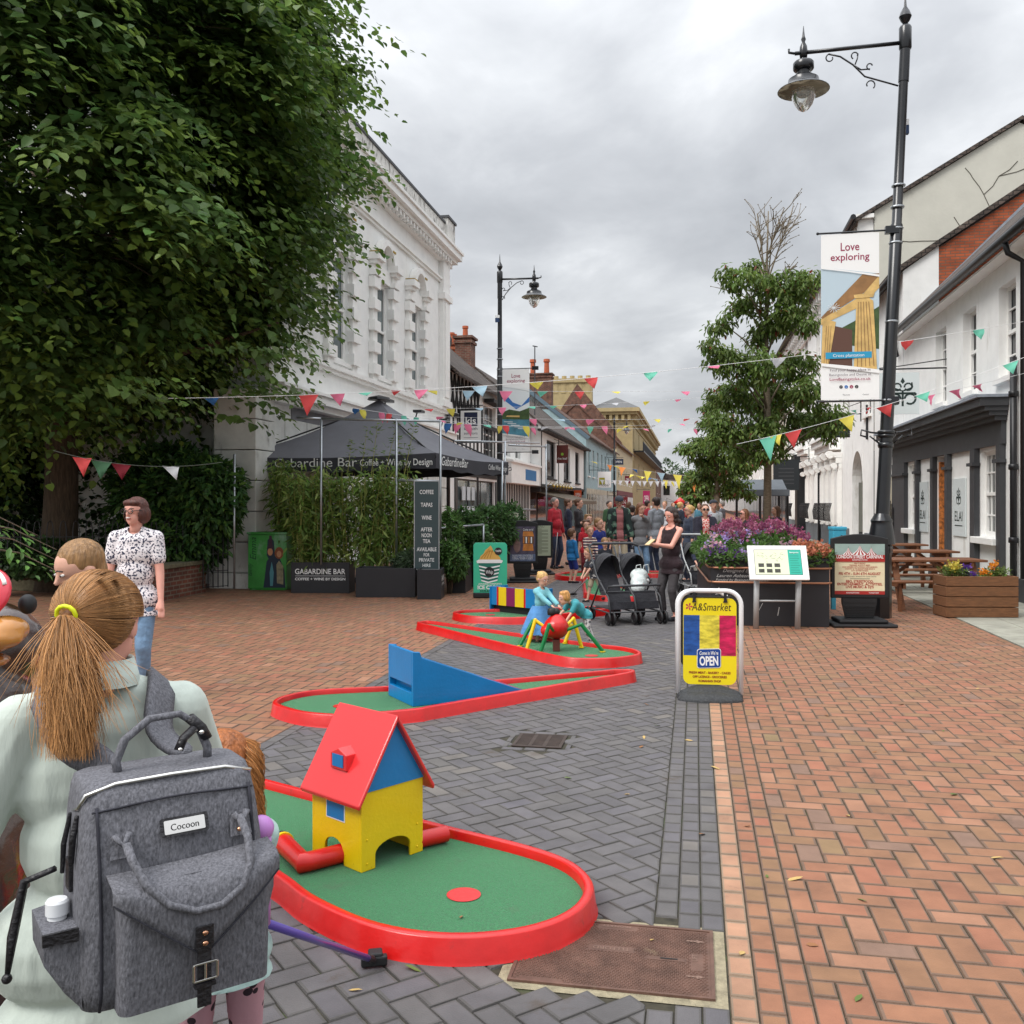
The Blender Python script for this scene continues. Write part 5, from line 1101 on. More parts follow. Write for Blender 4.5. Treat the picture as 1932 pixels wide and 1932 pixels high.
def street_lamp(base, lean, dirx, label, band=True):
 """local x = arm direction"""
 t = thing('street_lamp', label, 'street lamp', base, math.atan2(dirx[1], dirx[0]), group='black lamp posts'); lx = lean
 X = lambda z: lx * z / 8.7
 mb = MB(); pr = [(.16, .0), (.16, .9), (.20, .94), (.20, 1.0)]
 mb.lathe([(.19, -.0), (.19, .9), (.205, .92), (.205, 1.0), (.18, 1.03)], (0, 0, 0), 8); mb.lathe([(.18, 1.03), (.175, 1.12), (.15, 1.28), (.14, 1.32), (.15, 1.36), (.125, 1.4), (.095, 1.46)], (X(1.2), 0, 0), 20); ob('base', mb, m_lampb, t, smooth=True, ang=35)
 mb = MB(); mb.tube([(X(z), 0, z) for z in (1.4, 3.0, 5.5, 5.52, 7.0, 7.55)], [.093, .088, .082, .068, .064, .062], 16)
 mb.tube([(X(z), 0, z) for z in (7.5, 8.18)], [.072, .07], 16); mb.lathe([(.075, 0), (.085, .02), (.085, .3), (.07, .33), (.03, .36), (.06, .40), (.085, .46), (.06, .53), (.02, .6), (.004, .82)], (X(8.0), 0, 7.95), 16); ob('post', mb, m_lampb, t, smooth=True, ang=35)
 mb = MB(); mb.tube([(X(8), 0, 8.05), (1.12, 0, 8.03)], .028, 10); mb.lathe([(.05, -.07), (.06, 0), (.05, .09), (.02, .15), (.035, .19), (.02, .23), (.004, .38)], (1.0, 0, 8.03), 12); mb.tube([(1.12, 0, 8.03), (1.2, 0, 8.05), (1.2, 0, 8.1)], .018, 6)
 def scr(c, r, a0, a1, n=14): return [(c[0] + r * (1 - .03 * i) * math.cos(math.radians(a0 + (a1 - a0) * i / n)), 0, c[1] + r * (1 - .03 * i) * math.sin(math.radians(a0 + (a1 - a0) * i / n))) for i in range(n + 1)]
 mb.tube([(X(7.5) + .07, 0, 7.45), (.17, 0, 7.62), (.33, 0, 7.8), (.5, 0, 7.93), (.66, 0, 7.98)], .012, 6); mb.tube(scr((.64, 7.92), .06, 80, -200), .01, 5); mb.tube(scr((.1, 7.5), .07, 230, -30), .01, 5); mb.tube([(.3, 0, 7.78), (.22, 0, 7.72), (.1, 0, 7.72)], .011, 5); mb.tube(scr((.3, 7.93), .055, -60, 200), .01, 5); mb.tube(scr((.1, 7.76), .05, -90, 170), .01, 5); mb.tube([(.3, 0, 7.8), (.27, 0, 7.88), (.26, 0, 7.95)], .01, 5)
 ob('bracket_arm', mb, m_lampb, t, smooth=True)
 mb = MB(); mb.lathe([(.03, .46), (.05, .40), (.13, .38), (.145, .36), (.145, .28), (.13, .26), (.09, .25), (.09, .18), (.15, .17), (.21, .13), (.22, .06), (.23, .05), (.355, -.02), (.36, -.03)], (1.0, 0, 7.52), 28); ln = ob('lantern', mb, m_lampb, t, smooth=True, ang=40)
 mb = MB(); mb.lathe([(.355, -.032), (.2, .03), (.19, -.02), (.16, -.03), (.15, .0)], (1.0, 0, 7.52), 28); ob('reflector', mb, m_tan, ln, smooth=True)
 mb = MB(); mb.lathe([(.155, .0), (.165, -.06), (.16, -.14), (.125, -.23), (.07, -.30), (.02, -.33), (0, -.335)], (1.0, 0, 7.52), 22); ob('bulb', mb, m_bulb, ln, smooth=True)
 mb = MB(); 
 for z in (2.55, 2.6): mb.lathe([(.1, -.03), (.13, 0), (.1, .03)], (X(2.5), 0, z), 14)
 for s_ in (-1, 1): mb.tube([(X(2.5), 0, 2.58), (X(2.5) + s_ * .2, 0, 2.6), (X(2.5) + s_ * .33, 0, 2.64), (X(2.5) + s_ * .34, 0, 2.56), (X(2.5) + s_ * .27, 0, 2.54)], .014, 6); mb.tube([(X(2.5) + s_ * .1, 0, 2.45), (X(2.5) + s_ * .22, 0, 2.55)], .012, 5)
 mb.lathe([(.1, -.04), (.11, 0), (.1, .04)], (X(2.4), 0, 2.42), 12); ob('basket_bracket', mb, m_lampb, t, smooth=True)
 if band:
  mb = MB()
  for z in (3.05, 4.15, 5.25, 5.45, 5.75, 6.05): mb.lathe([(.091, -.012), (.094, 0), (.091, .012)], (X(z), 0, z), 16)
  ob('steel_band', mb, m_steel, t)
  mb = MB(); mb.bb(X(7) - .06 - .05, X(7) - .04 + .05, -.12, -.06, 6.92, 7.0, 0); mb.bb(X(7) - .11, X(7) + .0, -.13, -.06, 6.8, 6.915, 1); ob('sensor_box', mb, [m_wht, M('sensor_blue', rgb(34, 60, 98))], t)
 return t
LB = Vector((5.14, 13.2, 0)); street_lamp(LB, -.40, (-CA, SA), 'tall black lamp post with a lantern arm reaching left in front of the shops')
LB2 = Vector((-.35, 27.0, 0)); street_lamp(LB2, 0.0, (CA, -SA), 'second black lamp post beyond the parasol, its lantern reaching right')
LB3 = Vector(P(1159, 950, 76)); LB3.z = 0; street_lamp(LB3, 0.0, (CA, -SA), 'distant third black lamp post in front of the ochre building', band=False)
for px, Y in ((1343, 44), (1700, 60)):
 pass
def banner(p_low, ux, label, scene_):
 """2.36 m x .76 m banner: p_low = lower left corner"""
 Wb, Hb = .78, 2.34; t = thing('lamp_banner', label, 'banner', p_low, math.atan2(ux[1], ux[0]), group='tall printed banners on the lamp posts')
 cols = [m_wht, M('banner_sky', rgb(186, 204, 214)), M('banner_stone', rgb(214, 178, 110), nscale=6, namt=.3), M('banner_stone_dark', rgb(150, 110, 66), nscale=6, namt=.3), M('banner_green', rgb(62, 84, 42), nscale=9, namt=.5), M('banner_brown', rgb(92, 62, 50)), M('banner_cyan', rgb(40, 150, 190)), m_mag, M('banner_grey_ink', rgb(92, 74, 88)), M('banner_lake', rgb(80, 140, 160), nscale=5, namt=.4), M('banner_blue', rgb(48, 110, 180)), m_ink, M('banner_pale', rgb(222, 228, 230))]
 mb = MB(); mb.bb(0, Wb, 0, .006, 0, Hb, 0); pn = Panel(mb, (0, 0, 0), (1, 0, 0), (0, 0, 1), off=.0015)
 y0, y1 = .50, 1.88
 if scene_ == 'columns':
  pn.poly([(0, y0), (Wb, y0 - .1), (Wb, y1 - .12), (0, y1)], 1, 0)
  pn.poly([(.16, .95), (.48, 1.12), (.62, 1.2), (Wb, 1.3), (Wb, .7), (.16, .8)], 4, 1); pn.poly([(.0, y0), (.02, 1.0), (.16, 1.05), (.42, .98), (.42, y0 - .05)], 5, 2)
  pn.poly([(0, 1.15), (.0, 1.06), (.56, 1.32), (Wb, 1.56), (Wb, 1.74), (.56, 1.47), (.25, 1.28)], 2, 3); pn.poly([(.0, 1.17), (.02, 1.15), (.58, 1.5), (Wb, 1.73), (Wb, 1.76), (.56, 1.76)], 3, 4)
  pn.poly([(.0, y0 + .0), (.02, 1.08), (.14, 1.12), (.2, 1.1), (.10, y0 - .02)], 2, 5); pn.poly([(.44, y0 - .06), (.475, 1.38), (.64, 1.42), (.70, 1.38), (Wb - .03, y0 - .08)], 2, 6)
  for k in range(5): pn.line([(.49 + .055 * k, y0 - .04), (.50 + .035 * k, 1.37)], .010, 3, 7)
  pn.poly([(.45, 1.42), (.44, 1.47), (.72, 1.5), (.70, 1.43)], 2, 7)
  for k in range(3): pn.line([(.04 + k * .03, y0 + .02), (.075 + k * .03, 1.05)], .006, 3, 7)
  for k in range(12): a_ = k * math.pi / 6; pn.line([(.17, 1.3), (.17 + .09 * math.cos(a_), 1.3 + .07 * math.sin(a_))], .006, 12, 8)
  pn.rect(.06, .58, .68, .67, 6, 9); pn.text('Cross plantation', .37, .603, .042, 0, 10, w=.42)
 else:
  pn.poly([(0, y0), (Wb, y0 - .1), (Wb, y1 - .12), (0, y1)], 12, 0); pn.poly([(0, 1.75), (.3, 1.4), (.55, 1.3), (Wb, 1.55), (Wb, 1.4), (.4, 1.2), (0, 1.5)], 10, 1); pn.poly([(0, 1.12), (.2, 1.2), (.5, 1.14), (Wb, 1.24), (Wb, .9), (0, .92)], 4, 2); pn.poly([(0, .92), (Wb, .9), (Wb, y0 - .1), (0, y0)], 9, 3); pn.poly([(.1, .99), (.5, .97), (.5, 1.02), (.14, 1.03)], 2, 4)
  for k in range(5): pn.line([(.05 + .1 * k, .85 - .05 * k), (.3 + .1 * k, .84 - .05 * k)], .02, 12, 5)
 pn.poly([(0, y1 + .0), (Wb, y1 - .14), (Wb, y1 - .17), (.4, y1 - .09), (0, y1 - .025)], 0, 10); pn.poly([(0, y0 + .02), (.4, y0 - .03), (Wb, y0 - .09), (Wb, y0 - .14), (0, y0 - .02)], 0, 10)
 pn.text('Love', .39, 2.10, .115, 7, 1, bold=.006, w=.25); pn.text('exploring', .39, 1.965, .10, 7, 1, bold=.006, w=.52)
 pn.text('Find your happy place in', .39, .40, .034, 8, 12, w=.54); pn.text('Basingstoke and Deane at', .39, .335, .034, 8, 12, w=.56); pn.text('LoveBasingstoke.co.uk', .39, .27, .038, 7, 12, bold=.012, w=.55)
 for k, (x, m) in enumerate(((.27, 11), (.34, 10), (.41, 7), (.48, 11))): pn.disc(x, .18, .024, m, 1); pn.text(('f', 'v', 'o', 'j')[k], x, .167, .024, 0, 2)
 pn.text('The Love', .34, .06, .018, 11, 1); pn.text('Council', .60, .06, .018, 11, 1); ob('banner_sheet', mb, cols, t)
 mb = MB()
 for z in (-.02, Hb + .02): mb.tube([(-.04, .003, z), (Wb + .18, .003, z)], .014, 8); mb.ell((-.045, .003, z), .022, n=8, k=5); mb.bb(Wb + .08, Wb + .26, -.04, .05, z - .05, z + .05)
 ob('banner_arm', mb, m_lampb, t); return t
bl = P(1549, 755, 13.3); banner(bl + Vector((0, 0, 0)), (CA, -SA), 'Love exploring banner picturing sunlit stone columns beside the nearest lamp post', 'columns')
banner(P(948, 852, 26.8), (CA, -SA), 'Love exploring banner picturing a lake on the second lamp post', 'lake')
# ---- painted cabinet
cb = thing('street_cabinet', 'green painted utility cabinet with two painted figures beside the white pier', 'utility cabinet', P(505, 1112, 17.3) * 1.0, -.12)
cbl = cb.location; cb.location.z = 0; MW[cb.name] = Matrix.Translation(Vector((cb.location.x, cb.location.y, 0))) @ Matrix.Rotation(-.12, 4, 'Z')
m_cab = M('cabinet_green', rgb(60, 150, 60), rough=.5, nscale=1.2, namt=.5, dirt=(rgb(150, 178, 160), 1.1, .5, .6)); mb = MB(); mb.bb(-.38, .36, 0, .4, .03, 1.03); mb.bb(-.4, .38, -.02, .42, 1.03, 1.07); mb.bb(-.36, .34, .02, .38, 0, .03); ob('cabinet_body', mb, m_cab, cb, bevel=.01)
mb = MB(); pn = Panel(mb, (-.38, -.001, .03), (1, 0, 0), (0, 0, 1)); pn.poly([(.3, .02), (.36, .5), (.40, .55), (.36, .62), (.38, .9), (.44, .95), (.5, .88), (.52, .6), (.62, .55), (.7, .35), (.72, .02)], 0, 0); pn.poly([(.42, .3), (.46, .5), (.5, .3), (.48, .05), (.43, .05)], 1, 1); pn.disc(.43, .68, .05, 2, 1, ry=.07); pn.poly([(.36, .74), (.5, .74), (.47, .82), (.46, .98), (.41, .98), (.41, .82)], 3, 2); pn.disc(.6, .66, .085, 4, 1, ry=.11); pn.disc(.6, .64, .045, 2, 2, ry=.06); pn.poly([(.56, .1), (.55, .45), (.6, .52), (.68, .42), (.68, .08)], 5, 1)
pn.text('Emma', .16, .74, .12, 6, 1, rot=math.pi / 2, shear=.3); pn.text('family', .08, .35, .07, 6, 1, rot=math.pi / 2, shear=.3)
ob('painting', mb, [M('mural_navy', rgb(30, 44, 62)), M('mural_teal', rgb(80, 140, 150)), M('mural_skin', rgb(196, 140, 100)), M('mural_plum', rgb(60, 30, 50)), M('mural_auburn', rgb(140, 74, 40)), M('mural_stone', rgb(150, 140, 110), nscale=12, namt=.5), M('mural_dark_green', rgb(24, 70, 40))], cb)
# ---- low brick wall, railings, gate
gw = thing('garden_wall', 'low brick garden wall with stone coping ending beside the iron gate', 'wall', G(338, 1130)); a = G(290, 1138); b = G(388, 1118); dn = (b - a).normalized(); nn = Vector((-dn.y, dn.x, 0)); a2 = a - dn * .25
mb = MB(); mb.prism([a2, b, b + nn * .3, a2 + nn * .3], (0, 0, .52)); ob('brickwork', mb, m_brickd, gw, world=True)
mb = MB(); mb.prism([a2 - nn * .03 + Vector((0, 0, .521)), b - nn * .03 + dn * .04 + Vector((0, 0, .521)), b + nn * .33 + dn * .04 + Vector((0, 0, .521)), a2 + nn * .33 + Vector((0, 0, .521))], (0, 0, .07)); ob('coping', mb, M('mossy_coping', rgb(112, 106, 84), rough=1, nscale=12, namt=.4, bump=.5, bscale=40), gw, world=True, bevel=.01)
rw = thing('garden_wall', 'long low mossy kerb wall carrying the railings on the far left', 'wall', G(120, 1115)); a = G(-80, 1112); b = G(285, 1122); dn = (b - a).normalized(); nn = Vector((-dn.y, dn.x, 0)); mb = MB(); mb.prism([a, b, b + nn * .35, a + nn * .35], (0, 0, .3)); ob('stonework', mb, MATS['mossy_coping'], rw, world=True, bevel=.02)
ra, rb_ = P(-60, 1078, 16.2), P(345, 1066, 16.4); ra.z = rb_.z = .3; rl = thing('railings', 'black iron hoop topped railings in front of the ivy hedge', 'railings', ra.lerp(rb_, .5)); mb = MB(); n = 34
for k in range(n):
 p = ra.lerp(rb_, k / (n - 1)); q_ = ra.lerp(rb_, min((k + 1) / (n - 1), 1)); mb.tube([p, p + Vector((0, 0, .85))], .009, 6)
 if k % 2 == 0: m_ = (p + q_) / 2; mb.tube([p + Vector((0, 0, .85)), p.lerp(m_, .4) + Vector((0, 0, .97)), m_ + Vector((0, 0, 1.0)), q_.lerp(m_, .4) + Vector((0, 0, .97)), q_ + Vector((0, 0, .85))], .009, 6)
for z in (.08, .72): mb.bar(ra + Vector((0, 0, z)), rb_ + Vector((0, 0, z)), .03, .012)
ob('bars', mb, m_black, rl, world=True)
ga, gb = P(383, 1105, 16.6), P(430, 1105, 16.9); ga.z = gb.z = .1; gt = thing('garden_gate', 'narrow black iron gate between the brick wall and the white pier', 'gate', ga.lerp(gb, .5)); mb = MB()
for k in range(6): p = ga.lerp(gb, k / 5); mb.tube([p, p + Vector((0, 0, 1.15 + (.12 if k % 2 else 0)))], .01, 6)
for z in (.02, .3, .6, 1.1): mb.bar(ga + Vector((0, 0, z)), gb + Vector((0, 0, z)), .03, .012)
ob('bars', mb, m_black, gt, world=True)
# ---- cafe terrace
def planter(label, p, w, dp, h, rz, txt=None, side=None, grp='black planters round the cafe terrace'):
 t = thing('planter', label, 'planter', (p.x, p.y, 0), rz, grp); mb = MB(); s = .02
 mb.bb(0, w, 0, s, 0, h); mb.bb(0, w, dp - s, dp, 0, h); mb.bb(0, s, s, dp - s, 0, h); mb.bb(w - s, w, s, dp - s, 0, h); ob('box', mb, m_planter, t, bevel=.004)
 mb = MB(); mb.bb(s, w - s, s, dp - s, h - .09, h - .06); ob('soil', mb, m_soil, t); mb = MB()
 if txt: pn = Panel(mb, (0, 0, 0), (1, 0, 0), (0, 0, 1)); pn.text('GABARDINE BAR', w * .5, h * .62, .095, 0, 0, w=w * .86, bold=.01); pn.rect(w * .07, h * .555, w * .93, h * .565, 0, 0); pn.text('COFFEE + WINE BY DESIGN', w * .5, h * .42, .045, 0, 0, w=w * .86, bold=.02)
 if side: pn = Panel(mb, (w, 0, 0), (0, 1, 0), (0, 0, 1)); pn.text('GABARDINE', dp * .5, h * .6, .09, 0, 0, w=dp * .7); pn.text('COFFEE WINE', dp * .5, h * .45, .04, 0, 0, w=dp * .7)
 if txt or side: ob('lettering', mb, m_wht, t)
 return t
planter('black planter lettered GABARDINE BAR in front of the bamboo', G(549, 1119), 1.05, .5, .55, -.03, True); planter('plain black planter under the brighter bamboo', G(671, 1127), 1.02, .5, .50, -.03)
planter('black planter standing under the menu board', G(787, 1131), .40, .55, .50, -.03, side=True); planter('black planter trailing green plants behind the menu board', G(852, 1119), .25, .8, .50, -.1); planter('tall black planter holding red begonias', G(872, 1107), .27, .5, .72, -.1); planter('far black planter partly hidden by the ice cream board', G(905, 1085), .5, .5, .6, -.1)
mbp = thing('menu_board', 'tall dark green board listing coffee, tapas, wine and tea', 'sign board', P(805, 1075, 16.1), -.05); a = Vector((-.21, 0, 0)); mb = MB(); Hm = 1.53; mb.bb(-.22, .22, 0, .02, 0, Hm, 0); pn = Panel(mb, (-.22, 0, 0), (1, 0, 0), (0, 0, 1), off=.002); pn.rect(0, 0, .44, Hm, 1, 0); pn.rect(.015, .015, .425, Hm - .015, 0, 1)
for t_, y, h_, w_ in (('COFFEE', 1.30, .07, .24), ('TAPAS', 1.08, .07, .2), ('WINE', .86, .07, .17), ('AFTER', .66, .065, .2), ('NOON', .56, .065, .17), ('TEA', .46, .065, .13), ('AVAILABLE', .32, .065, .34), ('FOR', .23, .055, .1), ('PRIVATE', .14, .06, .26), ('HIRE', .05, .055, .14)): pn.text(t_, .22, y, h_, 2, 2, w=w_, bold=.012)
ob('board', mb, [M('board_green', rgb(62, 78, 80), rough=.6), m_alu, m_wht], mbp)
fr = thing('tube_enclosure', 'galvanised scaffold tube frame round the cafe terrace', 'frame', P(730, 1120, 16.7)); mb = MB(); Yf = 16.65
def pole(px0, py0, px1, py1, Y, Y2=None, r=.021): mb.tube([P(px0, py0, Y), P(px1, py1, Y2 or Y)], r, 8)
for px, top, bot in ((442, 857, 1110), (606, 790, 1066), (748, 790, 1072), (831, 794, 1076)): pole(px, top, px, bot, Yf)
pole(560, 788, 606, 790, Yf); pole(606, 790, 832, 795, Yf); pole(748, 906, 831, 908, Yf)
pole(827, 997, 912, 990, Yf, 17.6); pole(912, 990, 912, 1045, 17.6); pole(853, 995, 853, 1045, 17); pole(948, 870, 945, 1060, 20); pole(953, 832, 952, 1050, 21); pole(858, 832, 1018, 836, 18, 26); pole(1030, 838, 1032, 1050, 24); pole(960, 840, 1030, 843, 22, 24); pole(948, 960, 1010, 962, 20, 22)
ob('tubes', mb, m_steel, fr, world=True, smooth=True)
mb = MB(); q = P(975, 985, 19.8); mb.box(P(968, 985, 19.8), (.12, .01, .42), Matrix.Rotation(.3, 3, 'Y')); ob('leaning_card', mb, M('cream_card', rgb(226, 220, 200)), fr, world=True)
# ---- parasol
m_can = M('grey_canvas', rgb(108, 108, 114), rough=.85, nscale=3, namt=.1); pa = thing('parasol', 'large grey square cafe parasol lettered Gabardine Bar', 'parasol', (-2.9, 19.3, 0))
zh = 2.52; c1 = Vector((-1.38, 17.0, zh)); c2 = Vector((-.08, 20.9, zh)); c4 = Vector((-5.6, 18.35, zh)); c3 = c2 + (c4 - c1); ap = Vector((-2.75, 19.4, 3.75)); ap2 = ap + Vector((-.55, .1, 0)); cs_ = [c4, c1, c2, c3]
mb = MB(); K = 8
for i in range(4):
 A_, B_ = cs_[i], cs_[(i + 1) % 4]; grid = []
 for r in range(K + 1):
  row = []
  for c in range(K + 1):
   t, s = r / K, c / K; e = A_.lerp(B_, s); p = ap.lerp(e, t); p.z -= .16 * math.sin(math.pi * t) * (1 - .0) + .06 * t * math.sin(math.pi * s); row.append(p)
  grid.append(row)
 vs = [p for r_ in grid for p in r_]; mb.add(vs, [(r * (K + 1) + c, (r + 1) * (K + 1) + c, (r + 1) * (K + 1) + c + 1, r * (K + 1) + c + 1) for r in range(K) for c in range(K)])
ob('canopy', mb, m_can, pa, world=True, smooth=True)
mb = MB()
for i in range(4):
 A_, B_ = cs_[i], cs_[(i + 1) % 4]; nrm = (B_ - A_).cross(Vector((0, 0, 1))).normalized(); vs = []
 for c in range(17):
  s = c / 16; e = A_.lerp(B_, s); e.z -= .06 * math.sin(math.pi * s); vs += [e, e + nrm * .012 * math.sin(c * 2.3) + Vector((0, 0, -.27 - .02 * math.sin(c * 1.7)))]
 mb.add(vs, [(2 * c, 2 * c + 2, 2 * c + 3, 2 * c + 1) for c in range(16)])
va = ob('valance', mb, M('dark_canvas', rgb(64, 64, 70), rough=.85, nscale=3, namt=.1), pa, world=True, smooth=True)
mb = MB(); pn = Panel(mb, c4 + Vector((0, 0, -.30)), c1 - c4, (0, 0, 1), off=.02); Lc = (c1 - c4).length; pn.text('Gabardine Bar', Lc * .45, .07, .17, 0, 1, w=1.75); pn.text('Coffee + Wine by Design', Lc * .825, .08, .12, 0, 1, w=1.45, bold=.01)
pn = Panel(mb, c1 + Vector((0, 0, -.30)), c2 - c1, (0, 0, 1), off=.02); pn.text('GabardineBar', .85, .08, .17, 0, 1, w=1.35, shear=.2); pn.text('Coffee Wine Design', 3.3, .09, .11, 0, 1, w=1.2, shear=.3); ob('lettering', mb, m_wht, va, world=True)
mb = MB(); mb.tube([(ap.x, ap.y, 0), (ap.x, ap.y, 3.7)], .045, 12); mb.lathe([(.24, 0), (.22, .05), (.02, .1)], ap + Vector((0, 0, -.01)), 16)
for c in cs_: mb.tube([ap + Vector((0, 0, -.14)), c + Vector((0, 0, -.08))], .018, 6); mb.tube([(ap.x, ap.y, 2.3), tuple(ap.lerp(c, .5) + Vector((0, 0, -.28)))], .014, 6)
ob('pole', mb, m_black, pa, world=True); mb = MB(); mb.bb(ap.x - .45, ap.x + .45, ap.y - .45, ap.y + .45, 0, .1); ob('base', mb, m_rub, pa, world=True)
mb = MB(); p0 = P(560, 1020, 18.3)
for k in range(6): mb.tube([P(820 + k * 9, 1005, 19.4), P(822 + k * 9, 1065, 19.2)], .012, 5)
mb.tube([P(815, 1005, 19.4), P(870, 1008, 19.4)], .015, 6); ob('cafe_chair', mb, m_black, label='black slatted metal chair under the parasol behind the menu board', cat='chair')
# ---- generic poster cases with rubber foot
def poster_case(label, p, w, h, rz, art, mats, foot='slim', tilt=0):
 t = thing('poster_stand', label, 'poster stand', (p.x, p.y, 0), rz, 'black poster stands with curved tops'); z0 = h * .30; mb = MB(); fr_ = .05
 pts = [(-w / 2, z0), (w / 2, z0), (w / 2, h - .05)] + [(w / 2 * math.cos(math.pi * k / 10) if False else w / 2 - w * k / 10, h - .05 + .06 * math.sin(math.pi * k / 10)) for k in range(1, 10)] + [(-w / 2, h - .05)]
 mb.prism([(x, 0, z) for x, z in pts], (0, .05, 0)); ob('case', mb, m_rub, t, bevel=.012)
 mb = MB(); mb.bb(-w * .30, w * .30, .0, .06, z0 - .06, z0 - .001); mb.prism([(-w * .24, .005, .1), (w * .24, .005, .1), (w * .30, .005, z0 - .06), (-w * .30, .005, z0 - .06)], (0, .05, 0))
 for k in range(7): mb.bb(-w * .25, w * .25, -.004, .0045, .11 + k * (z0 - .2) / 7, .12 + k * (z0 - .2) / 7)
 ob('spring_neck', mb, m_rub, t)
 mb = MB(); mb.prism([(-w * .55, -.28, 0), (w * .55, -.28, 0), (w * .55, .3, 0), (-w * .55, .3, 0)], (0, 0, .045)); mb.prism([(-w * .42, -.2, .046), (w * .42, -.2, .046), (w * .42, .24, .046), (-w * .42, .24, .046)], (0, 0, .05)); ob('foot', mb, m_rub, t, bevel=.02)
 mb = MB(); pn = Panel(mb, (-w / 2 + fr_, -.001, z0 + fr_), (1, 0, 0), (0, 0, 1), off=.0015); art(pn, w - 2 * fr_, h - .07 - z0 - 2 * fr_); ob('poster', mb, mats, t); return t
m_cream = M('poster_cream', rgb(226, 214, 178), nscale=5, namt=.05, bump=.5, bscale=9); m_pred = M('poster_red', rgb(166, 40, 34)); m_psky = M('poster_sky', rgb(150, 172, 166), bump=.5, bscale=9, nscale=4, namt=.1)
def art_carnival(pn, w, h):
 pn.rect(0, 0, w, h, 0, 0); pn.rect(0, h * .78, w, h, 1, 1)
 for cx_, hh, ww in ((.27, .15, .24), (.73, .15, .24), (.5, .19, .36)):
  for k in range(8): x0, x1 = cx_ - ww / 2 + ww * k / 8, cx_ - ww / 2 + ww * (k + 1) / 8; pn.poly([(x0 * w, h * .78), (x1 * w, h * .78), ((cx_ + (x1 - cx_) * .3) * w, h * (.78 + hh * .5)), (cx_ * w, h * (.78 + hh)), ((cx_ + (x0 - cx_) * .3) * w, h * (.78 + hh * .5))], 2 if k % 2 else 3, 2 if cx_ != .5 else 3)
  pn.line([(cx_ * w, h * (.78 + hh)), (cx_ * w, h * (.80 + hh))], .003, 4, 4)
 pn.rect(0, h * .645, w, h * .785, 2, 5); pn.text('LONDON STREET CARNIVAL', w / 2, h * .715, .045, 3, 6, w=w * .94, bold=.02); pn.text('BASINGSTOKE', w / 2, h * .67, .02, 3, 6, w=w * .3)
 for k, (t_, ww) in enumerate((('FEATURING', .22), ('THE BAR, BUDDYS BEER,', .42), ('CIVIC SINGERS, HIT & SWING, LOVE LEGENDS', .7), ('COUNTRY & THE BARNSTORMS BAND &', .6), ('CITY ENTERTAINERS', .34))): pn.text(t_, w / 2, h * (.60 - .036 * k), .018, 2, 1, w=w * ww, bold=.015)
 pn.text('FRI 4TH - SUN 6TH AUGUST', w / 2, h * .385, .034, 2, 1, w=w * .84, bold=.03); pn.text('LONDON STREET, BASINGSTOKE TOWN CENTRE', w / 2, h * .345, .014, 4, 1, w=w * .66)
 for y in (.32, .305): pn.line([(w * .3, h * y), (w * .7, h * y)], .003, 4, 1)
 for k, (t_, ww) in enumerate((('BBQ, STREETFOOD,', .55), ('ENTERTAINMENT, ACTIVITIES,', .9), ('LIVE MUSIC & DJ’S', .56))): pn.text(t_, w / 2, h * (.235 - .055 * k), .032, 2, 1, w=w * ww, bold=.03)
 pn.rect(0, 0, w, h * .07, 2, 1); pn.text('BASINGSTOKE', w * .36, h * .02, .018, 3, 2); pn.text('TOGETHER', w * .78, h * .02, .018, 3, 2)
cp = G(1622, 1180); poster_case('carnival poster stand with striped circus tents beside the flower trough', cp, .74, 1.19, -.07, art_carnival, [m_cream, m_psky, m_pred, m_wht, m_ink])
def art_drinks(pn, w, h):
 pn.rect(0, 0, w, h, 0, 0); pn.rect(0, .0, w, h * .2, 1, 1); pn.poly([(w * .5, h * .3), (w * .55, h * .62), (w * .5, h * .68), (w * .52, h * .86), (w * .9, h * .86), (w * .95, h * .68), (w * .88, h * .62), (w * .93, h * .3)], 2, 1); pn.rect(w * .5, h * .5, w * .95, h * .72, 3, 2); pn.text('Come on in!', w * .72, h * .88, .05, 4, 2, w=w * .4)
 pn.disc(w * .28, h * .45, w * .14, 5, 2, ry=h * .2)
 for k in range(4): pn.rect(w * (.52 + .1 * k), h * .52, w * (.57 + .1 * k), h * .7, 4 if k % 2 else 2, 3)
 for k, t_ in enumerate(('MOCKTAILS COCKTAILS', 'MEET US IN STORE', 'OPEN EVERY DAY')): pn.text(t_, w * .5, h * (.15 - .05 * k), .025, 4, 2, w=w * .8)
poster_case('poster stand picturing a tall amber drink beyond the ice cream board', G(986, 1098), .62, 1.25, .05, art_drinks, [M('photo_purple', rgb(84, 76, 96), nscale=7, namt=.6), M('photo_blue', rgb(96, 110, 140), nscale=9, namt=.6), M('photo_amber', rgb(206, 130, 56), nscale=6, namt=.4), M('photo_brown', rgb(110, 74, 54), nscale=9, namt=.6), m_wht, M('photo_dusk', rgb(140, 110, 104), nscale=9, namt=.4)])
def art_menu(pn, w, h):
 pn.rect(0, 0, w, h, 0, 0); pn.text('MENU', w * .5, h * .93, .05, 1, 1)
 for k in range(22): x = w * (.08 + .1 * ((k * 7) % 3)); pn.rect(x, h * (.88 - .038 * k), x + w * (.5 + .1 * ((k * 5) % 3)), h * (.893 - .038 * k), 1, 1)
poster_case('menu poster stand half hidden behind the drinks poster', G(1019, 1083), .58, 1.22, .05, art_menu, [M('menu_pale', rgb(176, 186, 160)), M('menu_ink', rgb(78, 84, 70))])
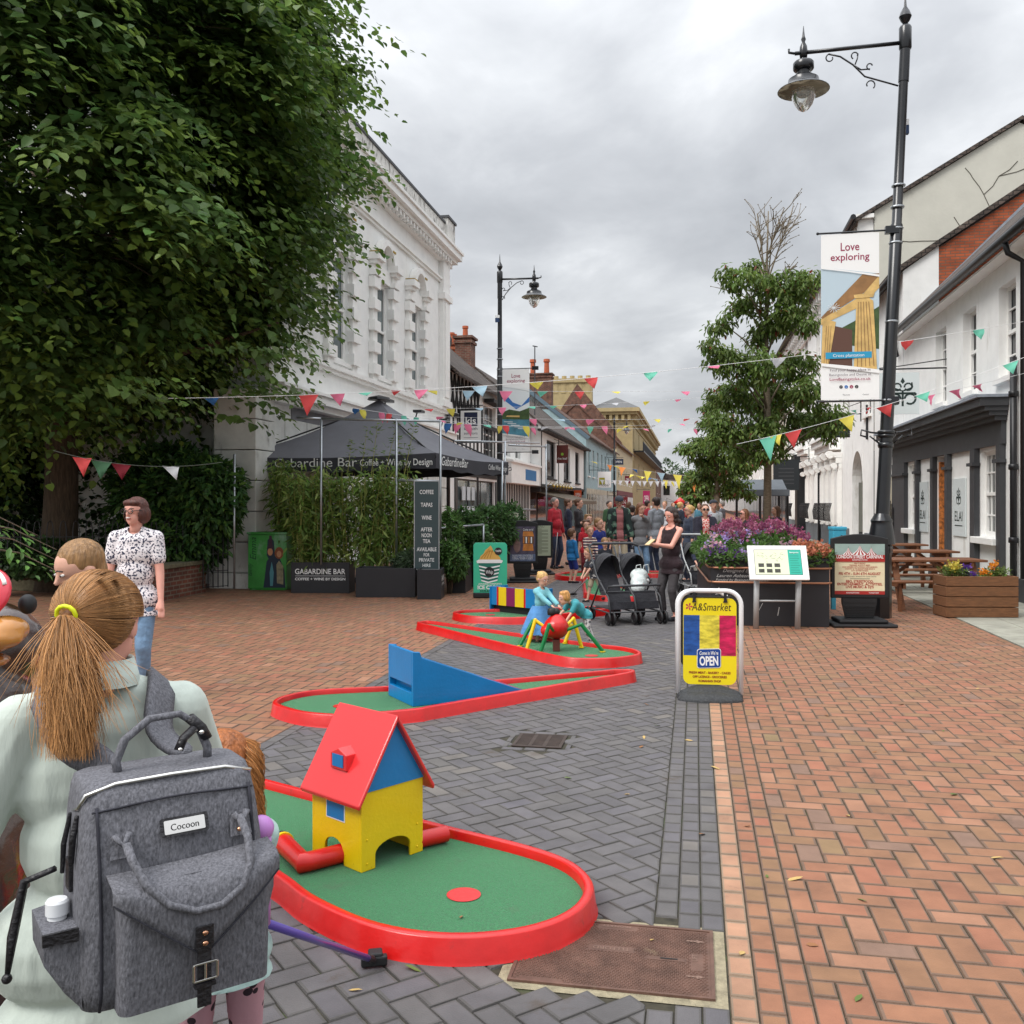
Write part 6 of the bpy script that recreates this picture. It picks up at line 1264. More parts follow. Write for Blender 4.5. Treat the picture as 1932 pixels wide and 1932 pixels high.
# ---- ice cream board
ic = thing('ice_cream_board', 'mint green pavement board with a whipped ice cream tub', 'sign board', (lambda g: (g.x, g.y, 0))(G(925, 1128)), .06); m_mint = M('mint', rgb(62, 190, 150), rough=.45); mb = MB(); pn = Panel(mb, (-.285, 0, .09), (1, 0, 0), (0, 0, 1), off=.0015); pn.rrect(0, 0, .57, .84, .05, 0, 0)
ob('frame_back', (lambda b_: (b_.prism([(-.285, 0, .06), (.285, 0, .06), (.285, 0, .9), (.25, 0, .935), (-.25, 0, .935), (-.285, 0, .9)], (0, .03, 0)), b_)[1])(MB()), m_mint, ic, bevel=.01)
pts = [(.1, .56), (.12, .62), (.17, .66), (.2, .72), (.25, .76), (.29, .80), (.31, .77), (.34, .70), (.38, .66), (.42, .63), (.46, .58), (.45, .55)]; pn.poly(pts, 1, 1)
for k in range(4): pn.line([(.13 + .05 * k, .58), (.2 + .04 * k, .66 + .02 * k), (.27 + .02 * k, .74 - .02 * k)], .012, 2, 2)
pn.poly([(.08, .52), (.46, .52), (.41, .22), (.37, .19), (.16, .19), (.13, .22)], 3, 2); pn.poly([(.05, .54), (.06, .50), (.48, .50), (.50, .54), (.45, .56), (.09, .56)], 4, 3)
for k in range(5): y = .46 - .06 * k; pn.poly([(.09 + .01 * k, y), (.25, y - .035), (.45 - .01 * k, y + .005), (.445 - .01 * k, y - .02), (.25, y - .06), (.095 + .01 * k, y - .025)], 4, 4)
pn.disc(.27, .35, .085, 5, 5); pn.text('Whip', .27, .32, .06, 4, 6, w=.12, shear=.2); pn.disc(.42, .70, .065, 5, 5); pn.text('TASTE', .42, .69, .03, 4, 6, w=.1, bold=.02)
pn.text('AWARD-WINNING', .28, .135, .025, 4, 1, w=.4, bold=.02); pn.text('ICE CREAM', .28, .06, .06, 4, 1, w=.42, bold=.04); pn.text('SOLD HERE', .28, .015, .03, 5, 1, w=.34, bold=.03)
ob('printed_face', mb, [m_mint, M('caramel', rgb(220, 172, 84)), M('caramel_shade', rgb(184, 128, 46)), M('tub_green', rgb(30, 112, 96)), m_wht, m_ink], ic); mb = MB(); mb.bb(-.29, .29, -.06, .12, 0, .09); ob('base', mb, m_rub, ic, bevel=.02)
# ---- A&S market board
am = thing('market_board', 'yellow A&S market swing board in a white tube frame, nearest sign', 'sign board', (lambda g: (g.x, g.y, 0))(G(1339, 1318)), -.13)
def hoop(mb, w, h, r, y=0, z0=.04, R_=.12):
 pts = [(-w / 2, y, z0)] + [(-w / 2 + R_ - R_ * math.cos(a), y, h - R_ + R_ * math.sin(a)) for a in [math.pi / 2 * k / 7 for k in range(8)]] + [(w / 2 - R_ + R_ * math.sin(a), y, h - R_ + R_ * math.cos(a)) for a in [math.pi / 2 * k / 7 for k in range(8)]] + [(w / 2, y, z0)]; mb.tube(pts, r, 12)
m_wtube = M('white_tube', rgb(236, 236, 236), rough=.3, coat=.3, nscale=8, namt=.05)
mb = MB(); hoop(mb, .505, .885, .019); ob('tube_frame', mb, m_wtube, am, smooth=True); mb = MB(); mb.tube([(-.17, 0, .835), (.17, 0, .835)], .008, 8)
for x in (-.125, .125): mb.bb(x - .012, x + .012, -.014, .012, .79, .87); mb.prism([(x - .018, -.015, .79), (x + .018, -.015, .79), (x, -.015, .84)], (0, .02, 0))
ob('hanger_clip', mb, m_rub, am)
mb = MB(); Wp, Hp = .43, .71; zb = .115
def rrp(x0, y0, x1, y1, r):
 o = []
 for cx, cy, a0 in ((x1 - r, y0 + r, -90), (x1 - r, y1 - r, 0), (x0 + r, y1 - r, 90), (x0 + r, y0 + r, 180)):
  for i in range(6): a = math.radians(a0 + 18 * i); o.append((cx + r * math.cos(a), cy + r * math.sin(a)))
 return o
mb.prism([(x - Wp / 2, 0, y + zb) for x, y in rrp(0, 0, Wp, Hp, .06)], (0, .006, 0), 0); pn = Panel(mb, (-Wp / 2, 0, zb), (1, 0, 0), (0, 0, 1), off=.0012)
y0, y1 = Hp * .335, Hp * .80
pn.rect(.004, y0, Wp * .31, y1, 1, 0); pn.rect(Wp * .31, y0, Wp * .68, y1, 2, 0); pn.rect(Wp * .68, y0, Wp - .004, y1, 3, 0)
pn.text('A&Smarket', Wp * .53, Hp * .855, .062, 6, 1, w=Wp * .74, shear=.18); 
for k in range(5): a_ = k * 1.256; pn.poly([(Wp * .11, Hp * .90), (Wp * .11 + .024 * math.cos(a_ - .3), Hp * .90 + .024 * math.sin(a_ - .3)), (Wp * .11 + .032 * math.cos(a_), Hp * .90 + .032 * math.sin(a_)), (Wp * .11 + .024 * math.cos(a_ + .3), Hp * .90 + .024 * math.sin(a_ + .3))], 3, 1)
def rr2(x0, y0, x1, y1, r, m, k): pn.poly([(p[0], p[1] + (p[0] - x0) * .04) for p in rrp(x0, y0, x1, y1, r)], m, k)
rr2(Wp * .26, Hp * .185, Wp * .71, Hp * .41, .02, 8, 2); rr2(Wp * .27, Hp * .192, Wp * .70, Hp * .403, .018, 7, 3); rr2(Wp * .275, Hp * .197, Wp * .695, Hp * .398, .016, 7, 4)
pn.text('OPEN', Wp * .485, Hp * .225, .072, 8, 5, w=Wp * .35, bold=.035, rot=.03); pn.text('Come in We’re', Wp * .485, Hp * .345, .03, 8, 5, w=Wp * .35, bold=.012, shear=.2, rot=.03)
for k, (t_, ww) in enumerate((('FRESH MEAT - BAKERY - CAKES', .78), ('OFF LICENCE - GROCERIES', .64), ('ROMANIAN SHOP', .42))): pn.text(t_, Wp * .5, Hp * (.125 - .048 * k), .018, 10, 1, w=Wp * ww, bold=.03)
ob('sign_panel', mb, [M('sign_yellow', rgb(238, 216, 22), rough=.35, coat=.3), M('flag_blue', rgb(36, 84, 156), rough=.35, nscale=16, namt=.55, stretch=(.6, 1, 1.6)), M('flag_yellow', rgb(226, 210, 70), rough=.35, nscale=16, namt=.55, stretch=(.6, 1, 1.6)), M('flag_red', rgb(200, 32, 84), rough=.35, nscale=16, namt=.55, stretch=(.6, 1, 1.6)), M('flag_blue_fold', rgb(110, 156, 214), rough=.35), M('flag_red_fold', rgb(226, 96, 134), rough=.35), M('script_brown', rgb(70, 54, 14)), M('open_blue', rgb(20, 66, 140), rough=.35), m_wht, M('flag_yellow_fold', rgb(196, 176, 40), rough=.35), M('letter_red', rgb(140, 40, 20))], am)
me = blob([('e', (0, -.07, .0), (.27, .12, .075)), ('e', (0, .05, .0), (.25, .12, .11)), ('e', (0, -.01, .02), (.275, .10, .09))], .012, 5, cut=lambda c: c.z < -.005); mesh_ob('rubber_foot', me, M('speckled_rubber', rgb(58, 60, 62), rough=.7, nscale=60, namt=.5, bump=.3, bscale=80, dirt=(rgb(150, 148, 140), 60, .68, 1)), am)
ab = thing('swing_board', 'white framed swing board just behind the yellow market board', 'sign board', (lambda g: (g.x, g.y, 0))(P(1326, 1000, 8.6)), -.1); mb = MB(); hoop(mb, .46, .80, .02); ob('tube_frame', mb, m_wtube, ab, smooth=True); mb = MB(); mb.prism([(x - .2, 0, y + .1) for x, y in rrp(0, 0, .42, .66, .06)], (0, .006, 0)); ob('sign_panel', mb, m_ink, ab)
# ---- information lectern
lt = thing('information_lectern', 'white framed town map lectern on two grey posts before the flower trough', 'information board', (lambda g: (g.x, g.y, 0))(G(1468, 1188)), -.06)
mb = MB()
for x in (-.262, .262): mb.cyl((x, .08, 0), (x, .02, .70), .036, .036, 16)
ob('leg', mb, m_alu, lt, smooth=True); mb = MB(); mb.cyl((-.262, .05, .36), (.262, .05, .36), .013); ob('crossbar', mb, m_alu, lt, smooth=True)
Rt = Matrix.Rotation(math.radians(-40), 3, 'X'); ux, uy = Vector((1, 0, 0)), Vector((0, .42, .907)).normalized(); o_ = Vector((-.37, -.1, .645)); mb = MB(); Wl, Hl = .74, .46; nn = ux.cross(uy)
mb.prism([o_, o_ + ux * Wl, o_ + ux * Wl + uy * Hl, o_ + uy * Hl], -nn * .035, 0); pn = Panel(mb, o_, ux, uy, off=.0012); pn.rect(.075, .06, Wl - .075, Hl - .055, 5, 0); pn.rect(.08, .065, Wl - .24, Hl - .06, 1, 1); pn.rect(Wl - .24, .065, Wl - .08, Hl - .06, 2, 1)
random.seed(3)
for k in range(26): x, y = .12 + .33 * random.random(), .25 + .1 * random.random(); a_ = random.random() * 6; pn.line([(x, y), (x + .04 * math.cos(a_), y + .03 * math.sin(a_))], .004, 3, 2)
for x in (.12, .22, .32):
 for y in (.09, .165): pn.rect(x, y, x + .07, y + .05, 4 if (x + y) * 100 % 2 < 1.5 else 3, 2)
for k in range(9): pn.rect(Wl - .22, .09 + .032 * k, Wl - .10 - .01 * (k % 3), .097 + .032 * k, 6, 2)
pn.text('Basingstoke', Wl - .16, .355, .022, 0, 2, w=.11); ob('map_panel', mb, [m_wht, M('map_cream', rgb(226, 232, 200)), M('map_teal', rgb(44, 176, 154)), M('map_line', rgb(150, 156, 130)), M('map_photo', rgb(70, 70, 62), nscale=30, namt=.6), m_ink, M('map_teal_text', rgb(30, 134, 118))], lt, bevel=0)
# ---- flower trough
tr = thing('flower_trough', 'long black flower trough with copper rails behind the map lectern', 'planter', (2.62, 12.35, 0), -ANG + .05); Wt, Dt, Ht = 1.5, 3.4, .84
mb = MB(); s = .03; mb.bb(0, Wt, 0, s, .0, Ht); mb.bb(0, Wt, Dt - s, Dt, 0, Ht); mb.bb(0, s, s, Dt - s, 0, Ht); mb.bb(Wt - s, Wt, s, Dt - s, 0, Ht); mb.bb(-.02, Wt + .02, -.03, s, Ht + .001, Ht + .05); mb.bb(-.03, s, .031, Dt, Ht + .001, Ht + .05); mb.bb(Wt - s, Wt + .03, .031, Dt, Ht + .001, Ht + .05); ob('box', mb, m_planter, tr, bevel=.006)
mb = MB(); m_cop = M('copper_rail', rgb(176, 124, 96), rough=.35, metal=.5)
for z in (.57, .76): mb.tube([(-.03, Dt, z), (-.03, .05, z), (.05, -.035, z), (Wt - .03, -.035, z), (Wt + .03, .05, z), (Wt + .03, Dt, z)], .014, 8)
ob('rail', mb, m_cop, tr, smooth=True); mb = MB(); pn = Panel(mb, (0, 0, 0), (1, 0, 0), (0, 0, 1)); m_chalk = M('chalk', rgb(190, 190, 188)); pn.text('Designed by:', .34, .70, .045, 0, 0, shear=.4, w=.38); pn.text('Lauren Ashton   Martin', .40, .635, .04, 0, 0, shear=.4, w=.66); pn.text('Funded by Basingstoke Council', .40, .585, .03, 0, 0, shear=.3, w=.68)
pn.line([(.06, .40), (.10, .5), (.13, .44), (.08, .41)], .008, 0, 0); pn.line([(.85, .14), (.87, .25)], .01, 0, 0); pn.line([(.6, .18), (.66, .3)], .005, 0, 0); ob('chalk_writing', mb, m_chalk, tr)
mb = MB(); mb.bb(s, Wt - s, s, Dt - s, Ht - .1, Ht - .05); ob('soil', mb, m_soil, tr)
def flowerbed(name, label, box, n, zbase, hfun, palette, parentless=True, cat='flowers', leafc=(.09, .17, .04), lsize=.075, fsize=.045, nf=1200, frame_=None, group=None):
 x0, x1, y0, y1 = box; M4 = frame_; u_ = rng.random(n) * (x1 - x0) + x0; v_ = rng.random(n) * (y1 - y0) + y0; hh = hfun(u_, v_) * (rng.random(n) ** .5)
 p = np.stack([u_, v_, zbase + hh], 1); R_ = np.array(M4)[:3, :3]; tt = np.array(M4)[:3, 3]; p = p @ R_.T + tt; o = thing(name, label, cat, tuple(np.array([p[:, 0].mean(), p[:, 1].mean(), p[:, 2].min()])), group=group)
 spray('foliage', p, unit(rnd(n, .8) + np.array([0, 0, .2])), unit(rnd(n, .4) + np.array([0, 0, 1.])), lsize * (1 + rng.normal(0, .25, n)).clip(.3, 2), leafcol(n, leafc, .3), m_leaf, o, OVAL)
 for pn_, col, (a, b, c, d), cnt, sz, top in palette:
  k = int(nf * cnt); nc = max(3, k // 16); cu = rng.random(nc) * (b - a) + a; cv2 = rng.random(nc) * (d - c) + c; cu = np.repeat(cu, 16); cv2 = np.repeat(cv2, 16); k = nc * 16; ch = np.repeat(rng.random(nc), 16)
  cu = (cu + rng.normal(0, .022, k)).clip(x0 - .12, x1 + .12); cv2 = cv2 + rng.normal(0, .022, k); z = zbase + hfun(cu, cv2) * (.86 + .2 * ch) + top + rng.normal(0, .028, k)
  q = np.stack([cu, cv2, z], 1) @ R_.T + tt; spray(pn_, q, unit(rnd(k, 1)), unit(rnd(k, .8) + np.array([0, -.5, .8])), sz * (1 + rng.normal(0, .25, k)).clip(.3, 2), leafcol(k, col, .22), m_leaf, o, PETAL)
 return o
TM = MW[tr.name]
hf = lambda x, y: .14 + .24 * np.clip(y / 1.0, 0, 1) * np.sin(np.clip(x / 1.5, 0, 1) * np.pi) ** .4 + .06 * np.sin(x * 9 + y * 5) * np.sin(y * 7)
flowerbed('flower_bed', 'mixed bed of pink, lilac and orange blooms filling the copper railed trough', (-.08, 1.58, -.08, 3.4), 15000, .78, hf, [('pink_flowers', (.36, .10, .18), (.2, 1.4, .7, 3.3), 1.3, .030, .13), ('magenta_flowers', (.24, .05, .13), (.2, 1.4, .6, 3.2), 1.0, .028, .1), ('lilac_flowers', (.42, .30, .58), (-.05, .9, .1, 1.6), .25, .032, .05), ('purple_flowers', (.13, .05, .22), (-.05, .6, -.05, .3), .14, .036, .01), ('pale_pink_flowers', (.62, .38, .46), (-.05, 1.2, .1, 2.0), .3, .034, .06), ('orange_flowers', (.55, .20, .11), (1.1, 1.58, -.05, .6), .5, .036, .05)], frame_=TM)
# further trough seen behind
tr2 = thing('flower_trough', 'second flower trough further back, mostly hidden by blooms', 'planter', (4.15, 20.6, 0), -ANG); mb = MB(); mb.bb(0, 1.8, 0, 3, 0, .8); ob('box', mb, m_planter, tr2)
flowerbed('flower_bed', 'yellow green and pink planting in the further trough', (-.1, 1.9, -.1, 3.0), 5000, .75, lambda x, y: .35 + .1 * np.sin(x * 6), [('pink_flowers', (.45, .12, .22), (0, 1.8, 0, 3), .8, .04, .1)], leafc=(.13, .2, .05), frame_=MW[tr2.name])
rb2 = Matrix.Translation(G(885, 1098)); flowerbed('begonias', 'bright red begonias in the tall black planter', (-.2, .22, 0, .35), 500, .70, lambda x, y: .18 + 0 * x, [('red_flowers', (.62, .02, .02), (-.15, .18, -.05, .15), .35, .055, .02)], frame_=rb2); flowerbed('begonias', 'small clump of red begonias low beside the menu board', (-.12, .15, 0, .3), 300, .48, lambda x, y: .15 + 0 * x, [('red_flowers', (.6, .02, .02), (-.1, .1, -.05, .1), .08, .05, .0)], frame_=Matrix.Translation(G(848, 1119)))
bush('terrace_shrub', 'leafy green shrub trailing beside the menu board', G(850, 1118), [(tuple(P(850, 1010, 17)), (.2, .3, .45)), (tuple(P(858, 1060, 16.6)), (.2, .25, .3)), (tuple(P(838, 1050, 16.6)), (.12, .2, .25))], 3200, OVAL, .085, (.10, .19, .05), .3)
bush('terrace_shrub', 'dark green shrubs along the terrace behind the ice cream board', G(900, 1095), [(tuple(P(885, 1010, 18)), (.35, .3, .5)), (tuple(P(925, 1000, 19)), (.5, .3, .5)), (tuple(P(960, 985, 20)), (.3, .3, .4)), (tuple(P(905, 1045, 18)), (.4, .3, .3))], 6500, OVAL, .10, (.08, .16, .05), .3)
bush('terrace_shrub', 'small grey green shrub spilling over the second planter', G(775, 1100), [(tuple(P(775, 1060, 16.5)), (.3, .2, .16))], 1500, BLADEW, .1, (.10, .15, .08), .3)
# ---- wooden tables, planter box
m_wood = M('stained_timber', rgb(122, 76, 46), rough=.6, nscale=6, namt=.35, stretch=(1, 8, 8), bump=.3, bscale=20); m_wood2 = M('planter_timber', rgb(118, 78, 48), rough=.75, nscale=7, namt=.4, stretch=(1, 7, 7), bump=.4, bscale=22, dirt=(rgb(70, 46, 30), 5, .62, 1))
def picnic(label, p, rz, L_=1.7):
 t = thing('picnic_table', label, 'picnic table', (p.x, p.y, 0), rz, 'brown picnic tables outside the white shop'); mb = MB()
 for k in range(6): mb.bb(-L_ / 2, L_ / 2, -.36 + k * .122, -.25 + k * .122, .71, .745)
 ob('tabletop', mb, m_wood, t, bevel=.005)
 for s_ in (-1, 1):
  mb = MB()
  for k in range(2): y = s_ * (.62 + k * .125); mb.bb(-L_ / 2, L_ / 2, y - .055, y + .055, .42, .45)
  ob('bench', mb, m_wood, t, bevel=.005)
 for s_ in (-1, 1):
  mb = MB(); x = s_ * (L_ / 2 - .22); mb.bb(x - .02, x + .02, -.78, .78, .34, .42); mb.bb(x - .021, x + .021, -.34, .34, .63, .709)
  for q in (-1, 1): mb.bar((x + .045, q * .2, .70), (x + .045, q * .55, .0), .09, .04); mb.bar((x - .045, q * .70, .42), (x - .045, q * .72, 0), .08, .04)
  mb.bar((x, 0, .42), (x - s_ * .4, 0, .70), .07, .04); ob('leg_frame', mb, m_wood, t)
 return t
picnic('nearest picnic table beside the wooden flower box', P(1745, 1100, 14.6) * 1.0, -.06, 1.6); picnic('middle picnic table with its bench ends behind the poster stand', P(1712, 1060, 17.2), -.06, 1.6); picnic('farthest picnic table near the lamp post', P(1672, 1040, 20.0), -.06, 1.5)
wb = thing('wooden_flower_box', 'stained timber flower box with pansies at the right edge', 'planter', (lambda g: (g.x, g.y, 0))(G(1785, 1166)), -.03); mb = MB(); Wx, Dx = 1.0, .45
for k in range(4):
 z = k * .145 + .01; mb.bb(0, Wx, 0, .03, z, z + .135); mb.bb(0, Wx, Dx - .03, Dx, z, z + .135); mb.bb(0, .03, .03, Dx - .03, z, z + .135); mb.bb(Wx - .03, Wx, .03, Dx - .03, z, z + .135)
ob('boards', mb, m_wood2, wb, bevel=.006); mb = MB(); mb.bb(.03, Wx - .03, .03, Dx - .03, .48, .52); ob('soil', mb, m_soil, wb)
flowerbed('pansies', 'yellow, orange and purple pansies in the stained timber box', (.05, .95, .05, .4), 1100, .54, lambda x, y: .03 + .10 * (np.sin(x * 9) > -.2), [('yellow_flowers', (.6, .5, .08), (.1, .3, .05, .35), .14, .03, .04), ('purple_flowers', (.12, .05, .3), (.3, .45, .05, .3), .12, .035, .02), ('orange_flowers', (.7, .25, .02), (.55, .8, .05, .3), .12, .03, .05)], leafc=(.14, .2, .05), lsize=.05, frame_=MW[wb.name])
# ---- turquoise post box
bx = thing('turquoise_box', 'turquoise metal box on a post in front of the grey plinth', 'box', P(1580, 1150, 14.2)); bx.location.z = 0; MW[bx.name] = Matrix.Translation(bx.location); m_tq = M('turquoise_paint', rgb(70, 170, 200), rough=.4, nscale=4, namt=.1); mb = MB(); mb.bb(-.1, .1, -.1, .1, .68, 1.2); mb.bb(-.11, .11, -.11, .11, 1.2, 1.25); ob('box', mb, m_tq, bx, bevel=.01); mb = MB(); mb.bb(-.09, -.03, -.02, .04, 0, .68); ob('post', mb, m_tq, bx); mb = MB(); pn = Panel(mb, (-.1, -.1, .68), (1, 0, 0), (0, 0, 1)); pn.disc(.13, .42, .025, 0, 0); ob('badge', mb, m_ink, bx)
# ---- hanging signs
def hanging(label, px0, px1, py0, py1, Y, art, mats, arm=None, rz=-ANG, border=True):
 a = P(px0, py1, Y); w = (px1 - px0) * Y / F; h = (py1 - py0) * Y / F; t = thing('hanging_sign', label, 'hanging sign', a, rz, 'projecting signs along the street'); mb = MB(); mb.bb(0, w, 0, .05, 0, h); ob('board', mb, mats[0], t); mb = MB(); pn = Panel(mb, (0, 0, 0), (1, 0, 0), (0, 0, 1), off=.004); art(pn, w, h); ob('sign_face', mb, mats, t)
 mb = MB(); (ax, side) = arm or (.5, 1); x1 = w + ax if side > 0 else -ax; mb.tube([(0 if side > 0 else w, .025, h + .12), (x1, .025, h + .12)], .02, 6); mb.tube([(w * .15, .025, h), (w * .15, .025, h + .12)], .01, 5); mb.tube([(w * .85, .025, h), (w * .85, .025, h + .12)], .01, 5); mb.tube([(x1, .025, h + .5), (x1, .025, h - .1)], .018, 5); mb.tube([(x1, .025, h + .45), (w * .5, .025, h + .14)], .01, 5)
 ob('sign_bracket', mb, m_black, t); return t
def art_kjs(pn, w, h): pn.rect(.0, .0, w, h, 0, 0); pn.rect(w * .07, h * .05, w * .93, h * .95, 1, 1); pn.rect(w * .22, h * .5, w * .78, h * .9, 2, 2); pn.text('kjs', w * .5, h * .56, h * .2, 1, 3, w=w * .44, bold=.02); pn.text('kjsmith', w * .5, h * .38, h * .08, 2, 2, w=w * .56); pn.text('solicitors', w * .5, h * .25, h * .075, 2, 2, w=w * .56); pn.rect(w * .2, h * .15, w * .8, h * .16, 2, 2)
m_navy = M('sign_navy', rgb(22, 34, 66)); hanging('black framed kjs smith solicitors hanging sign', 866, 912, 772, 836, 33, art_kjs, [m_black, m_wht, m_navy], (.6, -1))
def art_plain(t_, bg=1, fg=2, sh=.3): return lambda pn, w, h: (pn.rect(0, 0, w, h, 0, 0), pn.rect(w * .05, h * .06, w * .95, h * .94, bg, 1), pn.text(t_, w * .5, h * .35, h * sh, fg, 2, w=w * .8))
m_gold = M('gold_letters', rgb(196, 160, 84), rough=.4); hanging('dark HOTEL hanging sign half hidden by the street tree', 1527, 1600, 790, 826, 27, lambda pn, w, h: (pn.rect(0, 0, w, h, 0, 0), pn.rect(w * .02, h * .05, w * .98, h * .95, 1, 1), pn.text('HOTEL', w * .5, h * .35, h * .42, 2, 2, w=w * .8, bold=.02)), [m_black, M('sign_slate', rgb(34, 40, 44)), m_gold], (.3, 1))
hanging('dark square board hanging by the grey awning far right', 1459, 1506, 867, 925, 40, lambda pn, w, h: (pn.rect(0, 0, w, h, 0, 0), [pn.rect(w * .2, h * (.2 + .12 * k), w * .8, h * (.24 + .12 * k), 1, 1) for k in range(5)]), [MATS['sign_slate'], m_char], (.4, 1))
hanging('maroon hanging sign with a green leaf on the jettied building', 1050, 1072, 840, 874, 52, lambda pn, w, h: (pn.rect(0, 0, w, h, 0, 0), pn.disc(w * .5, h * .5, w * .12, 1, 1), pn.text('the leaf', w * .5, h * .2, h * .13, 2, 1)), [M('sign_maroon', rgb(96, 40, 32)), M('sign_leaf', rgb(140, 190, 60)), m_wht], (.4, -1))
hanging('white rho bar hanging sign with an olive square', 1128, 1153, 890, 920, 66, lambda pn, w, h: (pn.rect(0, 0, w, h, 0, 0), pn.rect(w * .1, h * .2, w * .52, h * .62, 1, 1), pn.text('rhobar', w * .5, h * .08, h * .18, 2, 1, w=w * .8)), [m_wht, M('olive_square', rgb(160, 160, 30)), m_ink], (.6, -1))
for lab, a_, m in (('small orange hanging sign under the brown awning end', (1083, 1097, 925, 942, 60), rgb(206, 80, 30)), ('navy hanging sign above the cream shopfronts far left', (1156, 1176, 866, 877, 80), rgb(34, 44, 66)), ('maroon board sign far down the left shops', (1158, 1184, 938, 956, 75), rgb(130, 26, 34)), ('tall magenta banner sign far down the left shops', (1213, 1226, 926, 955, 80), rgb(170, 30, 90)), ('dark red emblem sign on a lamp post far left', (1179, 1189, 898, 912, 78), rgb(120, 24, 40)), ('small dark sign with a yellow letter M far left', (1278 - 10, 1278, 951 - 2, 962, 90), rgb(60, 28, 20))):
 def art_s(pn, w, h, lab=lab): pn.rect(0, 0, w, h, 0, 0); pn.text('M' if 'letter M' in lab else 'OPEN', w * .5, h * .3, h * .4, 1, 1, w=w * .7)
 hanging(lab, *a_, art_s, [M('sign_' + lab[:14].replace(' ', '_'), m), M('sign_yellow_letter', rgb(240, 190, 40)) if 'letter M' in lab else m_wht], (.5, -1))
es = thing('hanging_sign', 'pale green emblem board hanging from an iron scroll beside the nearest lamp post', 'hanging sign', P(1660, 782, 20), -ANG, 'projecting signs along the street'); w, h = 70 * 20 / F, 78 * 20 / F; mb = MB(); mb.bb(0, w, 0, .04, 0, h); ob('board', mb, m_signw, es); mb = MB(); emblem(Panel(mb, (0, 0, 0), (1, 0, 0), (0, 0, 1), off=.004), w * .58, h * .5, h * .62, 0, 0); ob('emblem', mb, m_emb, es)
mb = MB(); mb.tube([(-.1, .02, h + .08), (w + .85, .02, h + .08)], .018, 6); mb.tube([(-.1, .02, h + .1), (w * .5, .02, h + .14), (w + .8, .02, h + .3)], .012, 6); mb.tube([(w + .83, .02, h + .45), (w + .83, .02, h - .35)], .018, 6); mb.tube([(w + .8 + .08 * math.cos(k * .5), .02, h + .33 + .08 * math.sin(k * .5)) for k in range(11)], .01, 5); ob('sign_bracket', mb, m_black, es)
# ---- grey awning far right, blue gazebo etc.
ga_ = thing('awning', 'grey fabric terrace awning on black posts far down the right side', 'awning', P(1430, 945, 36)); mb = MB(); a, b = P(1383, 936, 37), P(1490, 936, 35); c, d = P(1490, 905, 37), P(1390, 905, 39)
mb.prism([a, b, c + Vector((0, 1, 0)), d + Vector((0, 1, 0))], (0, 0, .03)); mb.prism([a, b, b + Vector((0, 0, .25)), a + Vector((0, 0, .25))], (0, .03, 0)); ob('fabric', mb, M('awning_grey', rgb(92, 98, 104), nscale=3, namt=.15, rough=.85), ga_, world=True)
for px in (1390, 1434, 1470, 1486): mb = MB(); q = P(px, 930, 36.5); mb.tube([q, (q.x, q.y, 0)], .05, 8); ob('post', mb, m_black, ga_, world=True)
# sculpture
sc_ = thing('sculpture', 'distant green ring shaped figure with a red top', 'sculpture', (lambda g: (g.x, g.y, 0))(P(1283, 970, 55))); mb = MB(); mb.tube([(.38 * math.cos(k * .33), 0, .95 + .55 * math.sin(k * .33)) for k in range(19)], .14, 8, closed=True); mb.lathe([(.3, 0), (.26, .5), (.12, .55)], (0, 0, 0), 10); ob('ring', mb, M('sculpture_green', rgb(60, 100, 84), rough=.4), sc_, smooth=True); mb = MB(); mb.lathe([(.1, 1.5), (.4, 1.65), (.15, 1.85), (.04, 1.95)], (0, 0, 0), 12); ob('red_cap', mb, m_red, sc_, smooth=True)
# distant antenna mast
mb = MB(); q = P(1009, 700, 50); mb.tube([(q.x, q.y, 6), (q.x, q.y, 10.0)], .03, 5); mb.tube([(q.x - .12, q.y, 10), (q.x + .15, q.y, 9.95)], .03, 4); ob('aerial_mast', mb, m_char, label='thin aerial mast standing above the roofs on the left', cat='aerial')
